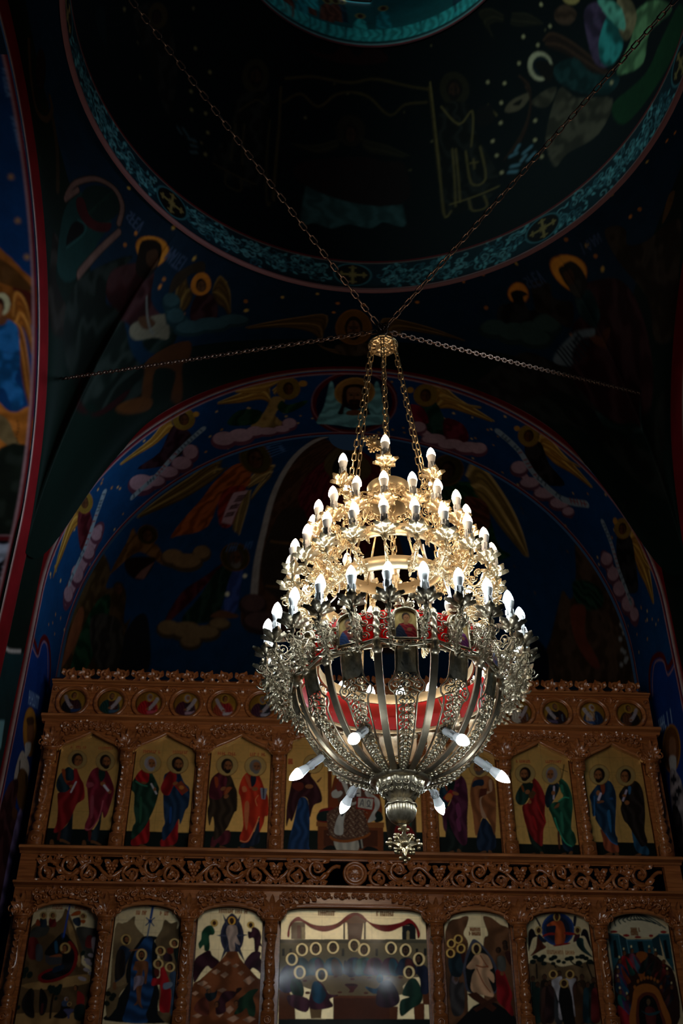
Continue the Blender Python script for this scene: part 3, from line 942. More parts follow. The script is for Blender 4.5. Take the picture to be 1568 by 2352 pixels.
s|7a4c2a||2247 4468 2212 4463 2149 4428 2167 4421 2219 4441 2243 4444
s|7a4c2a||2271 4469 2298 4467 2312 4403 2293 4386 2273 4397
H|180d07|8a5530,-1,180d07,1.5,c6a566,1|2233 5171 2286 5172 2242 5237
s|1c4a66|0,90,.35|2453 4697 2448 4569 2468 4477 2556 4450 2576 4484 2555 4532 2506 4594
s|1c120c|.15,75,.38|2531 5125 2587 5095 2611 4997 2597 4819 2567 4669 2574 4562 2519 4522 2492 4570 2455 4647 2422 4716 2393 4755 2378 4855 2398 4916 2383 4987 2470 5093
s|3a6a94||2480 5062 2506 5062 2491 5000 2475 4995
l|a898ac|.0175|2460 5028 2413 4934
e|8a5530|0|2432 4978 2450 4979 2430 4964
e|8a5530|0|2447 4915 2469 4915 2444 4895
s|7a4c2a||2499 4464 2464 4458 2401 4423 2419 4416 2471 4437 2496 4439
s|7a4c2a||2558 4436 2523 4430 2459 4396 2478 4389 2529 4409 2554 4412
H|180d07|8a5530,-1,,1.5,c6a566,1|2474 5166 2525 5167 2484 5232
#lo0
s|5a4428|.5,22,.25|-2638 3760 -2562 3826 -2482 3783 -2399 3844 -2369 3921 -2294 3806 -2236 3697 -2187 3610 -2182 3503 -2114 3418 -2062 3062 -2646 3055 -2648 3449 -2662 3691
s|3c3a34|.5,30,.3|-2263 3771 -2123 3769 -2083 3739 -2082 3481 -2155 3528 -2207 3639
s|2c2c28|.4,30,.3|-2612 3761 -2523 3782 -2479 3763 -2510 3703 -2631 3691
s|a07c4a|.2,30,.2|-2627 3331 -2384 3377 -2114 3418 -2109 3352 -2472 3300
s|9a7848|.1,30,.2|-2629 3123 -2077 3130 -2071 3058 -2635 3051
s|9a7848|1.2,30,.25|-2344 3830 -2288 3766 -2222 3600 -2188 3508 -2209 3479 -2302 3686
s|0a0b0c||-2360 3730 -2302 3686 -2240 3619 -2219 3551 -2362 3549 -2487 3566 -2423 3675
s|5a1410|.4,40,.4|-2638 3671 -2568 3682 -2514 3547 -2602 3531
s|3a3c40|.2,40,.3|-2564 3633 -2517 3624 -2495 3528 -2544 3517
s|7c0f0f||-2313 3662 -2251 3623 -2217 3551 -2223 3474 -2264 3412 -2352 3363 -2450 3348 -2498 3366 -2505 3408 -2437 3452 -2350 3477
s|120c10|.7,50,.4|-2301 3618 -2262 3599 -2243 3536 -2263 3440 -2337 3396 -2424 3371 -2481 3385 -2462 3418 -2349 3472 -2341 3549
s|17283c||-2398 3462 -2326 3487 -2316 3454 -2392 3424
p|3a3a3e||-2480 3557 -2345 3540 -2337 3492 -2432 3481 -2466 3504
s|8a4a2a||-2443 3548 -2365 3568 -2346 3549 -2422 3543
H|160e0c|8a5530,-1,,1.5,c6a566,1|-2328 3613 -2303 3613 -2333 3642
e|7a4a28|0|-2342 3583 -2329 3583 -2340 3572
s|1a4a66||-2422 3655 -2400 3660 -2382 3583 -2402 3577
s|1a2a44||-2380 3725 -2349 3725 -2352 3681 -2365 3681
s|1c3a8a||-2384 3984 -2295 3983 -2319 3967 -2349 3962
l|2a4aa0|.0135|-2342 3964 -2350 3815 -2355 3700
l|2a4aa0|.0052|-2346 3972 -2370 3926
l|2a4aa0|.0052|-2346 3972 -2313 3927
x|9a3c12|8,.0083,.0284|-2499 3931 -2386 3930
x|9a3c12|8,.0083,.0284|-2300 3929 -2197 3926
s|14202c|.1,50,.4|-2567 3841 -2520 3842 -2504 3777 -2561 3776
H|180d08|8a5530,1,,1.4,c6a566,1|-2544 3862 -2526 3862 -2548 3883
s|5a1010|.1,50,.4|-2492 3843 -2445 3843 -2430 3779 -2486 3778
H|180d08|8a5530,1,,1.4,c6a566,1|-2469 3863 -2451 3863 -2473 3884
s|7a3412||-2593 3831 -2572 3826 -2559 3781 -2597 3791
s|a04a14||-2325 3871 -2283 3902 -2246 3902 -2252 3872 -2308 3861
s|1c2838|.3,50,.4|-2304 3836 -2249 3852 -2231 3797 -2249 3781 -2282 3796
s|a04a14||-2236 3832 -2199 3832 -2201 3807 -2227 3807
H|180d08|8a5530,-1,,1.4,c6a566,1|-2222 3862 -2204 3862 -2225 3880
s|6a1c1c|.1,50,.4|-2166 3708 -2124 3704 -2117 3621 -2170 3630
s|8a7c80||-2127 3689 -2091 3690 -2080 3573 -2109 3601
e|9a9098|0|-2114 3560 -2088 3553 -2116 3546
e|9a9098|0|-2139 3523 -2111 3516 -2141 3509
e|9a9098|0|-2120 3500 -2090 3491 -2123 3486
e|9a9098|0|-2134 3451 -2106 3444 -2136 3438
e|9a9098|0|-2094 3423 -2072 3417 -2097 3410
e|9a9098|0|-2159 3385 -2124 3375 -2162 3371
e|0c211b|0|-2612 3440 -2591 3431 -2622 3415
e|0c211b|0|-2576 3407 -2555 3398 -2586 3382
e|0c211b|0|-2620 3402 -2603 3394 -2628 3381
e|0c211b|0|-2382 3302 -2359 3291 -2394 3273
e|0c211b|0|-2404 3315 -2388 3308 -2413 3295
e|0c211b|0|-2341 3293 -2314 3281 -2354 3260
e|0c211b|0|-2325 3321 -2307 3313 -2335 3298
e|0c211b|0|-2342 3237 -2330 3232 -2348 3223
e|0c211b|0|-2182 3576 -2167 3569 -2190 3557
e|0c211b|0|-2622 3169 -2609 3163 -2629 3153
l|1c130a|.0171|-2364 3099 -2370 3195 -2366 3265
s|130d0a|.2,40,.3|-2553 3309 -2518 3281 -2508 3193 -2486 3098 -2548 3111 -2599 3178 -2596 3243
s|100c0e|.1,40,.3|-2473 3310 -2434 3282 -2403 3218 -2412 3126 -2452 3126 -2474 3254
l|4a1a18|.0192|-2439 3194 -2436 3135
s|14100c||-2289 3219 -2226 3197 -2241 3101 -2340 3104 -2298 3150
s|3a4a66||-2289 3219 -2250 3225 -2234 3188 -2283 3183
s|7a1410|.1,50,.4|-2181 3295 -2125 3259 -2120 3185 -2171 3193 -2179 3249
s|0f2420|0,60,.4|-2184 3184 -2116 3194 -2105 3089 -2175 3093
s|4a4c70||-2270 3160 -2190 3161 -2214 3124 -2215 3097 -2230 3097 -2237 3124
H|1c120c|8a5530,-1,,0,c6a566,1|-2199 3318 -2181 3318 -2203 3339
H|9a9094|8a5530,1,,0,c6a566,1|-2261 3234 -2245 3234 -2264 3250
H|2a160a|8a5530,0,,1.3,c6a566,1|-2231 3199 -2219 3200 -2233 3212
#lo1
s|7a6444|.5,26,.25|-1926 3243 -1951 3762 -1893 3810 -1855 3825 -1800 3870 -1793 3807 -1747 3751 -1708 3713 -1726 3656 -1783 3562 -1811 3470 -1792 3356 -1846 3288 -1930 3198
s|6a5638|-.5,26,.25|-1404 3747 -1446 3774 -1447 3832 -1500 3817 -1553 3845 -1570 3772 -1599 3715 -1615 3682 -1593 3612 -1529 3474 -1544 3337 -1525 3160 -1440 3074 -1327 3075
s|0a0f14||-1708 3713 -1603 3710 -1619 3677 -1588 3612 -1568 3382 -1539 3292 -1535 3160 -1464 3073 -1939 3085 -1869 3168 -1855 3244 -1805 3343 -1820 3424 -1803 3562 -1746 3665
s|14406e|1.3,70,.5|-1692 3704 -1636 3695 -1632 3611 -1612 3427 -1587 3337 -1606 3203 -1627 3136 -1615 3071 -1791 3078 -1791 3156 -1770 3289 -1782 3470 -1766 3586 -1726 3656
s|6a5638|.4,30,.25|-1954 3305 -1852 3333 -1792 3356 -1845 3279 -1856 3217 -1869 3168 -1928 3111
s|6a5638|.2,30,.25|-1539 3151 -1430 3161 -1394 3083 -1464 3073
s|1f50a0||-1712 3973 -1610 3965 -1629 3950 -1659 3945 -1689 3949
l|1c4484|.0199|-1662 3950 -1669 3857
e|16386c|0|-1671 3831 -1654 3831 -1669 3814
l|1c3c6c|.0088|-1671 3831 -1706 3857
l|1c3c6c|.0088|-1671 3831 -1639 3858
l|1c3c6c|.0088|-1671 3831 -1702 3799
l|1c3c6c|.0088|-1671 3831 -1637 3795
l|5a6a8a|.0127|-1672 3814 -1680 3714
x|a04a14|7,.0079,.0286|-1796 3898 -1711 3896
x|a04a14|8,.0079,.0286|-1623 3897 -1528 3895
s|14283e|.15,75,.38|-1871 3640 -1902 3607 -1909 3514 -1901 3377 -1885 3364 -1829 3419 -1824 3492 -1796 3590 -1819 3617
s|1c120c|.15,75,.38|-1902 3607 -1850 3589 -1828 3446 -1864 3391 -1902 3386 -1915 3523
s|8a5530||-1808 3604 -1740 3614 -1702 3619 -1740 3607 -1802 3597
H|1a100a|8a5530,1,1a100a,1.4,c8a868,1|-1850 3685 -1823 3685 -1854 3717
s|7a4c2a||-1909 3360 -1890 3359 -1881 3317 -1892 3306 -1908 3313
s|7a4a2a|.1,80,.25|-1749 3521 -1661 3522 -1646 3472 -1649 3413 -1648 3358 -1667 3362 -1670 3426 -1684 3462 -1688 3412 -1680 3344 -1683 3290 -1674 3211 -1656 3176 -1692 3202 -1702 3246 -1697 3206 -1730 3197 -1709 3228 -1724 3312 -1740 3402 -1731 3448 -1766 3456 -1757 3502
s|8a7c8c|0,110,.3|-1745 3407 -1677 3408 -1676 3349 -1717 3335 -1742 3303 -1748 3370
H|1c0f08|8a5530,0,1c0f08,1.4,d8b878,1|-1711 3570 -1684 3571 -1715 3605
s|0f2420|.15,75,.38|-1457 3637 -1407 3628 -1391 3508 -1415 3498 -1451 3567
s|2a1420|.15,75,.38|-1536 3584 -1476 3576 -1461 3525 -1525 3529
s|6a2414||-1510 3622 -1466 3627 -1462 3585 -1501 3585
s|a80e18|.1,70,.35|-1549 3478 -1514 3469 -1450 3312 -1445 3165 -1467 3147 -1526 3168 -1534 3337 -1602 3341 -1603 3395 -1551 3400
s|5a2014||-1596 3463 -1557 3459 -1556 3409 -1586 3413
s|3c5470|.1,70,.3|-1450 3456 -1413 3430 -1407 3366 -1419 3294 -1409 3139 -1438 3143 -1445 3312 -1508 3315 -1513 3360 -1456 3370 -1475 3415
s|7a8a9c||-1512 3356 -1451 3370 -1443 3339 -1498 3315
H|1a0f09|8a5530,-1,,1.45,d8b878,1|-1455 3663 -1429 3663 -1458 3690
H|1a0f09|8a5530,-1,,1.45,d8b878,1|-1562 3603 -1537 3603 -1565 3630
H|1a0f09|8a5530,-1,,1.45,d8b878,1|-1569 3505 -1544 3506 -1572 3532
H|1a0f09|8a5530,-1,,1.45,d8b878,1|-1474 3481 -1449 3482 -1477 3508
e|0d1a12|0|-1941 3278 -1917 3278 -1938 3258
e|0d1a12|0|-1907 3243 -1884 3243 -1905 3223
e|0d1a12|0|-1941 3207 -1917 3207 -1938 3187
e|0d1a12|0|-1896 3265 -1872 3266 -1893 3245
#lo2
x|a05a1c|16,.0079,.0288|-1118 3924 -878 3921
e|3a3850|0|-994 3726 -899 3728 -985 3585
e|23283a|0|-994 3726 -919 3728 -986 3609
s|3a3850||-1054 3840 -1006 3904 -949 3842
p|2e3448||-1080 3893 -967 3738 -1020 3715
l|6a6880|.0035|-1080 3893 -994 3726
p|2e3448||-934 3896 -965 3716 -1022 3737
l|6a6880|.0035|-934 3896 -994 3726
p|2e3448||-1118 3729 -995 3755 -993 3698
l|6a6880|.0034|-1118 3729 -994 3726
p|2e3448||-872 3736 -990 3698 -998 3755
l|6a6880|.0034|-872 3736 -994 3726
p|2e3448||-1072 3538 -1022 3738 -966 3715
l|6a6880|.0033|-1072 3538 -994 3726
p|2e3448||-877 3527 -1020 3714 -968 3739
l|6a6880|.0033|-877 3527 -994 3726
s|c4a898|.1,80,.22|-1032 3807 -967 3808 -948 3746 -957 3727 -923 3661 -953 3666 -968 3679 -964 3614 -1003 3611 -1024 3698 -1043 3750
H|1c0f08|5a3018,0,1c0f08,1.55,d09a3a,1|-1004 3846 -986 3846 -1006 3869
s|164a30|.15,75,.38|-1167 3805 -1138 3762 -1146 3734 -1180 3724 -1169 3648 -1176 3611 -1206 3610 -1219 3652 -1246 3623 -1262 3661 -1243 3699 -1242 3751 -1211 3795
H|3a2414|5a3018,1,,1.7,c8a050,1|-1146 3825 -1131 3825 -1147 3842
s|401626|.15,75,.38|-831 3801 -780 3778 -757 3725 -760 3678 -733 3641 -768 3654 -776 3612 -801 3611 -816 3710 -856 3710 -866 3762 -839 3762
H|1c0f08|4a2814,-1,1c0f08,1.6,c8a050,1|-847 3815 -831 3815 -848 3832
s|3a1220|.8,40,.4|-1219 3591 -1166 3611 -1144 3574 -1081 3524 -1136 3472 -1177 3495 -1222 3443 -1274 3370 -1287 3525
s|3a1428|-.8,40,.4|-839 3588 -791 3612 -751 3598 -759 3561 -717 3510 -711 3378 -748 3446 -809 3486 -837 3467 -884 3513
s|8a4a22|.75,30,.35|-1018 3604 -949 3605 -921 3558 -884 3517 -827 3463 -771 3409 -719 3360 -704 3046 -1273 3039 -1285 3329 -1227 3389 -1141 3467 -1081 3528 -1041 3575
p|c09478|.75,60,.4|-1056 3515 -1016 3536 -988 3520 -1020 3497
p|c09478|.75,60,.4|-981 3497 -947 3516 -923 3502 -951 3481
p|c09478|.75,60,.4|-1144 3449 -1099 3473 -1066 3455 -1103 3429
p|c09478|.75,60,.4|-1069 3427 -1030 3453 -1001 3433 -1034 3405
p|c09478|.75,60,.4|-931 3443 -900 3464 -878 3448 -903 3425
p|c09478|.75,60,.4|-886 3389 -830 3426 -789 3398 -836 3357
p|c09478|.75,60,.4|-1249 3361 -1198 3385 -1162 3367 -1203 3342
p|c09478|.75,60,.4|-1085 3314 -1040 3333 -1008 3319 -1045 3298
p|c09478|.75,60,.4|-1198 3335 -1159 3353 -1131 3339 -1163 3319
p|c09478|.75,60,.4|-1286 3289 -1253 3307 -1228 3293 -1256 3273
p|c09478|.75,60,.4|-1017 3173 -973 3204 -941 3180 -977 3145
p|c09478|.75,60,.4|-874 3104 -813 3131 -769 3111 -820 3081
p|c09478|.75,60,.4|-998 3107 -937 3134 -894 3114 -944 3084
p|c09478|.75,60,.4|-1086 3137 -1048 3159 -1020 3142 -1052 3117
p|c09478|.75,60,.4|-1272 3125 -1222 3144 -1186 3130 -1227 3110
s|6a3020|.4,50,.4|-1228 3236 -1159 3264 -1135 3149 -1167 3127 -1256 3169
s|14242c|.15,75,.38|-1180 3290 -1104 3300 -1086 3327 -1091 3260 -1146 3233
H|4a3a30|8a5530,1,,0,c6a566,1|-1152 3309 -1131 3309 -1154 3326
s|3c1420|.5,60,.4|-1045 3292 -988 3311 -934 3303 -938 3276 -983 3239 -1011 3217 -1007 3160 -1072 3137 -1086 3194
s|2a1008||-931 3330 -893 3335 -897 3317 -934 3289
H|2a180e|8a5530,-1,,0,c6a566,1|-1078 3212 -1057 3212 -1079 3236
s|123820|.4,60,.4|-870 3281 -824 3318 -757 3327 -797 3269 -774 3198 -780 3132 -823 3136 -846 3188 -882 3157 -929 3139 -939 3152 -913 3196 -912 3249
H|2a180e|8a5530,-1,,0,c6a566,1|-925 3222 -902 3223 -926 3245
#lo3
p|8f8262||-614 3704 633 3723 621 3436 -602 3419
p|6a6450||-614 3704 633 3723 632 3695 -612 3676
p|2a2c2c||-583 3635 -562 3636 -560 3579 -580 3579
p|2a2c2c||-523 3636 -502 3636 -500 3580 -521 3580
p|2a2c2c||-97 3643 -77 3643 -76 3586 -97 3586
p|2a2c2c||179 3647 199 3647 198 3590 178 3590
p|2a2c2c||507 3652 528 3652 526 3595 505 3595
p|2a2c2c||575 3653 596 3653 593 3596 572 3596
p|8a6a4c||-515 3842 -402 3844 -398 3712 -510 3710
p|c9b07a||-429 3806 -404 3806 -402 3712 -426 3711
p|7a3c2c||-466 3818 -436 3818 -433 3719 -463 3719
p|7a5244||-53 3883 87 3886 60 3710 -44 3709
s|9a6a50||-83 3849 -44 3909 13 3922 70 3902 100 3848
p|5c4c3c||-83 3849 -72 3849 -72 3717 -83 3716
p|5c4c3c||87 3852 99 3852 98 3719 86 3719
p|23282a||403 3832 514 3834 510 3722 400 3720
p|c9b07a||437 3782 449 3795 461 3783 459 3721 435 3720
p|14140f||406 3832 454 3875 511 3835
s|9c1016|.9,40,.2|-523 3834 -464 3885 -420 3865 -332 3824 -227 3818 -131 3840 -44 3909 13 3926 70 3911 131 3853 218 3833 305 3835 402 3857 456 3887 516 3842 548 3768 529 3730 515 3809 472 3850 392 3819 287 3780 182 3803 96 3869 13 3901 -62 3858 -131 3807 -235 3773 -340 3795 -428 3848 -489 3843 -522 3800 -528 3726 -544 3742
x|a0602c|9,.0077,.0344|-297 3920 -158 3919
x|a0602c|9,.0078,.0345|186 3923 334 3923
s|a8906a|.1,20,.08|-383 3442 395 3449 392 3362 361 3299 -127 3277 -212 3323 -313 3329 -406 3359
p|6a3420||-161 3284 293 3287 281 3084 -159 3078
p|8a4a2c||-161 3288 192 3291 192 3274 -161 3269
p|7a4020||-598 3325 -514 3311 -469 3219 -456 3075 -588 3073
p|7a4020||548 3325 624 3326 612 3233 553 3232
p|7a4020||477 3239 561 3240 556 3110 481 3109
p|7a4020||283 3213 350 3214 339 3085 281 3084
p|9a7a50||-352 3213 -252 3214 -259 3122 -334 3121
p|0d1f1c||-590 3111 607 3126 605 3080 -588 3066
s|2a5060|.2,60,.4|-467 3560 -395 3565 -346 3502 -345 3442 -506 3440 -495 3516
s|34606a|.2,60,.4|-437 3549 -386 3549 -349 3442 -425 3441
s|28606c|.2,60,.4|-343 3562 -271 3567 -223 3504 -222 3444 -383 3442 -372 3518
s|5a4a66|.2,60,.4|-313 3550 -262 3551 -226 3444 -302 3443
s|2c5a6a|.2,60,.4|-206 3564 -134 3569 -86 3506 -86 3446 -247 3444 -236 3520
s|6a4a3c|.2,60,.4|-176 3552 -125 3553 -90 3446 -167 3445
s|3a3c60|.2,60,.4|-35 3567 38 3572 84 3508 84 3448 -78 3446 -65 3522
s|1f5a6c|.2,60,.4|-5 3555 46 3556 80 3448 3 3447
s|2a6a62|.2,60,.4|46 3568 119 3573 166 3509 165 3450 3 3447 16 3523
s|44707a|.2,60,.4|76 3556 128 3557 161 3450 84 3448
s|7a4a5c|.2,60,.4|132 3569 205 3574 251 3511 250 3451 88 3449 102 3524
s|5a3450|.2,60,.4|162 3557 213 3558 246 3451 169 3450
s|5a2c40|.2,60,.4|261 3571 334 3576 380 3512 378 3453 216 3450 230 3526
s|1f5c72|.2,60,.4|291 3559 342 3560 374 3453 297 3452
s|16304c|.2,60,.4|390 3573 463 3578 508 3514 506 3454 344 3452 359 3528
s|5a2424|.2,60,.4|420 3561 471 3562 502 3454 425 3453
s|2c2448|.15,75,.38|-69 3554 7 3459 16 3436 -35 3427 -78 3482
H|3a2a20|6a4a34,0,,1.45,dcc690,1|-420 3630 -389 3630 -421 3667
H|2a1a10|6a4a34,0,,1.45,dcc690,1|-309 3639 -278 3640 -310 3677
H|3a2a20|6a4a34,0,,1.45,dcc690,1|-168 3650 -137 3650 -168 3687
H|2a160a|6a4a34,0,3a2618,1.45,dcc690,1|5 3669 36 3669 5 3706
H|2a1a10|6a4a34,0,,1.45,dcc690,1|85 3637 116 3638 86 3675
H|3c3a3a|6a4a34,0,3a2618,1.45,dcc690,1|306 3653 337 3653 306 3690
H|1a1410|6a4a34,0,3a2618,1.45,dcc690,1|425 3638 456 3639 426 3676
s|44345a|.15,75,.38|-546 3507 -478 3500 -459 3437 -497 3311 -590 3325 -594 3435
H|4a5a66|4a5a60,1,,1.45,dcc690,1|-501 3556 -470 3556 -502 3593
s|1c4030|.15,75,.38|-492 3405 -424 3398 -397 3312 -420 3266 -480 3288 -507 3350
s|5a2c40|.2,60,.4|-530 3279 -463 3288 -353 3251 -376 3166 -502 3211
H|3a3a40|5a4434,1,,1.45,dcc690,1|-434 3457 -404 3457 -435 3495
s|5a2440|.3,60,.4|-297 3392 -246 3369 -195 3299 -119 3293 -194 3261 -169 3207 -343 3190 -338 3329
s|1c5a7a|.3,60,.45|-314 3392 -263 3369 -220 3291 -261 3229 -320 3251 -338 3336
H|3a444c|5a4434,1,,1.45,dcc690,1|-258 3440 -228 3440 -259 3478
s|24587a|.15,75,.38|92 3358 176 3343 219 3375 226 3321 150 3308
s|3a1c34|.3,60,.4|211 3383 296 3400 353 3322 360 3245 292 3206 208 3212 175 3250
H|2a6a88|3a5a6c,-1,,0,c6a566,1|211 3419 238 3419 212 3453
s|164030|.3,60,.35|441 3410 500 3419 548 3325 536 3247 459 3200 374 3146 372 3253 445 3285 387 3307
H|2a1a10|6a4a34,-1,,1.45,dcc690,1|447 3470 476 3470 448 3506
s|1c2440|.2,60,.4|530 3523 590 3516 620 3420 598 3318 539 3317 535 3419 494 3482
H|1a100a|6a4a34,-1,1a100a,1.45,dcc690,1|532 3571 563 3571 533 3610
s|6a2c30||-73 3375 33 3373 7 3333 -5 3314 -43 3313 -31 3333
e|4a1a20|0|-20 3368 29 3369 -20 3359
e|7a4434|0|-390 3394 -372 3395 -390 3386
e|7a4434|0|-145 3429 -127 3430 -145 3421
e|7a4434|0|-10 3412 9 3412 -10 3403
e|7a4434|0|126 3425 145 3426 126 3417
e|7a4434|0|275 3427 294 3428 275 3419
e|7a4434|0|377 3429 396 3429 377 3420
e|7a4434|0|-111 3312 -92 3313 -111 3304
e|7a4434|0|98 3310 117 3310 98 3301
e|7a4434|0|-367 3305 -348 3305 -367 3296
#lo4
s|6a4428|.6,30,.3|759 3789 887 3897 956 3912 942 3847 908 3773 942 3696 912 3529 893 3098 727 3096
s|6a4428|-.6,30,.3|1083 3915 1146 3906 1220 3852 1303 3797 1322 3535 1292 3103 1060 3100 1066 3684 1111 3767 1089 3859
p|060708||953 3225 1050 3269 1141 3249 1274 3161 1300 3094 801 3088
x|8a4a1c|8,.0085,.0227|961 3810 1051 3809
x|8a4a1c|10,.0085,.0236|952 3776 1063 3775
s|4a4c5c||992 3733 1048 3697 1127 3599 1170 3488 1157 3379 1114 3313 918 3328 892 3440 887 3515 922 3618 961 3700
s|0e1416||989 3683 1055 3666 1120 3572 1150 3466 1146 3357 1106 3330 937 3328 908 3463 911 3520 935 3596
s|d8a880|.35,46,.3|994 3611 1033 3625 1098 3603 1130 3519 1105 3496 1135 3461 1130 3400 1095 3430 1086 3434 1123 3305 1052 3304 946 3337 954 3441 986 3503 948 3498 916 3516 962 3570
l|9a4a24|.0101|998 3530 1044 3518 1092 3523
l|9a4a24|.0083|1000 3504 1045 3399 1096 3330
l|9a4a24|.0084|1036 3607 1070 3549 1092 3518
H|1c0f08|3a1c0e,0,1c0f08,1.45,d8b878,1|1007 3658 1031 3658 1009 3691
p|4a2412||907 3315 983 3329 1139 3215 1104 3185 952 3276
p|42200f||1127 3296 1148 3270 973 3183 947 3204
s|8c0c14|.2,60,.4|1151 3488 1195 3498 1222 3480 1252 3389 1273 3307 1254 3250 1271 3187 1255 3157 1208 3207 1148 3270 1150 3357
e|8a5530|0|1202 3471 1217 3471 1201 3454
s|3c3838|.1,60,.4|789 3465 832 3457 852 3396 889 3388 871 3182 786 3159 767 3308 771 3382
H|6a5c64|6a4a34,1,7a6c70,0,c6a566,1|820 3426 849 3427 822 3461
s|0f2630|.1,50,.4|778 3594 899 3627 887 3506 859 3440 784 3461
s|3a1414||875 3622 913 3623 893 3538
H|1c0f08|4a2814,1,,1.45,d8b060,1|862 3731 885 3731 864 3757
H|1c0f08|4a2814,1,,1.45,d8b060,1|802 3696 825 3696 804 3722
H|1c0f08|4a2814,1,,1.45,d8b060,1|880 3658 903 3659 882 3685
H|1c0f08|4a2814,1,,1.45,d8b060,1|792 3621 815 3621 793 3647
s|4a4a44|.2,50,.4|1174 3595 1237 3596 1233 3498 1176 3497
s|3a1a14||1240 3637 1288 3633 1279 3534 1250 3579
H|1a100a|3a2414,-1,,0,c6a566,1|1188 3650 1212 3650 1191 3675
H|1a100a|3a2414,-1,,0,c6a566,1|1248 3673 1271 3673 1250 3699
H|1a100a|3a2414,-1,,0,c6a566,1|1246 3705 1269 3705 1248 3730
#lo5
s|6a5438|.3,34,.3|1423 3545 1611 3557 1694 3531 1821 3551 1988 3540 1974 3103 1392 3096
e|23407a|0|1699 3822 1838 3824 1684 3689
e|1a2c50|0|1699 3822 1821 3824 1685 3705
e|101c30|0|1699 3822 1799 3824 1688 3723
s|a84a1c|.2,60,.35|1672 3887 1736 3888 1758 3823 1748 3740 1724 3703 1666 3702 1670 3785 1683 3850 1614 3844 1621 3863
H|1c0f08|5a3018,0,1c0f08,1.35,d8b060,1|1701 3922 1720 3923 1704 3950
s|8a1c14||1564 3769 1617 3791 1666 3792 1664 3775 1616 3775 1570 3758
s|8a1c14||1755 3800 1842 3792 1835 3778 1758 3781
s|8a1c14||1656 3697 1779 3718 1772 3704 1664 3686
s|120d14||1446 3781 1475 3823 1498 3810 1509 3778 1522 3764 1481 3745 1457 3690 1435 3644
s|120d14||1909 3825 1943 3817 1954 3752 1964 3652 1938 3706 1916 3766 1883 3774
s|5a2814|.4,50,.4|1523 3773 1556 3765 1560 3710 1586 3678 1534 3650 1448 3608 1498 3672
s|122030||1534 3787 1565 3755 1596 3724 1565 3714 1530 3746
s|3c1420||1841 3787 1880 3788 1860 3742 1814 3723
s|0f2c2a|.4,50,.4|1851 3751 1900 3752 1906 3683 1963 3607 1926 3620 1873 3655 1840 3705
s|1a1e2c||1514 3917 1532 3908 1560 3848 1549 3838
s|1a1e2c||1844 3927 1868 3923 1849 3848 1833 3861
H|1a0f09|4a2a16,1,,1.5,c8a868,1|1537 3810 1554 3811 1539 3832
H|1a0f09|4a2a16,-1,,1.5,c8a868,1|1862 3815 1879 3816 1864 3837
x|a0602c|18,.0075,.0281|1584 3642 1813 3639
e|0b1a16|0|1463 3564 1489 3564 1461 3545
e|0b1a16|0|1486 3600 1512 3600 1484 3581
e|0b1a16|0|1527 3583 1559 3583 1525 3561
e|0b1a16|0|1554 3605 1580 3606 1552 3587
e|0b1a16|0|1553 3552 1577 3552 1551 3535
e|0b1a16|0|1619 3588 1643 3589 1617 3572
e|0b1a16|0|1645 3602 1671 3603 1643 3584
e|0b1a16|0|1675 3571 1696 3572 1673 3556
e|0b1a16|0|1629 3553 1649 3553 1628 3539
e|0b1a16|0|1717 3563 1736 3563 1715 3550
e|0b1a16|0|1749 3590 1773 3591 1747 3574
e|0b1a16|0|1779 3595 1807 3596 1776 3575
e|0b1a16|0|1833 3605 1852 3605 1831 3592
e|0b1a16|0|1872 3610 1901 3611 1869 3590
e|0b1a16|0|1904 3597 1928 3598 1902 3580
e|0b1a16|0|1841 3560 1870 3561 1839 3540
e|0b1a16|0|1934 3571 1963 3571 1931 3551
e|0b1a16|0|1962 3562 1981 3562 1960 3549
l|140f0a|.0121|1490 3546 1484 3440
l|140f0a|.0121|1904 3561 1937 3446
l|140f0a|.0121|1629 3553 1646 3526
l|140f0a|.0121|1776 3573 1802 3551 1866 3530
s|0f201c|0,50,.4|1418 3404 1475 3405 1474 3305 1451 3122 1386 3121 1399 3304
H|1a100a|5a3a24,0,,0,c6a566,1|1450 3435 1469 3435 1452 3458
s|10302c|0,50,.4|1452 3361 1509 3362 1507 3262 1488 3122 1423 3121 1432 3261
H|1a100a|5a3a24,0,2a1c12,0,c6a566,1|1483 3392 1502 3392 1486 3415
s|241810|0,50,.4|1515 3419 1572 3419 1570 3319 1544 3123 1479 3122 1495 3318
H|1a100a|5a3a24,0,2a1c12,0,c6a566,1|1546 3450 1566 3450 1549 3473
s|3a2018|0,50,.4|1523 3366 1580 3367 1578 3268 1558 3123 1492 3122 1503 3267
H|1a100a|5a3a24,0,2a1c12,0,c6a566,1|1555 3397 1574 3397 1558 3420
s|2a1414|0,50,.4|1553 3375 1610 3376 1608 3277 1586 3123 1520 3122 1532 3276
H|1a100a|5a3a24,0,2a1c12,0,c6a566,1|1584 3406 1603 3407 1587 3429
s|2a2c30|0,50,.4|1637 3447 1694 3447 1691 3347 1660 3124 1595 3123 1616 3346
H|1a100a|5a3a24,0,,0,c6a566,1|1669 3478 1688 3478 1671 3501
s|3a1c14|0,50,.4|1765 3409 1822 3410 1819 3310 1791 3126 1725 3125 1743 3309
H|1a100a|5a3a24,0,,0,c6a566,1|1798 3440 1817 3440 1800 3463
s|3a2818|0,50,.4|1819 3423 1876 3424 1873 3323 1842 3126 1777 3126 1797 3322
H|1a100a|5a3a24,0,,0,c6a566,1|1852 3454 1871 3454 1855 3477
s|4a3018|0,50,.4|1789 3370 1846 3371 1842 3271 1819 3126 1753 3125 1767 3270
H|1a100a|5a3a24,0,,0,c6a566,1|1821 3401 1840 3401 1824 3424
s|0f3038|0,50,.4|1859 3366 1916 3367 1912 3268 1889 3127 1823 3126 1837 3267
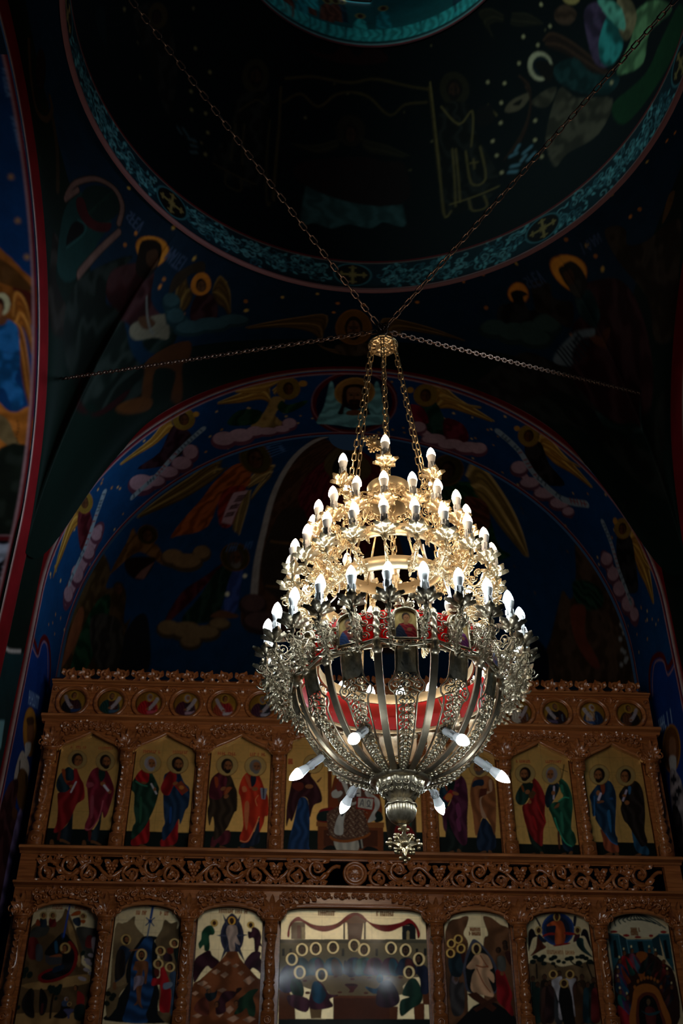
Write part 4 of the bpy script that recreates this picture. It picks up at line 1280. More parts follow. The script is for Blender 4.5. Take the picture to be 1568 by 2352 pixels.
H|1a100a|5a3a24,0,,0,c6a566,1|1892 3397 1911 3398 1895 3420
s|1a2420|0,50,.4|1912 3402 1969 3403 1964 3303 1935 3128 1870 3127 1889 3302
H|1a100a|5a3a24,0,2a1c12,0,c6a566,1|1944 3433 1963 3434 1947 3456
s|5a1414|0,50,.4|1925 3363 1982 3364 1978 3264 1954 3128 1889 3127 1902 3263
H|1a100a|5a3a24,0,,0,c6a566,1|1958 3394 1977 3394 1961 3417
s|b8b2b8|.2,60,.3|1611 3433 1685 3456 1680 3408 1652 3338 1627 3157 1659 3154 1624 3337 1602 3389
s|a8a2a8|.2,60,.3|1717 3443 1802 3440 1772 3391 1761 3339 1763 3168 1748 3193 1747 3339 1736 3400
s|0c0908||1665 3364 1701 3386 1736 3365 1752 3304 1752 3193 1750 3100 1666 3099 1644 3268 1651 3329
H|1a100a|4a2c18,0,,1.4,d0aa64,1|1619 3471 1642 3471 1622 3496
H|1a100a|4a2c18,0,,1.4,d0aa64,1|1756 3472 1779 3473 1759 3498
H|1a100a|4a2c18,0,,1.4,d0aa64,1|1700 3404 1723 3404 1703 3429
#lo6
s|cfc6a4||2102 3824 2136 3868 2235 3940 2352 3969 2462 3958 2588 3875 2639 3823 2478 3777 2311 3770 2227 3791
l|23393c|.0101|2302 3953 2161 3908 2141 3837
l|23393c|.0101|2312 3953 2193 3909 2186 3857
l|23393c|.0101|2322 3953 2225 3909 2231 3875
l|23393c|.0101|2332 3953 2257 3910 2275 3889
l|23393c|.0101|2341 3953 2290 3915 2319 3900
l|23393c|.0101|2351 3953 2322 3915 2362 3906
l|23393c|.0101|2361 3954 2355 3916 2405 3907
l|23393c|.0101|2371 3954 2387 3916 2446 3902
l|23393c|.0101|2381 3954 2418 3912 2487 3893
l|23393c|.0101|2390 3954 2451 3913 2527 3879
l|23393c|.0101|2400 3954 2483 3913 2566 3863
l|23393c|.0101|2410 3954 2515 3914 2605 3845
s|14464e||2305 3968 2417 3970 2376 3949 2339 3949
x|7a4a24|7,.0091,.0272|2309 3829 2385 3828
x|7a4a24|7,.009,.0271|2304 3799 2380 3798
p|1f4a54||2112 3798 2204 3795 2207 3601 2111 3478
p|15343c||2204 3795 2263 3757 2272 3636 2207 3601
p|1f4a54||2262 3752 2474 3756 2478 3639 2267 3636
p|15343c||2474 3756 2541 3796 2544 3623 2478 3639
p|1f4a54||2537 3800 2630 3802 2621 3498 2563 3602
p|0a1216||2150 3738 2172 3747 2176 3605 2139 3605
p|0a1216||2349 3734 2393 3735 2397 3651 2352 3650
p|0a1216||2569 3744 2594 3753 2600 3607 2568 3607
l|4a7a88|.0063|2125 3789 2194 3786
l|4a7a88|.0063|2263 3746 2471 3747
l|4a7a88|.0063|2262 3752 2267 3636
l|4a7a88|.0063|2541 3794 2624 3795
l|4a7a88|.0063|2200 3786 2207 3614
e|8c1414|0|2165 3809 2197 3810 2163 3799
e|8c1414|0|2266 3781 2294 3781 2265 3770
e|8c1414|0|2361 3769 2389 3769 2360 3759
e|8c1414|0|2474 3782 2493 3782 2472 3771
e|8c1414|0|2584 3814 2612 3814 2582 3803
s|cfc6a4||2102 3707 2114 3681 2112 3482 2100 3490
s|2a1410||2110 3470 2183 3597 2272 3641 2456 3643 2536 3581 2618 3477 2560 3090 2097 3084 2099 3244
s|8a4a18||2327 3641 2419 3643 2386 3553 2360 3452 2318 3473
s|6a3040|.3,50,.4|2272 3636 2312 3633 2351 3565 2325 3485 2277 3552 2259 3585
s|2a4a5a|.3,50,.4|2297 3624 2333 3561 2359 3502 2313 3493
H|3a2418|6a4228,1,,0,c6a566,1|2294 3662 2310 3663 2297 3682
e|d8c890|0|2294 3695 2301 3695 2293 3685
s|8c141c|.3,50,.4|2205 3618 2245 3615 2285 3548 2259 3468 2210 3534 2193 3567
s|14403a|.3,50,.4|2230 3606 2266 3543 2293 3485 2247 3476
H|3a2418|6a4228,1,,0,c6a566,1|2227 3644 2244 3644 2230 3664
e|d8c890|0|2228 3676 2234 3676 2226 3667
s|1a2a4a|.3,50,.4|2159 3554 2199 3551 2239 3484 2213 3405 2164 3470 2147 3504
s|8a3a1a|.3,50,.4|2184 3542 2220 3480 2247 3422 2201 3413
H|3a2418|6a4228,1,,0,c6a566,1|2181 3580 2197 3580 2184 3599
e|d8c890|0|2181 3612 2188 3612 2180 3602
s|4a2040|.3,50,.4|2134 3478 2174 3475 2214 3409 2188 3330 2140 3395 2122 3428
s|14405a|.3,50,.4|2159 3466 2195 3404 2222 3347 2176 3338
H|3a2418|6a4228,1,,0,c6a566,1|2156 3504 2172 3504 2159 3523
e|d8c890|0|2156 3535 2162 3535 2155 3526
s|12384a|.3,50,.4|2124 3412 2164 3408 2203 3343 2178 3265 2130 3330 2112 3362
s|5a3a5a|.3,50,.4|2149 3400 2185 3338 2212 3282 2166 3273
H|3a2418|6a4228,1,,0,c6a566,1|2146 3437 2162 3437 2149 3456
e|d8c890|0|2146 3468 2152 3468 2145 3459
s|12504e|.3,50,.4|2129 3321 2168 3318 2207 3253 2182 3177 2134 3240 2117 3272
s|3a2a5a|.3,50,.4|2154 3309 2189 3249 2216 3193 2170 3184
H|3a2418|6a4228,1,,0,c6a566,1|2150 3346 2166 3346 2153 3365
e|d8c890|0|2150 3377 2157 3377 2149 3368
s|1c1014|.3,50,.4|2418 3639 2459 3635 2351 3565 2352 3486 2422 3554 2451 3588
s|12201c|.3,50,.4|2425 3626 2369 3561 2323 3502 2367 3494
H|3a2418|6a4228,-1,,0,c6a566,1|2441 3665 2457 3665 2444 3684
e|d8c890|0|2442 3697 2448 3697 2440 3687
s|2a1814|.3,50,.4|2469 3614 2509 3610 2402 3541 2402 3461 2473 3529 2501 3563
s|14201c|.3,50,.4|2476 3601 2419 3537 2373 3478 2417 3470
H|3a2418|6a4228,-1,,0,c6a566,1|2491 3640 2508 3640 2495 3659
e|d8c890|0|2492 3672 2499 3672 2491 3662
s|5a1414|.3,50,.4|2523 3555 2563 3552 2456 3483 2456 3404 2526 3471 2555 3505
s|2a1a10|.3,50,.4|2529 3543 2473 3479 2427 3420 2471 3412
H|3a2418|6a4228,-1,,0,c6a566,1|2545 3581 2562 3581 2549 3600
e|d8c890|0|2546 3613 2553 3613 2545 3603
s|14202c|.3,50,.4|2540 3472 2580 3468 2473 3400 2473 3322 2543 3389 2571 3422
s|3a1410|.3,50,.4|2546 3459 2490 3396 2444 3338 2488 3330
H|3a2418|6a4228,-1,,0,c6a566,1|2562 3497 2579 3497 2566 3516
e|d8c890|0|2563 3528 2570 3529 2562 3519
s|1c1c20|.3,50,.4|2557 3364 2596 3360 2490 3294 2490 3217 2560 3282 2588 3315
s|3a1a1a|.3,50,.4|2563 3352 2508 3290 2462 3232 2505 3225
H|3a2418|6a4228,-1,,0,c6a566,1|2579 3389 2595 3389 2582 3408
e|d8c890|0|2580 3420 2586 3420 2578 3411
s|3c1c34|.3,50,.4|2181 3281 2220 3278 2259 3214 2233 3137 2186 3201 2169 3233
s|143a4a|.3,50,.4|2205 3269 2240 3209 2267 3154 2221 3145
H|3a2418|6a4228,1,,0,c6a566,1|2202 3306 2218 3306 2205 3325
e|d8c890|0|2202 3337 2209 3337 2201 3328
s|8a1420|.3,50,.3|2113 3244 2184 3189 2232 3101 2212 3085 2109 3100
s|9a5a24||2203 3085 2239 3286 2276 3377 2362 3411 2448 3387 2487 3298 2512 3089
s|5a2818||2256 3086 2272 3266 2313 3328 2375 3349 2437 3321 2462 3208 2468 3089
s|08090b||2282 3086 2286 3246 2322 3304 2370 3325 2419 3297 2440 3208 2446 3088
e|9a5a24|0|2273 3385 2284 3385 2270 3371
e|9a5a24|0|2307 3428 2317 3428 2304 3413
e|9a5a24|0|2336 3443 2347 3443 2334 3429
e|9a5a24|0|2365 3453 2376 3453 2362 3439
e|9a5a24|0|2392 3457 2403 3457 2390 3443
e|9a5a24|0|2419 3454 2430 3454 2417 3440
e|9a5a24|0|2445 3444 2455 3444 2442 3430
e|9a5a24|0|2469 3430 2480 3430 2467 3416
e|9a5a24|0|2489 3388 2500 3388 2486 3374
s|4a1a18|0,50,.3|2342 3235 2387 3239 2416 3200 2388 3088 2335 3087 2325 3186
s|1c4048||2298 3210 2353 3191 2454 3212 2418 3184 2350 3175
H|5a4a34|6a4a30,0,5a4a34,0,c6a566,1|2367 3276 2383 3276 2371 3300
#med 0
e|5a4018|1|0 0 118 0 0 118
e|a87a2c|1|0 2 109 2 0 109
s|160e12|.3,260,.4|-21 24 -71 0 -97 -53 -83 -88 -24 -116 47 -109 90 -73 83 -24 59 9 21 26
s|3a1016|.2,260,.4|-12 24 35 12 73 -35 65 -94 12 -112 -6 -47
s|1c3a6a||0 -83 53 -78 83 -68 47 -99 0 -106
s|b4a4a8||-85 47 -61 61 -24 -12 17 -61 -7 -78 -54 -17
x|5a4a50|7,.003,.02|-71 42 0 -59
e|7a4c2a|0|0 -61 17 -59 0 -52
H|140b07|8a5530,1,,1.45,c09038,1|7 57 33 54 9 94
#med 1
e|5a4018|1|0 0 118 0 0 118
e|a87a2c|1|0 2 109 2 0 109
s|0f3a34|.3,260,.4|-21 24 -71 0 -97 -53 -83 -88 -24 -116 47 -109 90 -73 83 -24 59 9 21 26
s|3a1410|.2,260,.4|-12 24 35 12 73 -35 65 -94 12 -112 -6 -47
s|3a5a78||0 -83 53 -78 83 -68 47 -99 0 -106
s|b4a4a8||68 57 94 40 71 -12 24 -73 2 -59 42 0
x|5a4a50|7,.003,.02|24 -59 78 40
e|7a4c2a|0|0 -61 17 -59 0 -52
H|3a2c22|8a5530,1,3a2c22,1.45,c09038,1|7 57 33 54 9 94
#med 2
e|5a4018|1|0 0 118 0 0 118
e|a87a2c|1|0 2 109 2 0 109
s|b01018|.3,260,.4|-21 24 -71 0 -97 -53 -83 -88 -24 -116 47 -109 90 -73 83 -24 59 9 21 26
s|7a0c12|.2,260,.4|-12 24 35 12 73 -35 65 -94 12 -112 -6 -47
s|c04a5a||0 -83 53 -78 83 -68 47 -99 0 -106
s|b4a4a8||68 57 94 40 71 -12 24 -73 2 -59 42 0
x|5a4a50|7,.003,.02|24 -59 78 40
e|7a4c2a|0|0 -61 17 -59 0 -52
H|7a7276|8a5530,1,8a8288,1.45,c09038,1|7 57 33 54 9 94
#med 3
e|5a4018|1|0 0 118 0 0 118
e|a87a2c|1|0 2 109 2 0 109
s|4a1428|.3,260,.4|-21 24 -71 0 -97 -53 -83 -88 -24 -116 47 -109 90 -73 83 -24 59 9 21 26
s|2a0c18|.2,260,.4|-12 24 35 12 73 -35 65 -94 12 -112 -6 -47
s|b08a98||0 -83 53 -78 83 -68 47 -99 0 -106
s|b4a4a8||68 57 94 40 71 -12 24 -73 2 -59 42 0
x|5a4a50|7,.003,.02|24 -59 78 40
e|7a4c2a|0|0 -61 17 -59 0 -52
H|8a8288|8a5530,1,9a9298,1.45,c09038,1|7 57 33 54 9 94
#med 4
e|5a4018|1|0 0 118 0 0 118
e|a87a2c|1|0 2 109 2 0 109
s|9a3a1c|.3,260,.4|-21 24 -71 0 -97 -53 -83 -88 -24 -116 47 -109 90 -73 83 -24 59 9 21 26
s|8c1018|.2,260,.4|-12 24 35 12 73 -35 65 -94 12 -112 -6 -47
s|c0b4b8||0 -83 53 -78 83 -68 47 -99 0 -106
s|b4a4a8||-85 47 -61 61 -24 -12 17 -61 -7 -78 -54 -17
x|5a4a50|7,.003,.02|-71 42 0 -59
e|7a4c2a|0|0 -61 17 -59 0 -52
H|1a0f09|8a5530,1,,1.45,c09038,1|7 57 33 54 9 94
#med 5
e|5a4018|1|0 0 118 0 0 118
e|a87a2c|1|0 2 109 2 0 109
s|42162c|.3,260,.4|-21 24 -71 0 -97 -53 -83 -88 -24 -116 47 -109 90 -73 83 -24 59 9 21 26
s|101820|.2,260,.4|-12 24 35 12 73 -35 65 -94 12 -112 -6 -47
s|a09aa8||0 -83 53 -78 83 -68 47 -99 0 -106
s|b4a4a8||68 57 94 40 71 -12 24 -73 2 -59 42 0
x|5a4a50|7,.003,.02|24 -59 78 40
e|7a4c2a|0|0 -61 17 -59 0 -52
H|6a6264|8a5530,1,6a6264,1.45,c09038,1|7 57 33 54 9 94
#med 6
e|5a4018|1|0 0 118 0 0 118
e|a87a2c|1|0 2 109 2 0 109
s|14404a|.3,260,.4|-21 24 -71 0 -97 -53 -83 -88 -24 -116 47 -109 90 -73 83 -24 59 9 21 26
s|1c1418|.2,260,.4|-12 24 35 12 73 -35 65 -94 12 -112 -6 -47
s|2a3a66||0 -83 53 -78 83 -68 47 -99 0 -106
s|b4a4a8||-85 47 -61 61 -24 -12 17 -61 -7 -78 -54 -17
x|5a4a50|7,.003,.02|-71 42 0 -59
e|7a4c2a|0|0 -61 17 -59 0 -52
H|2a1a10|8a5530,1,,1.45,c09038,1|7 57 33 54 9 94
#med 7
e|5a4018|1|0 0 118 0 0 118
e|a87a2c|1|0 2 109 2 0 109
s|6a1414|.3,260,.4|-21 24 -71 0 -97 -53 -83 -88 -24 -116 47 -109 90 -73 83 -24 59 9 21 26
s|1c1418|.2,260,.4|-12 24 35 12 73 -35 65 -94 12 -112 -6 -47
s|2a3a66||0 -83 53 -78 83 -68 47 -99 0 -106
s|b4a4a8||68 57 94 40 71 -12 24 -73 2 -59 42 0
x|5a4a50|7,.003,.02|24 -59 78 40
e|7a4c2a|0|0 -61 17 -59 0 -52
H|2a1a10|8a5530,1,2a1a10,1.45,c09038,1|7 57 33 54 9 94
#med 8
e|5a4018|1|0 0 118 0 0 118
e|a87a2c|1|0 2 109 2 0 109
s|2a3a1c|.3,260,.4|-21 24 -71 0 -97 -53 -83 -88 -24 -116 47 -109 90 -73 83 -24 59 9 21 26
s|1c1418|.2,260,.4|12 24 -35 12 -73 -35 -65 -94 -12 -112 6 -47
s|2a3a66||0 -83 -53 -78 -83 -68 -47 -99 0 -106
s|b4a4a8||85 47 61 61 24 -12 -17 -61 7 -78 54 -17
x|5a4a50|7,.003,.02|71 42 0 -59
e|7a4c2a|0|0 -61 17 -59 0 -52
H|2a1a10|8a5530,-1,,1.45,c09038,1|-7 57 -33 54 -9 94
#med 9
e|5a4018|1|0 0 118 0 0 118
e|a87a2c|1|0 2 109 2 0 109
s|4a2a14|.3,260,.4|-21 24 -71 0 -97 -53 -83 -88 -24 -116 47 -109 90 -73 83 -24 59 9 21 26
s|1c1418|.2,260,.4|12 24 -35 12 -73 -35 -65 -94 -12 -112 6 -47
s|2a3a66||0 -83 -53 -78 -83 -68 -47 -99 0 -106
s|b4a4a8||-68 57 -94 40 -71 -12 -24 -73 -2 -59 -42 0
x|5a4a50|7,.003,.02|-24 -59 -78 40
e|7a4c2a|0|0 -61 17 -59 0 -52
H|2a1a10|8a5530,-1,2a1a10,1.45,c09038,1|-7 57 -33 54 -9 94
#med 10
e|5a4018|1|0 0 118 0 0 118
e|a87a2c|1|0 2 109 2 0 109
s|7a1420|.3,260,.4|-21 24 -71 0 -97 -53 -83 -88 -24 -116 47 -109 90 -73 83 -24 59 9 21 26
s|1c1418|.2,260,.4|12 24 -35 12 -73 -35 -65 -94 -12 -112 6 -47
s|2a3a66||0 -83 -53 -78 -83 -68 -47 -99 0 -106
s|b4a4a8||85 47 61 61 24 -12 -17 -61 7 -78 54 -17
x|5a4a50|7,.003,.02|71 42 0 -59
e|7a4c2a|0|0 -61 17 -59 0 -52
H|2a1a10|8a5530,-1,,1.45,c09038,1|-7 57 -33 54 -9 94
#med 11
e|5a4018|1|0 0 118 0 0 118
e|a87a2c|1|0 2 109 2 0 109
s|183a2c|.3,260,.4|-21 24 -71 0 -97 -53 -83 -88 -24 -116 47 -109 90 -73 83 -24 59 9 21 26
s|1c1418|.2,260,.4|12 24 -35 12 -73 -35 -65 -94 -12 -112 6 -47
s|2a3a66||0 -83 -53 -78 -83 -68 -47 -99 0 -106
s|b4a4a8||-68 57 -94 40 -71 -12 -24 -73 -2 -59 -42 0
x|5a4a50|7,.003,.02|-24 -59 -78 40
e|7a4c2a|0|0 -61 17 -59 0 -52
H|2a1a10|8a5530,-1,2a1a10,1.45,c09038,1|-7 57 -33 54 -9 94
#med 12
e|5a4018|1|0 0 118 0 0 118
e|a87a2c|1|0 2 109 2 0 109
s|5a3018|.3,260,.4|-21 24 -71 0 -97 -53 -83 -88 -24 -116 47 -109 90 -73 83 -24 59 9 21 26
s|c8bca8|.2,260,.4|12 24 -35 12 -73 -35 -65 -94 -12 -112 6 -47
s|b8aca0||0 -83 -53 -78 -83 -68 -47 -99 0 -106
s|b4a4a8||85 47 61 61 24 -12 -17 -61 7 -78 54 -17
x|5a4a50|7,.003,.02|71 42 0 -59
e|7a4c2a|0|0 -61 17 -59 0 -52
H|8a2a14|8a5530,-1,3a241a,1.45,c09038,1|-7 57 -33 54 -9 94
#med 13
e|5a4018|1|0 0 118 0 0 118
e|a87a2c|1|0 2 109 2 0 109
s|26101c|.3,260,.4|-21 24 -71 0 -97 -53 -83 -88 -24 -116 47 -109 90 -73 83 -24 59 9 21 26
s|100a10|.2,260,.4|12 24 -35 12 -73 -35 -65 -94 -12 -112 6 -47
s|5a4a6a||0 -83 -53 -78 -83 -68 -47 -99 0 -106
s|b4a4a8||-68 57 -94 40 -71 -12 -24 -73 -2 -59 -42 0
x|5a4a50|7,.003,.02|-24 -59 -78 40
e|7a4c2a|0|0 -61 17 -59 0 -52
H|3a2a28|8a5530,-1,3a2a28,1.45,c09038,1|-7 57 -33 54 -9 94
#med 14
e|5a4018|1|0 0 118 0 0 118
e|a87a2c|1|0 2 109 2 0 109
s|1c2c4a|.3,260,.4|-21 24 -71 0 -97 -53 -83 -88 -24 -116 47 -109 90 -73 83 -24 59 9 21 26
s|b08a68|.2,260,.4|12 24 -35 12 -73 -35 -65 -94 -12 -112 6 -47
s|2a4a80||0 -83 -53 -78 -83 -68 -47 -99 0 -106
s|b4a4a8||-68 57 -94 40 -71 -12 -24 -73 -2 -59 -42 0
x|5a4a50|7,.003,.02|-24 -59 -78 40
e|7a4c2a|0|0 -61 17 -59 0 -52
H|9a9298|8a5530,-1,9a9298,1.45,c09038,1|-7 57 -33 54 -9 94
#med 15
e|5a4018|1|0 0 118 0 0 118
e|a87a2c|1|0 2 109 2 0 109
s|1c100c|.3,260,.4|-21 24 -71 0 -97 -53 -83 -88 -24 -116 47 -109 90 -73 83 -24 59 9 21 26
s|5a3018|.2,260,.4|12 24 -35 12 -73 -35 -65 -94 -12 -112 6 -47
s|5a3018||0 -83 -53 -78 -83 -68 -47 -99 0 -106
s|b4a4a8||85 47 61 61 24 -12 -17 -61 7 -78 54 -17
x|5a4a50|7,.003,.02|71 42 0 -59
e|7a4c2a|0|0 -61 17 -59 0 -52
H|140b07|8a5530,-1,,1.45,c09038,1|-7 57 -33 54 -9 94
#soffit
W|a8762c|e0b460|-959 332 -993 13 -1199 101 -1554 135 -922 437 -1049 302 -1308 255 -1552 161
W|b88436|e0b460|-919 197 -767 29 -867 -4 -1351 19 -895 278 -818 81 -1072 184 -1340 77
s|8c6c3a|.3,26,.4|-920 307 -780 401 -897 616 -793 802 -833 891 -1192 751 -1027 535
s|1c3a1c|.3,26,.4|-818 391 -742 486 -525 453 -587 556 -767 633 -871 509
s|12301c|.3,26,.4|-1466 515 -1313 382 -1053 507 -1136 687 -1376 619
H|2a160a|56321a,.6,,1.75,b08838,1|-742 214 -677 229 -742 106
e|b07a2c|0|-579 167 -529 175 -579 218
l|6a3a48|.1449|-1522 793 -1317 840 -1140 840 -993 896 -820 910 -728 835
l|b08a92|.106|-1521 778 -1316 825 -1140 824 -993 880 -820 894 -728 819
e|6a3a48|0|-1523 804 -1363 889 -1531 960
e|6a3a48|0|-1317 850 -1145 928 -1323 1000
e|6a3a48|0|-1140 842 -1017 890 -1143 951
e|6a3a48|0|-993 894 -857 938 -995 978
e|6a3a48|0|-820 907 -711 936 -820 984
e|6a3a48|0|-728 839 -633 860 -727 957
e|b08a92|0|-1520 766 -1384 839 -1527 884
e|b08a92|0|-1316 814 -1168 880 -1320 927
e|b08a92|0|-1139 816 -1034 857 -1142 898
e|b08a92|0|-993 873 -876 912 -994 937
e|b08a92|0|-820 889 -727 913 -820 946
e|b08a92|0|-728 810 -647 828 -727 899
W|b0782a|e0b058|-2133 108 -2160 -38 -2419 134 -2854 129 -2090 251 -2188 213 -2405 257 -2842 160
s|2a1018|.3,26,.4|-2123 152 -1967 321 -1917 566 -2216 727 -2653 426 -2335 431
H|2a160a|56321a,.6,,1.7,b08838,1|-1980 146 -1913 192 -1970 44
e|b07a2c|0|-1828 167 -1791 190 -1831 209
l|5a3040|.2086|-2633 718 -2454 854 -2263 865 -2077 857 -1948 755
l|a8808a|.1528|-2631 704 -2452 839 -2261 850 -2076 842 -1947 740
e|5a3040|0|-2635 733 -2449 917 -2662 903
e|5a3040|0|-2454 859 -2306 996 -2470 973
e|5a3040|0|-2264 870 -2118 994 -2277 987
e|5a3040|0|-2078 867 -1934 978 -2092 1010
e|5a3040|0|-1949 767 -1843 843 -1963 926
e|a8808a|0|-2629 691 -2469 848 -2649 820
e|a8808a|0|-2450 830 -2324 948 -2462 917
e|a8808a|0|-2260 841 -2135 947 -2271 930
e|a8808a|0|-2075 831 -1951 927 -2085 940
e|a8808a|0|-1946 728 -1855 793 -1957 848
l|87949c|.0798|-1766 456 -2113 614 -2442 767 -2783 788
x|2a3a4a|8,.0133,.0512|-1766 456 -2113 614
x|8a2a2a|8,.014,.0537|-2113 614 -2442 767
x|2a3a4a|8,.0147,.0566|-2442 767 -2783 788
W|a87428|d8a850|-3584 103 -3542 -67 -3839 65 -4262 221 -3588 252 -3766 206 -4036 248 -4286 223
s|481016|.3,26,.4|-3560 97 -3411 327 -3490 749 -3698 644 -3658 276
H|2a160a|56321a,.4,,1.7,b08838,1|-3455 98 -3399 168 -3430 16
l|5a3040|.313|-4134 824 -3881 835 -3605 815 -3418 737
l|a07a84|.2301|-4129 815 -3876 825 -3602 803 -3415 725
e|5a3040|0|-4139 833 -4051 977 -4198 940
e|5a3040|0|-3886 848 -3777 1017 -3945 987
e|5a3040|0|-3608 824 -3505 970 -3649 946
e|5a3040|0|-3420 744 -3330 865 -3453 859
e|a07a84|0|-4125 807 -4050 929 -4169 888
e|a07a84|0|-3872 814 -3778 957 -3916 920
e|a07a84|0|-3599 794 -3510 918 -3629 887
e|a07a84|0|-3412 716 -3335 819 -3437 803
l|87949c|.0781|-3152 294 -3317 445 -3633 674 -4049 726
x|2a3a4a|6,.013,.0501|-3152 294 -3317 445
x|8a2a2a|6,.0136,.0524|-3317 445 -3633 674
x|2a3a4a|6,.0148,.057|-3633 674 -4049 726
W|a8762c|e0b460|904 268 945 6 1186 144 1615 254 992 376 1110 323 1312 311 1568 285
W|b88436|e0b460|911 124 876 33 1191 177 1437 132 998 230 1146 216 1320 198 1428 155
s|123024|.3,26,.4|765 355 904 268 1062 528 1202 800 938 985 824 665
s|6a1024|.3,26,.4|640 449 801 451 889 678 727 700
s|5c1020|.3,26,.4|1062 528 1293 523 1381 756 1138 911
H|2a160a|56321a,-.5,,1.7,b08838,1|806 233 872 209 794 125
e|b07a2c|0|627 202 665 191 632 250
l|6a3a48|.1416|777 812 985 941 1194 936 1399 877 1525 816
l|b08a8e|.1035|775 797 983 926 1192 921 1397 863 1523 802
e|6a3a48|0|777 817 884 776 790 935
e|6a3a48|0|985 945 1143 869 998 1055
e|6a3a48|0|1195 940 1365 843 1210 1048
e|6a3a48|0|1400 882 1570 772 1418 995
e|6a3a48|0|1526 822 1633 750 1546 941
e|b08a8e|0|774 788 866 754 784 877
e|b08a8e|0|982 918 1117 854 992 1001
e|b08a8e|0|1191 913 1337 831 1202 995
e|b08a8e|0|1396 854 1541 761 1409 940
e|b08a8e|0|1521 793 1613 732 1536 883
W|b0782a|e0b058|2177 187 2215 -6 2477 94 2953 166 2286 273 2446 307 2648 250 2927 189
W|b0782a|e0b058|2186 108 2280 25 2485 122 2734 67 2263 184 2445 197 2557 159 2723 83
s|1c1414|.3,26,.4|2038 323 2201 167 2374 377 2640 486 2349 748 2131 601
H|2a160a|56321a,-.5,,1.7,b08838,1|2049 186 2108 138 2028 93
e|b07a2c|0|1896 181 1929 156 1904 218
l|5a3442|.1522|2051 765 2228 881 2443 868 2659 816 2797 819
l|a8848c|.1112|2048 752 2225 868 2440 855 2655 804 2793 807
e|5a3442|0|2053 773 2160 678 2081 898
e|5a3442|0|2229 886 2356 762 2254 989
e|5a3442|0|2445 872 2585 723 2472 972
e|5a3442|0|2660 822 2789 675 2691 923
e|5a3442|0|2797 820 2875 728 2822 894
e|a8848c|0|2046 742 2138 662 2067 837
e|a8848c|0|2223 861 2332 755 2242 939
e|a8848c|0|2438 847 2559 720 2459 923
e|a8848c|0|2653 797 2763 672 2676 874
e|a8848c|0|2791 802 2858 723 2810 858
l|87949c|.0877|1697 381 1991 493 2275 702 2662 717 2972 456
x|2a3a4a|7,.0146,.0561|1697 381 1991 493
x|8a2a2a|7,.015,.0577|1991 493 2275 702
x|2a3a4a|7,.0156,.0601|2275 702 2662 717
x|8a2a2a|7,.016,.0617|2662 717 2972 456
W|a87428|d8a850|3667 160 3675 -23 4019 63 4386 226 3755 226 3968 301 4135 276 4372 250
W|a87428|d8a850|3667 160 3719 10 3912 71 4143 26 3768 168 3926 167 4021 139 4133 50
s|1a1614|.3,26,.4|3506 348 3662 136 3873 287 4097 503 3868 813 3630 613
H|2a160a|56321a,-.4,,1.65,b08838,1|3523 188 3574 118 3488 122
e|b07a2c|0|3394 228 3420 195 3413 266
l|5a3442|.2299|3507 810 3676 853 3852 876 4066 829 4229 768
l|a07c84|.1681|3502 800 3671 844 3847 868 4060 822 4222 762
e|5a3442|0|3510 816 3592 695 3557 906
e|5a3442|0|3680 860 3764 731 3736 955
e|5a3442|0|3858 885 3950 735 3923 980
e|5a3442|0|4072 837 4167 676 4146 925
e|5a3442|0|4234 774 4301 656 4302 840
e|a07c84|0|3499 793 3569 691 3534 862
e|a07c84|0|3667 836 3738 727 3709 909
e|a07c84|0|3842 861 3921 733 3891 934
e|a07c84|0|4054 815 4135 678 4110 883
e|a07c84|0|4217 757 4275 657 4268 808
l|87949c|.07|3254 434 3459 533 3720 683 4079 746
x|2a3a4a|6,.0116,.0448|3254 434 3459 533
x|8a2a2a|6,.012,.0463|3459 533 3720 683
x|2a3a4a|6,.0126,.0485|3720 683 4079 746
e|520a0f|0|12 517 508 442 43 1081
l|94686a|.0109|492 446 487 584 450 722 381 850 285 956 169 1029 41 1060 -89 1046 -212 988 -318 894 -401 773 -453 637 -472 497 -459 365 -414 247 -341 150 -246 77 -135 30 -15 11 107 19 222 56 325 119 407 208 464 319 492 446
e|061430|0|12 517 449 456 38 1002
s|6aa0a0|1.3,40,.3|-409 851 -327 571 -279 201 -242 187 -176 479 20 658 196 459 230 165 275 190 355 533 440 752 358 855 202 898 36 958 -169 919 -306 895
e|a87a3a|0|9 345 241 323 22 591
e|8c602a|0|9 345 219 326 20 566
s|1c0f08||-110 253 -4 210 116 241 157 463 185 626 212 707 135 716 116 600 -83 595 -100 713 -167 713 -129 562 -130 398
s|7a5030||-73 300 4 257 82 292 95 470 59 572 -18 576 -69 479
s|22120a||-50 486 15 459 82 479 67 613 25 658 -21 618
s|6a4024||-47 661 97 652 123 718 24 742 -66 729
e|160a05|0|-27 392 -5 391 -26 405
l|22120a|.0095|-61 361 -1 356
e|160a05|0|47 388 69 387 48 401
l|22120a|.0095|13 358 73 351
l|4a2a16|.0135|10 378 8 467 26 471
e|4a1a14|0|18 525 45 523 19 534
p|0c306e||-5147 6 -5116 293 -4912 313 -4792 636 -5164 976 -6461 1547 -7309 638 -6442 -122
l|520a0f|.0566|-5058 11 -5071 148 -5081 261 -4965 279 -4865 372 -4827 536 -4878 680 -4996 805 -5114 858
l|94686a|.0149|-5133 1 -5117 285 -4971 334 -4896 401 -4874 517 -4941 630 -5088 765
e|8a5a1c|0|-5756 513 -5652 751 -5929 669
e|a8722a|0|-5747 505 -5656 715 -5902 644
s|7a4c30||-5719 366 -5640 525 -5697 640 -5812 640 -5859 491 -5801 402
s|b8b4b0||-5900 431 -5823 612 -5899 626 -5992 535 -5967 461
s|4a3020||-5708 319 -5616 504 -5651 575 -5743 387
s|b0a498||-6001 359 -5987 606 -6065 729 -6260 589 -6315 321 -6183 273
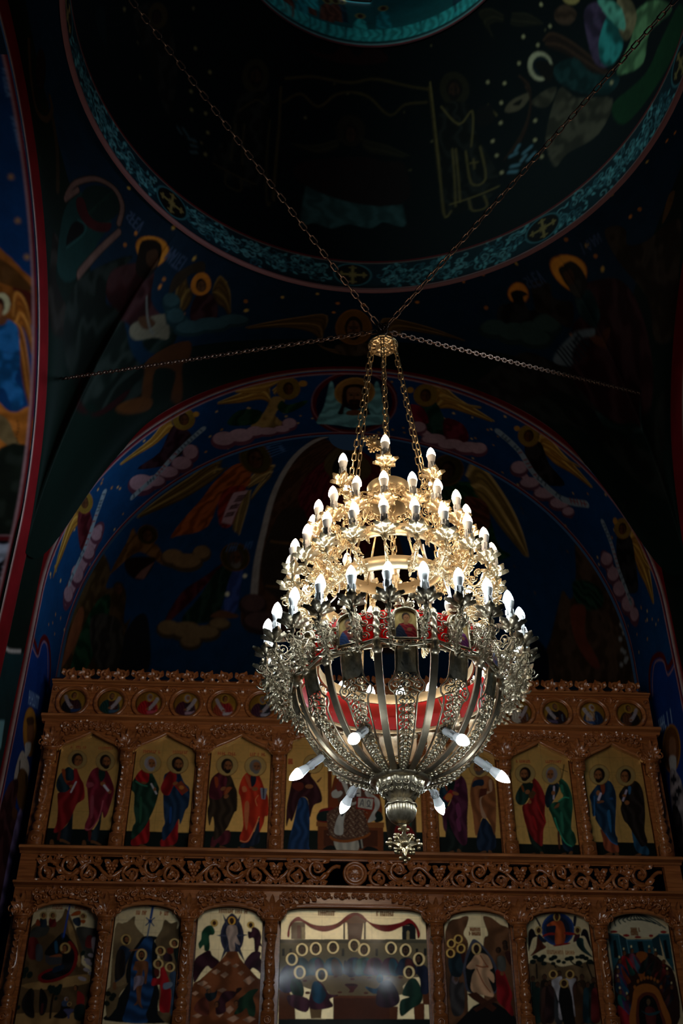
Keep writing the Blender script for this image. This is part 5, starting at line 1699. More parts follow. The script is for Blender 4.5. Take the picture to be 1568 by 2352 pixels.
s|5a3c1c||-6143 413 -6093 700 -6303 850 -6429 668 -6330 403
s|38181a|.3,26,.4|-6272 317 -6266 452 -6498 517 -6491 795 -7001 757 -7335 537 -6796 65 -6434 125
s|6a5a80|.1,40,.3|-6481 607 -6481 823 -6978 838 -7283 742 -7244 580
l|14141c|.0361|-6101 362 -6165 397
l|14141c|.0378|-6114 644 -6173 696
s|56321a||-6486 424 -6458 587 -6543 557 -6557 432
x|8aa4c8|8,.0148,.1128|-5544 232 -5424 611
p|0c306e||5138 6 5152 230 4936 319 4834 595 5127 766 5989 898 6682 921 7126 895 5255 -220
l|520a0f|.0571|5093 -6 5112 207 4965 263 4875 390 4844 575 4936 715 5131 786
l|94686a|.0175|5156 -29 5171 234 5012 275 4920 417 4913 547 5018 660 5149 720
e|8a5a1c|0|5781 501 5877 273 5973 614
e|5a3414|0|5781 501 5862 308 5953 603
s|7a5036||5685 498 5757 358 5902 444 5847 578
s|a8a09a||5827 598 5897 426 6017 512 5979 610
s|8a7c7c|.3,26,.4|5945 636 6036 464 6219 412 6556 612 6279 757
s|1c1414|.3,26,.4|6240 735 6482 568 7113 944 6796 914
l|14141c|.04|6030 633 6068 534
l|14141c|.0396|6022 567 6076 599
l|14141c|.0391|6163 561 6199 465
l|14141c|.0387|6155 497 6208 529
l|14141c|.0397|6191 675 6227 577
l|14141c|.0393|6183 610 6236 642
x|8aa4c8|9,.019,.1218|5476 719 5534 279
#conch
s|3c2414|.2,10,.25|-4393 4241 -3519 3939 -2703 3527 -2032 2930 -1672 2299 -1526 1937 -1667 1813 -1515 1555 -1074 1530 -51 1518 1145 1452 1278 2618 1374 3594 1026 4373
l|8a8078|.1257|-4393 4241 -3519 3939 -2703 3527 -2032 2930 -1672 2299 -1521 1968
s|4a1016|.4,14,.3|-1742 3465 -1752 4023 212 4500 2057 4022 1215 3267 340 2694 -794 3083
e|4a3c20|0|-200 4112 1502 4071 -55 3774
e|1c120c|0|-153 4039 762 4031 -59 3791
s|2a2018||-1406 2114 -1847 3046 -1598 3238 -1113 3177 -494 2219
l|5a4020|.0336|-1669 2715 -777 2830
l|5a4020|.0281|-1382 2150 -500 2248
l|2a1a18|.2328|-1495 1872 -1266 1686 -930 1657
l|4a3430|.1713|-1500 1883 -1270 1697 -933 1669
e|2a1a18|0|-1489 1859 -1257 1908 -1428 1717
e|2a1a18|0|-1261 1672 -950 1727 -1215 1528
e|2a1a18|0|-928 1648 -619 1689 -900 1531
e|4a3430|0|-1505 1894 -1304 1937 -1457 1786
e|4a3430|0|-1274 1707 -1004 1756 -1237 1598
e|4a3430|0|-935 1678 -668 1713 -913 1588
W|5a4420|8a7040|-4236 2882 -4730 2992 -4500 2574 -4505 1800 -4196 3026 -4050 2798 -4096 2394 -4455 1828
W|7a6038|b09058|-3351 3190 -3540 3413 -3308 3543 -2877 3119 -3152 3138 -3059 3314 -2996 3432 -2791 3068
W|6a5430|a08450|-3043 3139 -2761 2999 -2543 2810 -2382 2616 -3229 3060 -2991 2909 -2784 2758 -2595 2629
s|7a3a12|.3,26,.4|-4169 3168 -3765 3297 -3216 3156 -3532 2912 -3104 2472 -3482 2118 -3594 2074 -3743 2573 -3974 2847
s|6a1c14|.3,26,.4|-3574 2890 -3199 3118 -2687 2685 -2940 2582
p|a07c80||-3326 2971 -3091 3120 -2689 2666 -2918 2610
x|4a2a2a|9,.0324,.1378|-2893 2715 -3090 3033
H|2a160a|5a3820,.5,,1.5,6a5a2c,1|-4090 3390 -3837 3485 -4540 3436
s|5a3a18|.3,26,.4|-4255 1529 -4387 1684 -4192 1708 -3852 1817 -3602 1859 -3258 1774 -3631 1708 -3922 1604 -4092 1243 -4150 1176
H|2a160a|5a3820,.5,,1.4,4a3c20,1|-4014 1823 -3906 1890 -4133 1862
s|1a0f0c||-4030 1440 -3631 1708 -3498 1715 -3477 1469 -3794 1357
p|6a4840||-3615 1521 -3498 1715 -3477 1469 -3640 1397
l|3a2c1c|.216|-3246 1899 -2968 1965 -2814 2166
l|6a5034|.1595|-3257 1907 -2979 1974 -2826 2174
e|3a2c1c|0|-3237 1893 -3027 1994 -3124 1810
e|3a2c1c|0|-2960 1959 -2673 2081 -2854 1869
e|3a2c1c|0|-2807 2160 -2640 2229 -2706 2077
e|6a5034|0|-3266 1913 -3086 2001 -3178 1851
e|6a5034|0|-2988 1980 -2740 2088 -2904 1913
e|6a5034|0|-2834 2180 -2690 2240 -2754 2118
s|3a1014|.3,26,.4|-2348 2194 -2294 2245 -2443 1751 -2620 1380 -2764 1203 -2728 1638 -2513 1943
s|10241a|.3,26,.4|-2324 2170 -1991 2245 -2011 1897 -2006 1539 -2504 1336 -2407 1703
s|2a3a6a|0,30,.3|-2087 2184 -1953 2319 -1725 1768 -1923 1683
H|3a3028|5a3820,.5,6a6058,1.45,5a4a20,1|-2184 2346 -2029 2393 -2299 2454
s|5a3a24||-1958 1672 -1687 1689 -1703 1640 -2089 1542
l|382c1c|.1741|-2659 1175 -2374 1256 -2245 1156 -2093 1323 -1907 1498
l|6a5438|.1281|-2665 1185 -2380 1265 -2250 1166 -2098 1333 -1912 1508
e|382c1c|0|-2655 1168 -2464 1243 -2598 1069
e|382c1c|0|-2369 1246 -2112 1335 -2311 1133
e|382c1c|0|-2243 1151 -2074 1207 -2203 1062
e|382c1c|0|-2090 1317 -1834 1395 -2047 1221
e|382c1c|0|-1906 1495 -1732 1544 -1871 1419
e|6a5438|0|-2670 1192 -2505 1257 -2625 1117
e|6a5438|0|-2385 1274 -2162 1352 -2339 1188
e|6a5438|0|-2253 1173 -2107 1222 -2222 1105
e|6a5438|0|-2102 1340 -1881 1408 -2067 1268
e|6a5438|0|-1915 1514 -1765 1557 -1887 1456
x|4a6a9a|9,.0199,.095|-2451 2388 -1990 2585
x|4a6a9a|5,.0424,.1684|-4542 3628 -3783 3676
e|c8c0a0|0|-1824 2182 -1789 2192 -1807 2159
e|c8c0a0|0|-1979 1883 -1943 1893 -1963 1857
s|3a2a14|.5,9,.35|-4546 81 -4847 795 -4622 1155 -4179 1190 -4055 1021 -3788 1206 -3597 1160 -3409 905 -3330 1002 -3429 282 -4586 -289
s|10301c|1.4,26,.4|-4095 823 -3877 1006 -3684 624 -3876 66 -4216 -103 -4185 329
s|6a3c24||-4513 48 -4441 537 -4242 542 -4238 195 -4530 -212
H|3a2a1a|5a3820,.5,,0,c6a566,1|-3825 1155 -3729 1208 -3893 1201
s|14161a||-3297 961 -3110 1167 -2831 885 -2767 573 -3271 355
s|2a2620|.3,26,.4|-4071 610 -3615 886 -3315 780 -3271 355 -3554 223
s|0f3018|.3,26,.4|3357 3239 3979 2988 3631 2702 3195 2264 3272 2067 2783 2205 2907 2649 2683 3005
W|7a6030|a88850|4094 3069 4662 3021 4224 2616 3554 1948 3770 2877 3677 2719 3532 2381 3515 1984
s|4a2414|.3,26,.4|3417 2962 3724 2734 3304 2487 3069 2587
H|1c120c|4a3020,-.5,,1.6,5a4c28,1|3928 3316 4093 3227 4317 3364
s|38281a|-.5,9,.35|2906 556 3187 987 3714 1331 3832 1183 4550 1548 4723 1401 4754 1019 4719 494 4665 -28 4592 -280
s|0d281a|.5,60,.6|3982 1305 4274 1167 4447 922 4234 824 3863 1052
s|5a2c1c||3700 1109 3975 993 3757 749 3838 313 3656 425 3549 796
e|7a7c7c|0|4560 444 4609 417 4542 428
e|7a7c7c|0|4570 408 4619 381 4552 392
e|7a7c7c|0|4414 348 4461 323 4400 330
e|7a7c7c|0|4454 95 4506 68 4443 76
e|7a7c7c|0|4616 343 4669 314 4599 327
e|7a7c7c|0|4549 348 4599 321 4532 332
e|7a7c7c|0|4547 450 4595 423 4529 434
e|7a7c7c|0|4287 108 4333 84 4277 88
e|7a7c7c|0|4435 102 4486 76 4423 83
e|7a7c7c|0|4635 349 4688 320 4617 334
e|7a7c7c|0|4386 231 4433 206 4373 212
e|7a7c7c|0|4403 91 4453 65 4392 71
e|7a7c7c|0|4697 377 4752 346 4678 362
e|7a7c7c|0|4429 183 4478 157 4416 164
e|7a7c7c|0|4582 388 4632 360 4564 372
e|7a7c7c|0|4612 423 4663 395 4594 408
s|0a0e16||2867 1063 3034 859 2882 488 2539 610
#pend
s|1c1208|.3,26,.4|-3123 1585 -3325 1514 -3443 1446 -3316 1367 -3169 1476 -2933 1360 -2785 1324 -2914 1533
s|123c38||-3548 1146 -3569 814 -3288 578 -3138 568 -3100 743 -3019 1210 -3177 1441 -3401 1339
e|0c2620|0|-3372 600 -3234 317 -3212 711
l|16382c|.0088|-3381 593 -3417 175
l|16382c|.0088|-3381 593 -3386 270
l|16382c|.0088|-3381 593 -3357 438
l|16382c|.0088|-3381 593 -3338 635
l|16382c|.0088|-3381 593 -3334 816
l|16382c|.0088|-3381 593 -3343 942
l|16382c|.0088|-3381 593 -3359 986
s|050607||-3316 1251 -3378 1143 -3369 1023 -3303 956 -3247 1005 -3252 1255
l|2a5c58|.0152|-3259 1272 -3240 989 -3289 923 -3377 1019
s|4a1014||-3544 945 -3507 832 -3351 825 -3235 735 -3138 568 -3102 668 -3252 884 -3435 987
l|2a2018|.0795|-3625 1106 -3679 882 -3615 497 -3428 295 -3207 320 -3083 475
l|2a2018|.0784|-3605 1140 -3611 879
l|2a2018|.0767|-3021 1158 -3026 858 -3015 524
l|8a6458|.0522|-3625 1106 -3679 882 -3615 497 -3428 295 -3207 320 -3083 475
l|8a6458|.0515|-3605 1140 -3611 879
l|8a6458|.0566|-3021 1158 -3026 858 -3015 524
s|0c1a12|.3,26,.4|-2876 731 -2740 488 -2761 790 -2682 884 -2495 724 -2051 1015 -1923 1359 -2379 1160 -2697 1383 -2908 1395 -2991 1185
s|380b0c|.3,26,.4|-2699 513 -2514 358 -2354 508 -2087 636 -2232 738 -2495 724 -2703 876 -2811 766
s|0c2018|.3,26,.4|-2217 643 -1993 652 -1860 825 -1885 1005 -2179 806
e|8a4e14|0|-2636 301 -2483 177 -2535 362
e|b87222|0|-2636 301 -2497 183 -2538 363
s|1c0f08||-2719 438 -2773 338 -2671 224 -2550 222 -2491 347 -2551 478 -2644 515
s|5a3820||-2659 348 -2595 264 -2508 301 -2521 353 -2597 395
s|8a8068||-2401 712 -2245 612 -2075 616 -1928 848 -2091 786 -2316 772
s|5a3820||-2371 656 -2268 615 -2155 662 -2211 707
l|8a8a80|.0125|-2413 515 -2111 755
s|5a3010||-2017 981 -1719 926 -1625 1170 -1667 1201 -1545 1568 -1639 1523 -1699 1255 -1894 1137 -1819 1400 -1891 1367 -1981 1122
s|6a3a14||-2115 1253 -1974 1305 -1811 1422 -1792 1511 -1952 1423
s|2c0a0a||-2543 1240 -2098 1170 -2090 1245 -2496 1196
W|6a4a1c|9a7434|-2034 388 -2162 268 -2158 361 -1987 592 -1974 405 -1932 468 -1923 555 -1951 617
W|6a4a1c|9a7434|-1758 356 -1771 207 -1595 324 -1462 592 -1731 403 -1634 496 -1542 542 -1462 622
s|340a0c|.3,26,.4|-1900 444 -1754 406 -1610 548 -1572 738 -1802 699
e|a8621c|0|-1919 322 -1815 304 -1850 429
H|1c0f08|5a3820,.3,,0,c6a566,1|-1912 332 -1857 324 -1958 268
s|3a2c1c||-2256 290 -2065 125 -1965 207 -2091 254 -2153 397 -2195 438
l|1c383c|.123|-2122 495 -1978 642 -1761 784 -1584 763 -1384 706
l|37585c|.0898|-2128 488 -1984 633 -1766 774 -1588 751 -1389 694
e|1c383c|0|-2119 499 -2016 502 -2065 573
e|1c383c|0|-1974 649 -1871 663 -1920 746
e|1c383c|0|-1759 790 -1593 808 -1718 882
e|1c383c|0|-1581 768 -1384 774 -1542 869
e|1c383c|0|-1383 709 -1208 701 -1352 800
e|37585c|0|-2132 482 -2043 483 -2091 536
e|37585c|0|-1988 626 -1898 637 -1946 698
e|37585c|0|-1769 767 -1626 782 -1737 837
e|37585c|0|-1591 744 -1421 747 -1561 820
e|37585c|0|-1391 687 -1240 679 -1367 755
e|c8762a|0|-2878 519 -2863 499 -2864 528
e|c8762a|0|-2344 357 -2324 349 -2331 368
e|c8762a|0|-1352 430 -1330 426 -1341 457
t|4a5e80|SFEV,.1096,.0188|-3095 260 -2872 213
t|4a5e80|MATEI,.0931,.0156|-2471 152 -2194 161
W|6a4a20|a87c40|-409 960 -387 521 -728 603 -1219 799 -370 1112 -490 876 -790 783 -1173 819
W|6a4a20|a87c40|-418 1095 -318 1185 -132 1237 -32 1251 -363 1185 -219 1297 -83 1321 -17 1288
W|6a4a20|a87c40|303 871 281 537 677 640 1136 886 325 1004 474 772 759 797 1093 878
s|4a3418|.3,26,.4|-230 1137 -27 1033 185 1109 141 1274 -28 1347 -174 1296
H|1c0f08|5a3820,0,1c0f08,1.6,8a5a20,1|-56 732 52 725 -69 501
s|30220f|.2,14,.4|3105 327 3236 393 3281 562 3190 696 3353 936 3566 1120 3683 1416 3120 1600 2886 1387 3016 1187 3012 658
s|1c1810|1.2,14,.3|1151 1511 1641 959 1933 935 2178 919 2223 1148 1855 1335 1481 1576
s|10180e|1.3,12,.3|1481 1576 2069 1146 2829 1565 2621 1528 2103 1392 1613 1600
s|340a0c|.3,26,.4|2596 450 2888 727 2929 1060 2806 1354 2638 1392 2489 1197 2223 1148 2048 979 2290 593 2494 556
s|1c3c3c|1.4,26,.4|2464 434 2626 523 2587 711 2440 578
s|24403c|1.4,26,.4|2188 1150 2557 1262 2526 1240 2316 1200 2167 1221
s|6a3a1c||2441 666 2606 824 2575 839 2433 733
e|8a4e14|0|2548 284 2700 429 2451 374
e|c27c26|0|2548 284 2689 418 2458 367
s|2a2620||2466 202 2616 236 2667 356 2641 479 2549 485 2476 423 2467 371 2448 297
s|5a3c26||2485 245 2579 287 2548 360 2479 343
s|4a463c||2468 339 2592 389 2551 453 2476 423
s|7a8a90||1938 934 2063 760 2291 623 2503 667 2468 699 2325 673 2176 760 2101 883
x|1c2a34|9,.021,.1033|2015 863 2404 645
e|8a4e14|0|1892 294 2006 305 1839 400
e|b87022|0|1892 294 1995 304 1843 391
s|0f0c0a|.3,26,.4|1815 278 1921 263 1990 311 1925 344 1928 468 2039 425 1911 592 1564 621 1624 415 1791 379
l|1e322e|.1771|1479 690 1656 725 1835 675 1862 754 2039 580
l|38524a|.1296|1482 679 1660 714 1839 666 1866 745 2043 572
e|1e322e|0|1476 701 1631 688 1440 833
e|1e322e|0|1652 737 1815 711 1609 874
e|1e322e|0|1831 685 1997 651 1788 799
e|1e322e|0|1859 761 2023 715 1822 859
e|1e322e|0|2034 590 2194 571 1980 698
e|38524a|0|1485 669 1619 660 1457 768
e|38524a|0|1663 704 1804 685 1630 807
e|38524a|0|1843 657 1985 631 1809 743
e|38524a|0|1869 737 2010 700 1840 811
e|38524a|0|2047 564 2186 550 2006 645
s|241a10|.2,14,.3|2096 223 2280 258 2243 366 2420 448 2268 591 2108 494 1995 465
e|c8762a|0|1482 417 1505 419 1473 444
e|c8762a|0|2863 412 2880 432 2849 425
e|c8762a|0|3539 586 3553 620 3522 606
e|c8762a|0|2714 69 2735 82 2699 85
t|4a5e80|SFEV,.0997,.0135|2028 163 2256 140
t|4a5e80|IOAN,.1101,.014|2812 196 3062 272
s|6a4a1c||3818 986 3886 1083 3729 1126 3568 1070
l|4a3418|.0651|-5486 901 -5139 1161 -4772 1352 -4472 1374 -4363 1155 -4450 927 -4581 891
l|241808|.0238|-5460 873 -4856 1269 -4522 1256 -4445 1098 -4540 965
e|1c0e0a|0|-4875 960 -4877 797 -4659 1117
l|3a2c18|.0724|-4364 971 -4072 1061 -3714 1252
#dome
s|2f4c4c|.1,30,.3|-570 952 -497 1069 -139 1098 297 1143 380 955 436 527 363 489 216 562 87 475 -125 521 -293 434 -466 471 -591 393 -588 743
s|0c1414||-532 946 -477 1052 250 1108 336 972 -134 930
s|5a7476||-383 962 -299 1081 -114 1051 90 1106 188 971 -107 939
l|1c0c0a|.0204|-293 980 -274 1051 -244 989
e|6a2a1c|0|27 1027 49 1027 27 993
e|231a10|0|-142 1718 33 1729 -132 1529
H|140c08|3a2214,0,,0,c6a566,1|-140 1687 -59 1693 -147 1801
W|2c2618|3c3420|-11 1623 90 1599 287 1540 522 1388 16 1518 90 1466 235 1436 425 1381
W|2c2618|3c3420|-261 1598 -359 1555 -548 1458 -791 1405 -278 1489 -395 1414 -490 1381 -714 1390
l|4a3a1c|.0269|-1052 2108 -695 2253 -183 2277 206 2330 859 2118
l|4a3a1c|.0263|-996 1838 -813 2014 -567 1930 -369 2111 -144 2170 87 2115 330 1902 529 2007 802 1978
l|4a3a1c|.0266|-1073 1992 -964 1498 -883 622
l|4a3a1c|.0268|864 2143 824 1468 809 595
s|240a08||-916 2527 -497 2483 341 2531 78 2735 -117 2581 -340 2707 -514 2555
s|1c0c0a||-54 1407 233 1355 466 1277 395 781 -635 959 -620 1245
e|2c2414|0|1173 2019 1351 1941 1121 1828
H|140a06|3a2214,-.3,140a06,0,c6a566,1|1173 2019 1268 1979 1208 2130
s|14120c|.1,34,.5|964 1879 1278 1783 1288 1413 1383 654 828 559 841 1315
l|8a7440|.0138|890 2194 839 1482 811 565 884 569
l|8a7440|.0133|964 1879 1122 1602 1306 1686 1197 1288
l|8a7440|.013|994 1346 933 611
l|8a7440|.013|1129 1262 1121 844 1270 826 1288 1242
l|8a7440|.0131|882 661 1384 659
l|8a7440|.0132|1071 642 1092 484 1231 466 1222 626
l|8a7440|.0131|1497 1669 1552 1493
l|8a7440|.013|1191 1132 1181 1006
l|8a7440|.013|1148 1095 1229 1070
l|8a7440|.013|1029 1332 982 652
s|160f0c||1354 1662 1521 1655 1514 1459 1331 1477
s|6a5a44||1649 1494 1769 1551 1990 1482 1854 1398 1722 1423
s|1a120c||1752 1505 1874 1487 1814 1444
e|c8b894|0|2202 1651 2320 1535 2129 1515
e|0a1a22|0|2210 1637 2295 1554 2156 1539
s|140c08||2157 1716 2246 1696 2326 1523 2217 1413 2165 1555
W|3a2014|5a3824|2382 1846 2507 1813 2639 1493 2778 877 2384 1748 2510 1515 2597 1216 2743 876
W|341c12|543420|1945 1743 1994 1524 1810 1195 1514 962 1975 1480 1913 1291 1708 1033 1484 937
s|0c3030|.3,26,.4|2336 1512 2565 1386 2642 1060 2865 718 2710 673 2472 979 2300 1329
s|4a4030|.6,16,.45|1962 914 2269 1267 2392 1007 2707 594 2462 408 2114 517 1953 485
s|4a4030|.3,26,.4|1968 1395 2166 1370 2249 1288 2089 1196 1967 1321
s|4a3450|.3,16,.45|2894 1605 3073 1558 3152 1321 3059 968 2809 933 2720 1190
s|2a8a86|.2,20,.6|3124 1293 3066 922 2859 896 2774 1050 2874 1249
s|6a9060|.9,22,.45|3257 995 3543 760 3675 352 3353 610 3144 485 2934 649 2866 784 3176 847
s|8a7452|.2,20,.4|3261 1285 3364 1100 3311 899 3115 878 3090 1060
s|60a890|.5,24,.5|3106 1544 3250 1229 3157 985 3092 1163
s|123c1c||2686 541 3117 358 3412 361 3768 236 3715 -5 3148 72 2721 194
s|4a3020|.3,26,.4|2677 1956 2822 1881 2853 1697 2723 1693 2620 1852
e|c0a060|0|2917 1862 2989 1759 2868 1819
l|0d2c34|.0079|2892 1466 3071 1378
e|c8b484|0|2532 1890 2549 1872 2521 1877
e|c8b484|0|2298 1856 2315 1840 2287 1841
e|c8b484|0|2007 1859 2025 1844 1997 1842
e|c8b484|0|1583 1902 1603 1890 1576 1884
e|c8b484|0|1759 1776 1778 1764 1751 1759
e|c8b484|0|1644 1599 1662 1587 1637 1580
e|c8b484|0|1568 1388 1586 1376 1562 1368
e|c8b484|0|1431 1234 1449 1224 1426 1214
e|c8b484|0|1915 1160 1932 1145 1909 1141
e|c8b484|0|1847 953 1864 939 1842 933
e|c8b484|0|1432 1043 1450 1033 1428 1023
e|c8b484|0|1862 710 1879 695 1857 689
e|c8b484|0|1439 810 1456 799 1435 788
e|c8b484|0|2769 750 2785 728 2761 734
e|c8b484|0|2604 2143 2620 2124 2590 2130
e|c8b484|0|2205 2059 2224 2044 2194 2044
l|5a8090|.037|1560 946 1633 939
l|5a8090|.037|1629 972 1677 1012
l|5a8090|.0372|1697 891 1791 908
l|5a8090|.0372|1545 821 1624 788
l|5a8090|.0373|1510 769 1586 724
l|5a8090|.0375|1721 781 1803 807
l|5a8090|.0373|1655 817 1712 849
W|2a2418|3c3420|1888 2404 1856 2629 2027 2581 2133 2412 1871 2268 1861 2421 1984 2429 2086 2356
W|2a2418|3c3420|2247 2353 2386 2230 2443 2110 2485 1984 2145 2280 2224 2183 2345 2091 2461 1993
e|2c2414|0|-1414 1946 -1258 2033 -1338 1763
H|140a06|3a2214,.3,140a06,0,c6a566,1|-1419 1957 -1331 2007 -1467 2059
s|12100a|.1,30,.5|-1504 1643 -1192 1858 -1114 1505 -1061 715 -1549 682 -1489 1273
l|4a3c20|.0133|-1455 1473 -1317 1704 -1202 1712
l|4a3c20|.0133|-1443 1305 -1384 871
l|4a3c20|.0138|-1552 695 -1087 731
l|4a3c20|.0137|-1396 678 -1383 533 -1229 550 -1239 697
l|4a3c20|.0133|-1090 1573 -951 592 -915 580
l|4a3c20|.0133|-1351 1367 -1262 894
s|16120e|.3,26,.4|-2980 1177 -2865 1549 -2628 1605 -2270 1349 -2137 796 -2519 1036
e|3a2c14|0|-2755 1496 -2670 1618 -2670 1407
H|140a06|301c10,0,,0,c6a566,1|-2758 1474 -2711 1542 -2808 1522
s|0c1c20||-3326 545 -3264 737 -3051 552 -3164 493
e|8a7c50|0|-3081 1067 -3068 1091 -3070 1057
e|8a7c50|0|-1926 1623 -1910 1637 -1917 1607
e|8a7c50|0|-2021 1263 -2005 1278 -2013 1246
e|8a7c50|0|-1938 1087 -1923 1101 -1931 1069
e|8a7c50|0|-1787 1182 -1772 1196 -1781 1164
e|8a7c50|0|-1696 997 -1681 1010 -1690 978
e|8a7c50|0|-1652 734 -1636 747 -1647 713
e|8a7c50|0|-2201 1690 -2185 1706 -2190 1675
l|3a5058|.0338|-2007 765 -1956 740
l|3a5058|.0335|-1949 810 -1883 782
l|3a5058|.0336|-1862 757 -1789 795
l|3a5058|.0337|-1819 704 -1761 744
l|3a5058|.034|-1800 628 -1745 680
#njamb
s|8a4a14|.5,8,.3|2662 377 2618 249 2493 125 2352 -1 2040 4 2027 402
s|5a1c10|.5,10,.3|2425 227 2348 115 2205 2 1974 4 2183 168
s|5a3410|.6,10,.25|2597 381 2522 222 2318 33 2344 230 2419 391
W|a85a1c|d88a3a|2083 211 2288 191 2185 102 1774 38 1952 178 2003 137 1905 86 1757 47
W|9a4e18|d08034|2034 203 1953 137 1672 81 1282 36 1902 178 1703 149 1468 106 1282 48
s|125080|.4,14,.45|1944 402 2030 302 2041 236 1968 173 1803 158 1636 150 1516 191 1416 120 1280 107 1217 181 1310 229 1428 286 1458 387
l|0c2c54|.0083|1756 316 1749 158
e|c8b88a|0|2186 314 2188 244 2087 315
e|3a1a0c|0|2169 334 2170 291 2096 335
s|8a5030||2176 367 2178 314 2096 312 2061 352
s|6a3a20||2062 335 2072 269 2014 286 1995 352
s|a85c1c|1.2,8,.3|1305 377 1224 239 1209 155 1248 26 830 -6 783 325
s|6a5230|1.1,10,.2|1185 368 1138 232 949 131 864 40 877 173 1029 353
s|14180e|1.3,8,.3|783 325 848 -11 23 -33 -23 194
e|1c120a|0|1123 140 1124 130 1113 139
e|1c120a|0|1092 130 1093 120 1082 129
e|1c120a|0|1061 127 1061 117 1051 126
e|1c120a|0|1030 130 1030 120 1019 129
e|1c120a|0|998 134 998 125 987 133
e|1c120a|0|966 133 967 123 956 132
e|1c120a|0|935 124 935 114 925 123
l|520a0f|.0453|-24 225 -18 -41
l|94686a|.0105|5 230 10 -36
p|0a0a10||-54 219 -46 1 -693 17 -695 91
s|8a8a94|.3,30,.4|-89 181 -86 88 -74 24 -187 37 -263 85 -284 142
l|8a8a94|.0119|-308 53 -322 32 -341 40
l|8a8a94|.0118|-363 50 -377 29 -396 38
l|8a8a94|.0117|-418 55 -432 34 -450 42
l|8a8a94|.0118|-390 26 -404 5 -422 14
l|c88a3a|.0073|3291 182 3293 124
l|c88a3a|.0073|3312 171 3272 135
l|c88a3a|.0073|3321 149 3263 157
l|c88a3a|.0073|3313 130 3271 176
l|c88a3a|.0074|2916 165 2918 106
l|c88a3a|.0074|2937 155 2897 116
l|c88a3a|.0074|2946 133 2888 138
l|c88a3a|.0074|2938 113 2895 158
l|c88a3a|.0074|2604 109 2606 49
l|c88a3a|.0074|2625 99 2585 59
l|c88a3a|.0074|2634 78 2575 81
l|c88a3a|.0074|2626 57 2583 102
t|7a9ac8|DOMNULUI,.0669,.0084|3800 74 3497 51
t|7a9ac8|VIEREA,.0519,.0083|4223 68 3972 80
#sjamb
s|7a6a5a||1193 -75 1195 -5 463 -68 710 -85
#npier
p|0c2a2c||96 5509 1033 6002 1568 4376 950 4183
l|b8aca4|.0247|350 5724 522 5758 867 5932
p|6a98a0||570 5142 815 5252 867 5022 726 4964
"""

# ------------------------------------------------------------------ painting


def lin(c):
    return tuple((x / 12.92 if x <= 0.04045 else ((x + 0.055) / 1.055) ** 2.4) for x in c)


def hexc(h, f=1.0):
    return lin(tuple(f * int(h[i:i + 2], 16) / 255 for i in (0, 2, 4)))


def vnoise(nv, nu, cell, seed):
    r = np.random.RandomState(seed)
    gv, gu = int(nv / cell) + 3, int(nu / cell) + 3
    g = r.rand(gv, gu)
    y, x = np.arange(nv) / cell, np.arange(nu) / cell
    y0, x0 = y.astype(int), x.astype(int)
    fy, fx = (y - y0)[:, None], (x - x0)[None, :]
    fy, fx = fy * fy * (3 - 2 * fy), fx * fx * (3 - 2 * fx)
    a, b = g[np.ix_(y0, x0)], g[np.ix_(y0, x0 + 1)]
    c, d = g[np.ix_(y0 + 1, x0)], g[np.ix_(y0 + 1, x0 + 1)]
    return (a * (1 - fx) + b * fx) * (1 - fy) + (c * (1 - fx) + d * fx) * fy


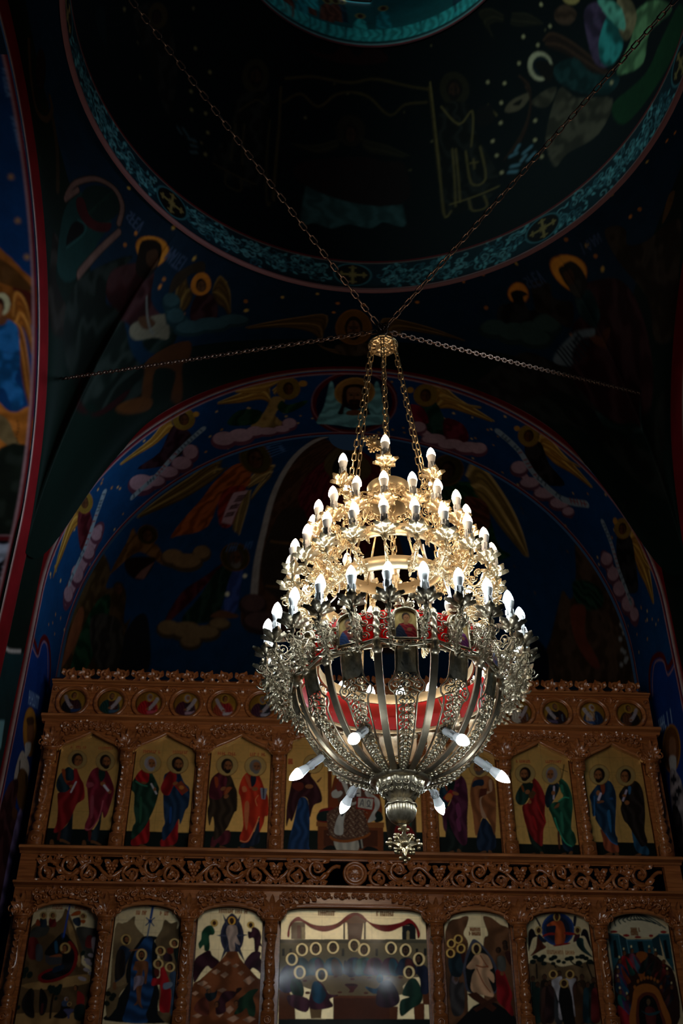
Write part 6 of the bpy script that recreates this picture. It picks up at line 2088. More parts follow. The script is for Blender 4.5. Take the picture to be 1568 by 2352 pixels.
class Canvas:
    """a painted surface sampled on a fine grid in surface metres"""

    def __init__(s, u0, u1, v0, v1, res, base, gold=0.0, seed=1, mottle=0.25):
        s.u0, s.u1, s.v0, s.v1 = u0, u1, v0, v1
        s.nu = max(2, int(round((u1 - u0) / res)) + 1)
        s.nv = max(2, int(round((v1 - v0) / res)) + 1)
        s.du, s.dv = (u1 - u0) / (s.nu - 1), (v1 - v0) / (s.nv - 1)
        s.a = np.empty((s.nv, s.nu, 4), np.float32)
        s.a[..., :3] = hexc(base)
        s.a[..., 3] = gold
        s.seed = seed
        s.mottle = mottle

    def _box(s, us, vs, pad):
        i0 = max(0, int((min(us) - pad - s.u0) / s.du))
        i1 = min(s.nu, int((max(us) + pad - s.u0) / s.du) + 2)
        j0 = max(0, int((min(vs) - pad - s.v0) / s.dv))
        j1 = min(s.nv, int((max(vs) + pad - s.v0) / s.dv) + 2)
        if i0 >= i1 or j0 >= j1:
            return None
        U = s.u0 + np.arange(i0, i1) * s.du
        V = s.v0 + np.arange(j0, j1) * s.dv
        return i0, i1, j0, j1, U[None, :], V[:, None]

    def _put(s, b, cov, col, gold):
        i0, i1, j0, j1 = b[:4]
        reg = s.a[j0:j1, i0:i1]
        c = np.array((*col, gold), np.float32)
        reg += (c - reg) * cov[..., None].astype(np.float32)

    def poly(s, pts, col, alpha=1.0, gold=0.0, streak=None):
        us, vs = [p[0] for p in pts], [p[1] for p in pts]
        b = s._box(us, vs, 2 * s.du)
        if b is None:
            return
        U, V = b[4], b[5]
        ins = np.zeros((V.shape[0], U.shape[1]), np.float32)
        for ou, ov in ((-.25, -.25), (.25, -.25), (-.25, .25), (.25, .25)):
            q = np.zeros(ins.shape, bool)
            uu, vv = U + ou * s.du, V + ov * s.dv
            n = len(pts)
            for i in range(n):
                (x0, y0), (x1, y1) = pts[i], pts[(i + 1) % n]
                if y0 == y1:
                    continue
                cr = ((y0 > vv) != (y1 > vv)) & (uu < (x1 - x0) * (vv - y0) / (y1 - y0) + x0)
                q ^= cr
            ins += q * 0.25
        if streak is None:
            s._put(b, ins * alpha, col, gold)
        else:
            ang, freq, amt = streak
            # garment folds: long wavy bands of lighter and darker pigment
            w = (U * cos(ang) + V * sin(ang))
            l = (-U * sin(ang) + V * cos(ang))
            ph = vnoise(V.shape[0], U.shape[1], max(3, 0.09 / s.du), int(abs(us[0] * 977 + vs[0] * 331)) % 9999) * 5
            f = np.sin(w * freq + ph + 1.3 * np.sin(l * freq * 0.3))
            f = np.sign(f) * np.abs(f) ** 0.7
            i0, i1, j0, j1 = b[:4]
            reg = s.a[j0:j1, i0:i1]
            k = (1 + amt * f)[..., None]
            c = np.clip(np.array(col)[None, None, :] * k + np.maximum(f, 0)[..., None] * amt * 0.018, 0, 1)
            cv = (ins * alpha)[..., None]
            reg[..., :3] += (c - reg[..., :3]) * cv
            reg[..., 3:] += (gold - reg[..., 3:]) * cv

    def ell(s, cu, cv, ru, rv, col, alpha=1.0, gold=0.0, rot=0.0, ring=None):
        R = max(ru, rv)
        b = s._box([cu - R, cu + R], [cv - R, cv + R], 2 * s.du)
        if b is None:
            return
        x, y = b[4] - cu, b[5] - cv
        xr, yr = x * cos(rot) + y * sin(rot), -x * sin(rot) + y * cos(rot)
        d = np.sqrt((xr / ru) ** 2 + (yr / rv) ** 2)
        soft = s.du / min(ru, rv)
        cov = np.clip((1 - d) / soft + 0.5, 0, 1)
        if ring:
            cov = cov * np.clip((d - (1 - ring)) / soft + 0.5, 0, 1)
        s._put(b, cov * alpha, col, gold)

    def line(s, pts, w, col, alpha=1.0, gold=0.0):
        us, vs = [p[0] for p in pts], [p[1] for p in pts]
        b = s._box(us, vs, w + 2 * s.du)
        if b is None:
            return
        U, V = b[4], b[5]
        d = np.full((V.shape[0], U.shape[1]), 1e9)
        for (x0, y0), (x1, y1) in zip(pts[:-1], pts[1:]):
            dx, dy = x1 - x0, y1 - y0
            L = dx * dx + dy * dy + 1e-12
            t = np.clip(((U - x0) * dx + (V - y0) * dy) / L, 0, 1)
            d = np.minimum(d, (U - x0 - t * dx) ** 2 + (V - y0 - t * dy) ** 2)
        d = np.sqrt(d)
        cov = np.clip((w / 2 - d) / s.du + 0.5, 0, 1) * min(1.0, w / s.du)
        s._put(b, cov * alpha, col, gold)

    def finish(s):
        a = s.a
        n = 0.55 * vnoise(s.nv, s.nu, max(2, 0.12 / s.du), s.seed) + 0.45 * vnoise(s.nv, s.nu, max(2, 0.02 / s.du), s.seed + 5)
        a[..., :3] *= (1 + s.mottle * (n - 0.5) * 2)[..., None].astype(np.float32)
        p = np.pad(a, ((1, 1), (1, 1), (0, 0)), 'edge')
        p = 0.25 * p[:-2] + 0.5 * p[1:-1] + 0.25 * p[2:]
        s.a = 0.25 * p[:, :-2] + 0.5 * p[:, 1:-1] + 0.25 * p[:, 2:]
        return s


FONT = {'A': [((0, 0), (.4, 1), (.8, 0)), ((.15, .35), (.65, .35))], 'D': [((0, 0), (0, 1), (.5, .9), (.7, .5), (.5, .1), (0, 0))],
        'E': [((.6, 0), (0, 0), (0, 1), (.6, 1)), ((0, .5), (.5, .5))], 'F': [((0, 0), (0, 1), (.6, 1)), ((0, .5), (.5, .5))],
        'I': [((.1, 0), (.1, 1))], 'L': [((0, 1), (0, 0), (.6, 0))], 'M': [((0, 0), (0, 1), (.4, .4), (.8, 1), (.8, 0))],
        'N': [((0, 0), (0, 1), (.7, 0), (.7, 1))], 'O': [((.35, 0), (0, .5), (.35, 1), (.7, .5), (.35, 0))],
        'R': [((0, 0), (0, 1), (.55, .85), (.55, .6), (0, .5), (.6, 0))], 'S': [((0, .1), (.5, .1), (.55, .4), (.05, .6), (.1, .9), (.55, .9))],
        'T': [((0, 1), (.7, 1)), ((.35, 0), (.35, 1))], 'U': [((0, 1), (0, .15), (.35, 0), (.7, .15), (.7, 1))],
        'V': [((0, 1), (.35, 0), (.7, 1))], 'P': [((0, 0), (0, 1), (.55, .9), (.55, .55), (0, .5))],
        'B': [((0, 0), (0, 1), (.5, .9), (.5, .6), (0, .5), (.6, .3), (.5, 0), (0, 0))],
        'H': [((0, 0), (0, 1)), ((.6, 0), (.6, 1)), ((0, .5), (.6, .5))], 'C': [((.6, .9), (.2, 1), (0, .5), (.2, 0), (.6, .1))], ' ': []}


def write(cv, text, p0, p1, h, w, col, alpha=1.0):
    """letters along the line p0-p1 in surface coordinates"""
    d = Vector((p1[0] - p0[0], p1[1] - p0[1]))
    L = d.length
    d.normalize()
    n = Vector((-d.y, d.x))
    if h < 0:
        n, h = -n, -h
    adv = L / max(1, len(text))
    for i, ch in enumerate(text):
        o = Vector(p0) + d * (adv * i)
        for st in FONT.get(ch, []):
            cv.line([tuple(o + d * (x * adv) + n * (y * h)) for x, y in st], w, col, alpha)


def catmull(pts, closed, n=4):
    m_ = len(pts)
    if m_ < 3:
        return pts
    out = []
    for i in range(m_ if closed else m_ - 1):
        if closed:
            p0, p1, p2, p3 = pts[i - 1], pts[i], pts[(i + 1) % m_], pts[(i + 2) % m_]
        else:
            p0, p1, p2, p3 = pts[max(0, i - 1)], pts[i], pts[i + 1], pts[min(m_ - 1, i + 2)]
        for k in range(n):
            t = k / n
            out.append(tuple(0.5 * (2 * p1[j] + (p2[j] - p0[j]) * t + (2 * p0[j] - 5 * p1[j] + 4 * p2[j] - p3[j]) * t * t
                                    + (3 * p1[j] - p0[j] - 3 * p2[j] + p3[j]) * t ** 3) for j in (0, 1)))
    if not closed:
        out.append(pts[-1])
    return out


def oval(c, a, b, n=22):
    return [(c[0] + a[0] * cos(2 * PI * k / n) + b[0] * sin(2 * PI * k / n),
             c[1] + a[1] * cos(2 * PI * k / n) + b[1] * sin(2 * PI * k / n)) for k in range(n)]


def read_art(text):
    art, cur = {}, None
    for ln in text.strip().split('\n'):
        if ln[0] == '#':
            cur = art.setdefault(ln[1:], [])
            continue
        k, col, par, pts = ln.split('|')
        cur.append((k, col, par.split(',') if par else [], [int(x) / 1000 for x in pts.split()]))
    return art


ART = read_art(ART_TEXT)


def head(cv, c, a, b, hair, face, f, beard, halo, hc, gold):
    def at(x, y):
        return (c[0] + a[0] * x + b[0] * y, c[1] + a[1] * x + b[1] * y)

    def ov(x, y, rx, ry, col, al=1.0, g=0.0):
        cv.poly(oval(at(x, y), (a[0] * rx, a[1] * rx), (b[0] * ry, b[1] * ry)), hexc(col), al, g)
    size = math.hypot(*b)
    if halo:
        ov(0, 0, halo * 1.2, halo, '7a4a18', 1, .3 * gold)
        ov(0, 0, halo * 1.13, halo * .94, hc, 1, gold)
    ov(0, 0, 1, 1, hair)
    ov(.16 * f, -.16, .68, .80, face)
    if beard:
        ov(.12 * f, -.72, .56, .46, beard)
        ov(.20 * f, -.42, .34, .22, face)
    for e in (-.30, .30):
        ov(.24 * f + e, -.08, .15, .07, '140a06')
        cv.line([at(.24 * f + e - .2, .06), at(.24 * f + e + .2, .07)], size * .07, hexc('20100a'))
    cv.line([at(.30 * f, 0), at(.38 * f, -.34), at(.28 * f, -.36)], size * .06, hexc('4a2814'))
    cv.line([at(.12 * f, -.54), at(.40 * f, -.54)], size * .07, hexc('4a1812'))
    ov(-.45 * f, -.1, .2, .75, hair, .6)


def paint_ops(cv, ops, tone=None, keep=()):
    """tone: how much deeper than its listed colour the pigment of each kind of stroke is"""
    for k, col, par, fl in ops:
        pts = list(zip(fl[0::2], fl[1::2]))
        t_ = (tone or {}).get(k, 1.0) if col not in keep else 1.0
        c = hexc(col, t_)
        if k in 'sp':
            if k == 's':
                pts = catmull(pts, True)
            cv.poly(pts, c, 1.0, 0.0, tuple(float(x) for x in par) if len(par) == 3 else None)
        elif k == 'f':
            cv.poly(pts, c, 1.0, 0.0, par)
        elif k == 'e':
            o, p, q_ = pts
            cv.poly(oval(o, (p[0] - o[0], p[1] - o[1]), (q_[0] - o[0], q_[1] - o[1])), c, 1.0, float(par[0]) if par else 0.0)
        elif k == 'l':
            cv.line(catmull(pts, False), float(par[0]), c)
        elif k == 'H':
            o, p, q_ = pts
            head(cv, o, (p[0] - o[0], p[1] - o[1]), (q_[0] - o[0], q_[1] - o[1]), col, par[0], float(par[1]),
                 par[2] if par[2] not in ('', '0') else None, float(par[3]), par[4], float(par[5]))
        elif k == 'W':
            n = len(pts) // 2
            ld, tr = catmull(pts[:n], False), catmull(pts[n:], False)
            cv.poly(ld + tr[::-1], c)
            lt = hexc(par[0], t_)
            w = max(cv.du, math.dist(ld[len(ld) // 2], tr[len(tr) // 2]) * .07)
            for j in range(6):
                t = j / 5
                cv.line([(p[0] + (q_[0] - p[0]) * t, p[1] + (q_[1] - p[1]) * t) for p, q_ in zip(ld, tr)], w, lt if j in (0, 3) else tuple(x * .45 for x in c), .8)
        elif k == 't':
            write(cv, par[0], pts[0], pts[1], float(par[1]), float(par[2]), c)
        elif k == 'x':
            n, w, h = int(par[0]), float(par[1]), float(par[2])
            (x0, y0), (x1, y1) = pts
            L = math.hypot(x1 - x0, y1 - y0) or 1
            nx, ny = -(y1 - y0) / L * h / 2, (x1 - x0) / L * h / 2
            q_ = random.Random(n * 31 + int(x0 * 1000))
            for i in range(n):
                if q_.random() < .12:
                    continue
                t = (i + .5) / n
                x, y = x0 + (x1 - x0) * t, y0 + (y1 - y0) * t
                cv.line([(x - nx, y - ny), (x + nx, y + ny)], w, c)
                if q_.random() < .6:
                    s_ = q_.choice((-.8, 0, .8))
                    cv.line([(x + nx * s_, y + ny * s_), (x + nx * s_ + (x1 - x0) / n * .7, y + ny * s_ + (y1 - y0) / n * .7)], w * .8, c)


def surface(name, cv, fn, mat, kind=None, back=None, parent=None, obj_name=None):
    """the painted grid as a mesh; back=(dx,dy,dz) gives it a body of that thickness"""
    cv.finish()
    U, V = np.meshgrid(cv.u0 + np.arange(cv.nu) * cv.du, cv.v0 + np.arange(cv.nv) * cv.dv)
    x, y, z = fn(U, V)
    P = np.stack([x + 0 * U, y + 0 * U, z + 0 * U], -1).reshape(-1, 3).astype(np.float32)
    col = cv.a.reshape(-1, 4)
    nu, nv = cv.nu, cv.nv
    idx = np.arange(nu * nv).reshape(nv, nu)
    q = np.stack([idx[:-1, :-1], idx[:-1, 1:], idx[1:, 1:], idx[1:, :-1]], -1).reshape(-1, 4)
    if back is not None:
        rim = np.concatenate([idx[0, :-1], idx[:-1, -1], idx[-1, :0:-1], idx[:0:-1, 0]])
        nb = len(rim)
        P2 = P[rim] + np.array(back, np.float32)
        P = np.concatenate([P, P2])
        col = np.concatenate([col, np.tile(np.array([[.05, .02, .01, 0]], np.float32), (nb, 1))])
        bi = np.arange(nb) + nu * nv
        q = np.concatenate([q, np.stack([rim, bi, np.roll(bi, -1), np.roll(rim, -1)], -1)])
    me = bpy.data.meshes.new(name)
    me.vertices.add(len(P))
    me.vertices.foreach_set('co', P.ravel())
    me.loops.add(q.size)
    me.loops.foreach_set('vertex_index', q.astype(np.int32).ravel())
    me.polygons.add(len(q))
    me.polygons.foreach_set('loop_start', np.arange(0, q.size, 4, dtype=np.int32))
    at = me.color_attributes.new('pigment', 'FLOAT_COLOR', 'POINT')
    at.data.foreach_set('color', np.clip(col, 0, 1).astype(np.float32).ravel())
    me.materials.append(mat)
    me.update(calc_edges=True)
    me.validate()
    me.shade_smooth()
    o = link(name, me, parent)
    if kind:
        o['kind'] = kind
    return o

ORD = ['', 'second', 'third', 'fourth', 'fifth', 'sixth', 'seventh', 'eighth']
ICON_UP = ['gilded icon of two apostles in dark red and dusky rose, leftmost in its tier',
           'gilded icon of an apostle in green beside one in blue holding a book',
           'gilded icon of a brown-robed apostle beside one in bright orange-red',
           'wide gilded icon of Christ enthroned in patterned vestment with Mary in maroon',
           'gilded icon of an apostle in purple with red book beside one in tan',
           'gilded icon of an apostle in crimson beside one in bright green, carrying a staff',
           'gilded icon of two apostles in blue and dark brown, rightmost in its tier']
ICON_LO = ['arched icon of the Nativity with red-edged mantle in a cave, leftmost of the lower tier',
           'arched icon of the Baptism with a blue river between rocks',
           'arched icon of the Transfiguration with a white figure on a star above brown rocks',
           'wide icon of the Last Supper with haloed figures round a table under red drapery',
           'arched icon of the Resurrection with a figure in pale robes in a pointed aureole',
           'arched icon of the Ascension with a figure in a blue disc above dark trees',
           'arched icon of Pentecost with striped half dome over teal towers, rightmost below']
ICON_MED = ['round prophet icon in dark dress with scroll, leftmost of the medallions',
            'round prophet icon in dark green, second medallion from the left end',
            'round prophet icon in bright red, third medallion from the left end',
            'round prophet icon in purple, scroll held high at right, fourth from the left end',
            'round prophet icon in red over white with long scroll, fifth from the left end',
            'round prophet icon in violet, sixth medallion from the left end',
            'round prophet icon behind the chandelier, seventh medallion from the left end',
            'round prophet icon behind the chandelier, eighth medallion from the left end',
            'round prophet icon behind the chandelier, eighth medallion from the right end',
            'round prophet icon behind the chandelier, seventh medallion from the right end',
            'round prophet icon behind the chandelier, sixth medallion from the right end',
            'round prophet icon half behind the chandelier, fifth medallion from the right end',
            'round prophet icon in brown with white lap, fourth medallion from the right end',
            'round prophet icon in dark purple with scroll at left, third from the right end',
            'round prophet icon with pale beard and blue lap, second medallion from the right end',
            'round prophet icon in brown, rightmost of the medallions']

# ------------------------------------------------------------------ the building


def struct(name, cv, fn, mat=None):
    return surface(name, cv, fn, mat or M_MURAL, 'structure')


def stars(cv, n, r, seed, cols=('a8742a', 'c9a05a'), keep=None):
    q = random.Random(seed)
    for _ in range(n):
        u, v = q.uniform(cv.u0, cv.u1), q.uniform(cv.v0, cv.v1)
        if keep and not keep(u, v):
            continue
        star(cv, u, v, r * q.uniform(.8, 1.2), cols[q.randrange(len(cols))])


def star(cv, u, v, r, col):
    pts = []
    for k in range(16):
        a = PI * k / 8
        rr = r if k % 2 == 0 else r * .45
        pts.append((u + rr * cos(a), v + rr * sin(a)))
    cv.poly(pts, hexc(col))


RED, PINK, WHT = '6a0d12', 'a87c7c', 'd9c8bc'

# altar arch: soffit and jambs
cv = Canvas(-8.25, 8.25, 0, YB - YF, 0.0085, '0a3862', seed=3)
stars(cv, 260, 0.022, 11, keep=lambda u, v: abs(u) < 4.7)
paint_ops(cv, ART.get('soffit', []), {'W': .92})
for v0, v1, c in ((0, .035, RED), (.035, .05, PINK), (YB - YF - .03, YB - YF, RED), (YB - YF - .042, YB - YF - .03, PINK)):
    cv.poly([(-9, v0), (9, v0), (9, v1), (-9, v1)], hexc(c))
struct('wall_altar_arch', cv, s_soffit)

# red band on the face of the arch
cv = Canvas(-8.25, 8.25, RI, RF, 0.012, RED, seed=4)
for v0, v1 in ((RI, RI + .010), (RF - .014, RF)):
    cv.poly([(-9, v0), (9, v0), (9, v1), (-9, v1)], hexc(WHT))
struct('trim_1', cv, lambda u, v: (s_face(u, v)[0], s_face(u, v)[1] - 0.012, s_face(u, v)[2]))

# conch of the altar behind the screen
cv = Canvas(-4.55, 4.55, -3.4, 4.3, 0.014, '0a385c', seed=5)
stars(cv, 120, 0.022, 17, ('6a4c1e',), keep=lambda u, v: v > 1.2)
paint_ops(cv, ART.get('conch', []), {k_: 1.2 for k_ in 'spelWH'})
struct('wall_altar', cv, s_conch)

# pendentives
for nm, a0, a1, key in (('wall_northeast', -PI / 2, 0, 'pend'), ('wall_southeast', 0, PI / 2, 'pend'),
                        ('wall_southwest', PI / 2, PI, ''), ('wall_northwest', -PI, -PI / 2, '')):
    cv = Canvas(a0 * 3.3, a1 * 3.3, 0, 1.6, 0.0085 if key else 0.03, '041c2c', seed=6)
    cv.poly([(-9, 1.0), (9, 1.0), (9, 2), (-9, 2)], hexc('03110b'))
    if key:
        stars(cv, 26, 0.03, 23 if a0 < 0 else 29, ('b06a24', 'a8843a'), keep=lambda u, v: v < 0.8)
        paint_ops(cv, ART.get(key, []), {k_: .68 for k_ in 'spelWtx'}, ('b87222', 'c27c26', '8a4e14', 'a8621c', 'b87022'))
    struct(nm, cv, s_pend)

# carved-looking painted ring under the dome
cv = Canvas(-PI * RD, PI * RD, 0, BH, 0.0075, '0f2a34', seed=8)
q = random.Random(5)
nmed = 8
MEDU = [-PI * RD * .75 - .09 + k * 2 * PI * RD / nmed for k in range(nmed)]
for k in range(84):
    u0 = -PI * RD + (k + .5) * 2 * PI * RD / 84
    if min(abs(u0 - x) for x in MEDU) < .2:
        continue
    for j in range(11):
        c = (u0 + q.uniform(-.1, .1), q.uniform(.09, BH - .09))
        a0, r, d = q.uniform(0, 6.3), q.uniform(.035, .075), q.choice((-1, 1))
        sp = spiral(c, r, .9, a0, d, 9)
        cv.line(sp, .024, hexc('0a1c22'))
        cv.line([(x - .004, y + .006) for x, y in sp], .017, hexc(q.choice(('4a7f88', '33626e', '5f9298', '285460'))))
        lx, ly = sp[0]
        cv.poly([(lx, ly), (lx + .03 * cos(a0 + 1), ly + .03 * sin(a0 + 1)), (lx + .07 * cos(a0 + .4), ly + .07 * sin(a0 + .4)),
                 (lx + .035 * cos(a0 - .3), ly + .035 * sin(a0 - .3))], hexc('5d9ea4'))
for k in range(nmed):
    u = MEDU[k]
    v = BH / 2 + .01
    cv.ell(u, v, .20, .17, hexc('3f7078'))
    cv.ell(u, v, .18, .152, hexc('140c0a'))
    for w, ln in ((.03, .105),):
        for a in (0, PI / 2, PI, -PI / 2):
            e = (u + ln * cos(a) * 1.1, v + ln * sin(a))
            cv.line([(u, v), e], w, hexc('8c7442'))
            n = (-sin(a), cos(a))
            cv.line([(e[0] - n[0] * .032, e[1] - n[1] * .032), (e[0] + n[0] * .032, e[1] + n[1] * .032)], .022, hexc('8c7442'))
            cv.ell(e[0] + .018 * cos(a), e[1] + .018 * sin(a), .016, .016, hexc('8c7442'))
        for a in (PI / 4, 3 * PI / 4, -PI / 4, -3 * PI / 4):
            cv.line([(u, v), (u + .045 * cos(a), v + .045 * sin(a))], .014, hexc('8c7442'))
for v0, v1, c in ((0, .02, PINK), (.02, .05, RED), (BH - .03, BH, RED), (BH - .042, BH - .03, '8a7a70')):
    cv.poly([(-9, v0), (9, v0), (9, v1), (-9, v1)], hexc(c))
struct('trim_2', cv, s_ring)
mb = MB()
mb.lathe([(RD + .002, ZD - .03), (RD - .035, ZD - .022), (RD - .04, ZD), (RD - .005, ZD + .012), (RD + .01, ZD + .012)], 128, Matrix.Translation((0, YD, 0)), cap=False)
tag(mb.build('trim_3', plain('painted_moulding', hexc('7a4644'), 0.6)), kind='structure')

# dome
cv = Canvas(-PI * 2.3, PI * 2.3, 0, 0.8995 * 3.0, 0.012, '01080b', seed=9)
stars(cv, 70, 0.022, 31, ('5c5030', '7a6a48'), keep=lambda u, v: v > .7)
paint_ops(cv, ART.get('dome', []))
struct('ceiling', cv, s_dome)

# drum over the dome: windows between painted walls
cv = Canvas(-PI * RO, PI * RO, -0.02, 2.6, 0.012, '0c4a4c', seed=10)
q = random.Random(3)
for k in range(60):
    u, v = q.uniform(-5, 5), q.uniform(.25, .8)
    c = q.choice(('0a6a70', '1f8a8c', '5a2a1a', '0a2a36', '7a5a2a', '2c9a94'))
    cv.poly([(u - .09, v - .2), (u + .09, v - .2), (u + .06, v + .1), (u, v + .2), (u - .07, v + .08)], hexc(c), 1, 0, (0.3, 60, .35))
    cv.ell(u, v + .22, .06, .06, hexc('7a6a3a'))
    cv.ell(u, v + .22, .035, .045, hexc('3a1c10'))
for k in range(48):
    u = -5 + k * 10 / 48
    cv.poly([(u, .1), (u + .2, .1), (u + .19, .34), (u + .01, .34)], hexc('2f9c98'), .7, 0, (0, 70, .4))
for v0, v1, c in ((-.02, .03, RED), (.03, .05, '6a8a88'), (.05, .10, '0a3032')):
    cv.poly([(-9, v0), (9, v0), (9, v1), (-9, v1)], hexc(c))
struct('wall_drum', cv, s_drum)
mb = MB()
mb.lathe([(RO, ZO + 2.58), (RO * .8, ZO + 3.1), (RO * .4, ZO + 3.4), (.01, ZO + 3.5)], 48, Matrix.Translation((0, YD, 0)), cap=False)
tag(mb.build('ceiling_drum', M_PLASTER), kind='structure')
for k in range(8):
    th = 2 * PI * k / 8 - .068
    mb = MB()
    n = 8
    zz = (ZO + 0.885, ZO + 2.2)
    rows = []
    for z in zz:
        rows.append([((RO - .012) * sin(th + (i / n - .5) * .22), YD + (RO - .012) * cos(th + (i / n - .5) * .22), z) for i in range(n + 1)])
    mb.grid(rows)
    w = mb.build('window_%d' % (k + 1), M_PANE)
    tag(w, kind='structure')
    fb = MB()
    for i in (0, 4, 8):
        a = th + (i / n - .5) * .22
        p = Vector(((RO - .03) * sin(a), YD + (RO - .03) * cos(a), 0))
        fb.tube([p + Vector((0, 0, zz[0])), p + Vector((0, 0, zz[1]))], .018, 4)
    for z in (zz[0], (zz[0] + zz[1]) / 2, zz[1]):
        fb.tube([((RO - .03) * sin(th + (i / n - .5) * .22), YD + (RO - .03) * cos(th + (i / n - .5) * .22), z) for i in range(n + 1)], .018, 4)
    fb.build('window_frame', M_PLASTER, w)

# side arches: face bands, jambs and soffits, and their end walls
for sgn, nm, fj, ff, fp, kj in ((-1, 'north', s_njamb, s_nface, s_npier, 'njamb'), (1, 'south', s_sjamb, s_sface, s_spier, 'sjamb')):
    cv = Canvas(-6.6, RN * PI / 2 + .02, 0, 1.6, 0.011, '083462', seed=12)
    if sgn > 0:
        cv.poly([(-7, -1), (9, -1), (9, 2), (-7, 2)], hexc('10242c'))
    paint_ops(cv, ART.get(kj, []))
    for v0, v1, c in ((0, .03, RED), (.03, .045, PINK)):
        cv.poly([(-9, v0), (9, v0), (9, v1), (-9, v1)], hexc(c))
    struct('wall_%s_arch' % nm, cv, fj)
    cv = Canvas(-6.6, RN * PI, RN, RNO, 0.02, RED, seed=13)
    for v0, v1 in ((RN, RN + .018), (RNO - .012, RNO)):
        cv.poly([(-9, v0), (9, v0), (9, v1), (-9, v1)], hexc(WHT if v0 == RN else '3a302a'))
    f0 = (lambda u, v, ff=ff, sgn=sgn: (ff(u, v)[0] - sgn * .012, ff(u, v)[1], ff(u, v)[2]))
    struct('trim_%d' % (4 if sgn < 0 else 5), cv, f0)
    # the far half of the soffit, out of the picture
    cv = Canvas(RN * PI / 2, RN * PI + 6.6, 0, 1.6, 0.05, '0a2436', seed=14)
    def far(u, v, sgn=sgn):
        a = np.minimum(u, RN * PI) / RN
        return sgn * (XN + v), YD + RN * np.cos(a), ZS + RN * np.sin(a) - np.maximum(u - RN * PI, 0)
    struct('wall_%s_arch_west' % nm, cv, far)
    mb = MB()
    n = 24
    pts = [(YD + RN * cos(PI * i / n), ZS + RN * sin(PI * i / n)) for i in range(n + 1)] + [(YD - RN, 0), (YD + RN, 0)]
    x = sgn * (XN + 1.6)
    mb.add([(x, y, z) for y, z in pts], [tuple(range(len(pts)))])
    tag(mb.build('wall_' + nm, M_PLASTER, smooth=False), kind='structure')
    # corner piers
    cv = Canvas(.05, YF - YD - 2.7, 0, ZS + 1.1, 0.012, '04120b', seed=15)
    paint_ops(cv, ART.get('npier' if sgn < 0 else 'spier', []))
    struct('wall_%s_pier' % nm, cv, fp)

# the south window the nave's daylight comes through
mb = MB()
xs_ = XN + 1.6 - .05
mb.add([(xs_, 3.85, 5.7), (xs_, 4.75, 5.7), (xs_, 4.75, 7.5), (xs_, 3.85, 7.5)], [(0, 1, 2, 3)])
w = tag(mb.build('window_9', M_PANE, smooth=False), kind='structure')
fb = MB()
for y in (3.85, 4.3, 4.75):
    fb.box(xs_ - .04, xs_ + .04, y - .03, y + .03, 5.67, 7.53)
for z in (5.7, 6.3, 6.9, 7.5):
    fb.box(xs_ - .04, xs_ + .04, 3.82, 4.78, z - .03, z + .03)
fb.build('window_frame', M_PLASTER, w, smooth=False)

mb = MB()
mb.add([(-12, -8, 0), (12, -8, 0), (12, 14, 0), (-12, 14, 0)], [(0, 1, 2, 3)])
tag(mb.build('floor', M_STONE), kind='structure')
mb = MB()
yw = YD - (YF - YD)
for sx in (-1, 1):
    mb.box(min(sx * 2.9, sx * 4.6), max(sx * 2.9, sx * 4.6), yw - .6, yw + .6, 0, 7.2)
tag(mb.build('wall_west', M_PLASTER), kind='structure')

# ------------------------------------------------------------------ icon screen
CX = [-2.70, -2.025, -1.355, -0.675, 0.675, 1.36, 2.03, 2.70]      # column axes
icono = bpy.data.objects.new('icon_screen', None)
C.objects.link(icono)
icono.location = (0, 9.05, 0)
tag(icono, 'tall carved walnut icon screen with two tiers of columns across the altar arch', 'icon screen')
IL = (0, -9.05, 0)


def ipart(mb, name, mat=None, label=None, smooth=True):
    o = mb.build(name, mat or M_WOOD, icono, IL, smooth=smooth)
    if label:
        o['label'] = label
    return o


def curl3(mb, c, r, turns, a0, d, y, rad, n=14, bulge=0.012, flat=5):
    sp = spiral(c, r, turns, a0, d, n)
    pts = [(x, y - bulge * sin(PI * min(1, i / n * 1.0)), z) for i, (x, z) in enumerate(sp)]
    mb.tube(pts, [rad * (1 - .55 * i / n) for i in range(n + 1)], flat)
    mb.ball((sp[-1][0], y - bulge, sp[-1][1]), rad * 1.1, 6, 4)


def leaf3(mb, x, z, y, L, Wd, ang, lobes=2, roll=0.0):
    vs, fs = leaf_verts(L, Wd, lobes, .8, .008, 6)
    # local: x along, y across, z up -> world x,z in plane, up towards the viewer (-y)
    M = Matrix.Translation((x, y, z)) @ Matrix.Rotation(-ang, 4, 'Y') @ Matrix.Rotation(PI / 2, 4, 'X')
    mb.add(vs, fs, M)


def palmette(mb, x, z, y, s):
    for k in range(5):
        a = PI / 2 + (k - 2) * .55
        leaf3(mb, x, z, y, s * (1 - .12 * abs(k - 2)), s * .17, a)
    for d in (-1, 1):
        curl3(mb, (x + d * s * .55, z + s * .02), s * .3, 1.1, PI / 2 - d * PI / 2 + PI, -d, y, s * .06)


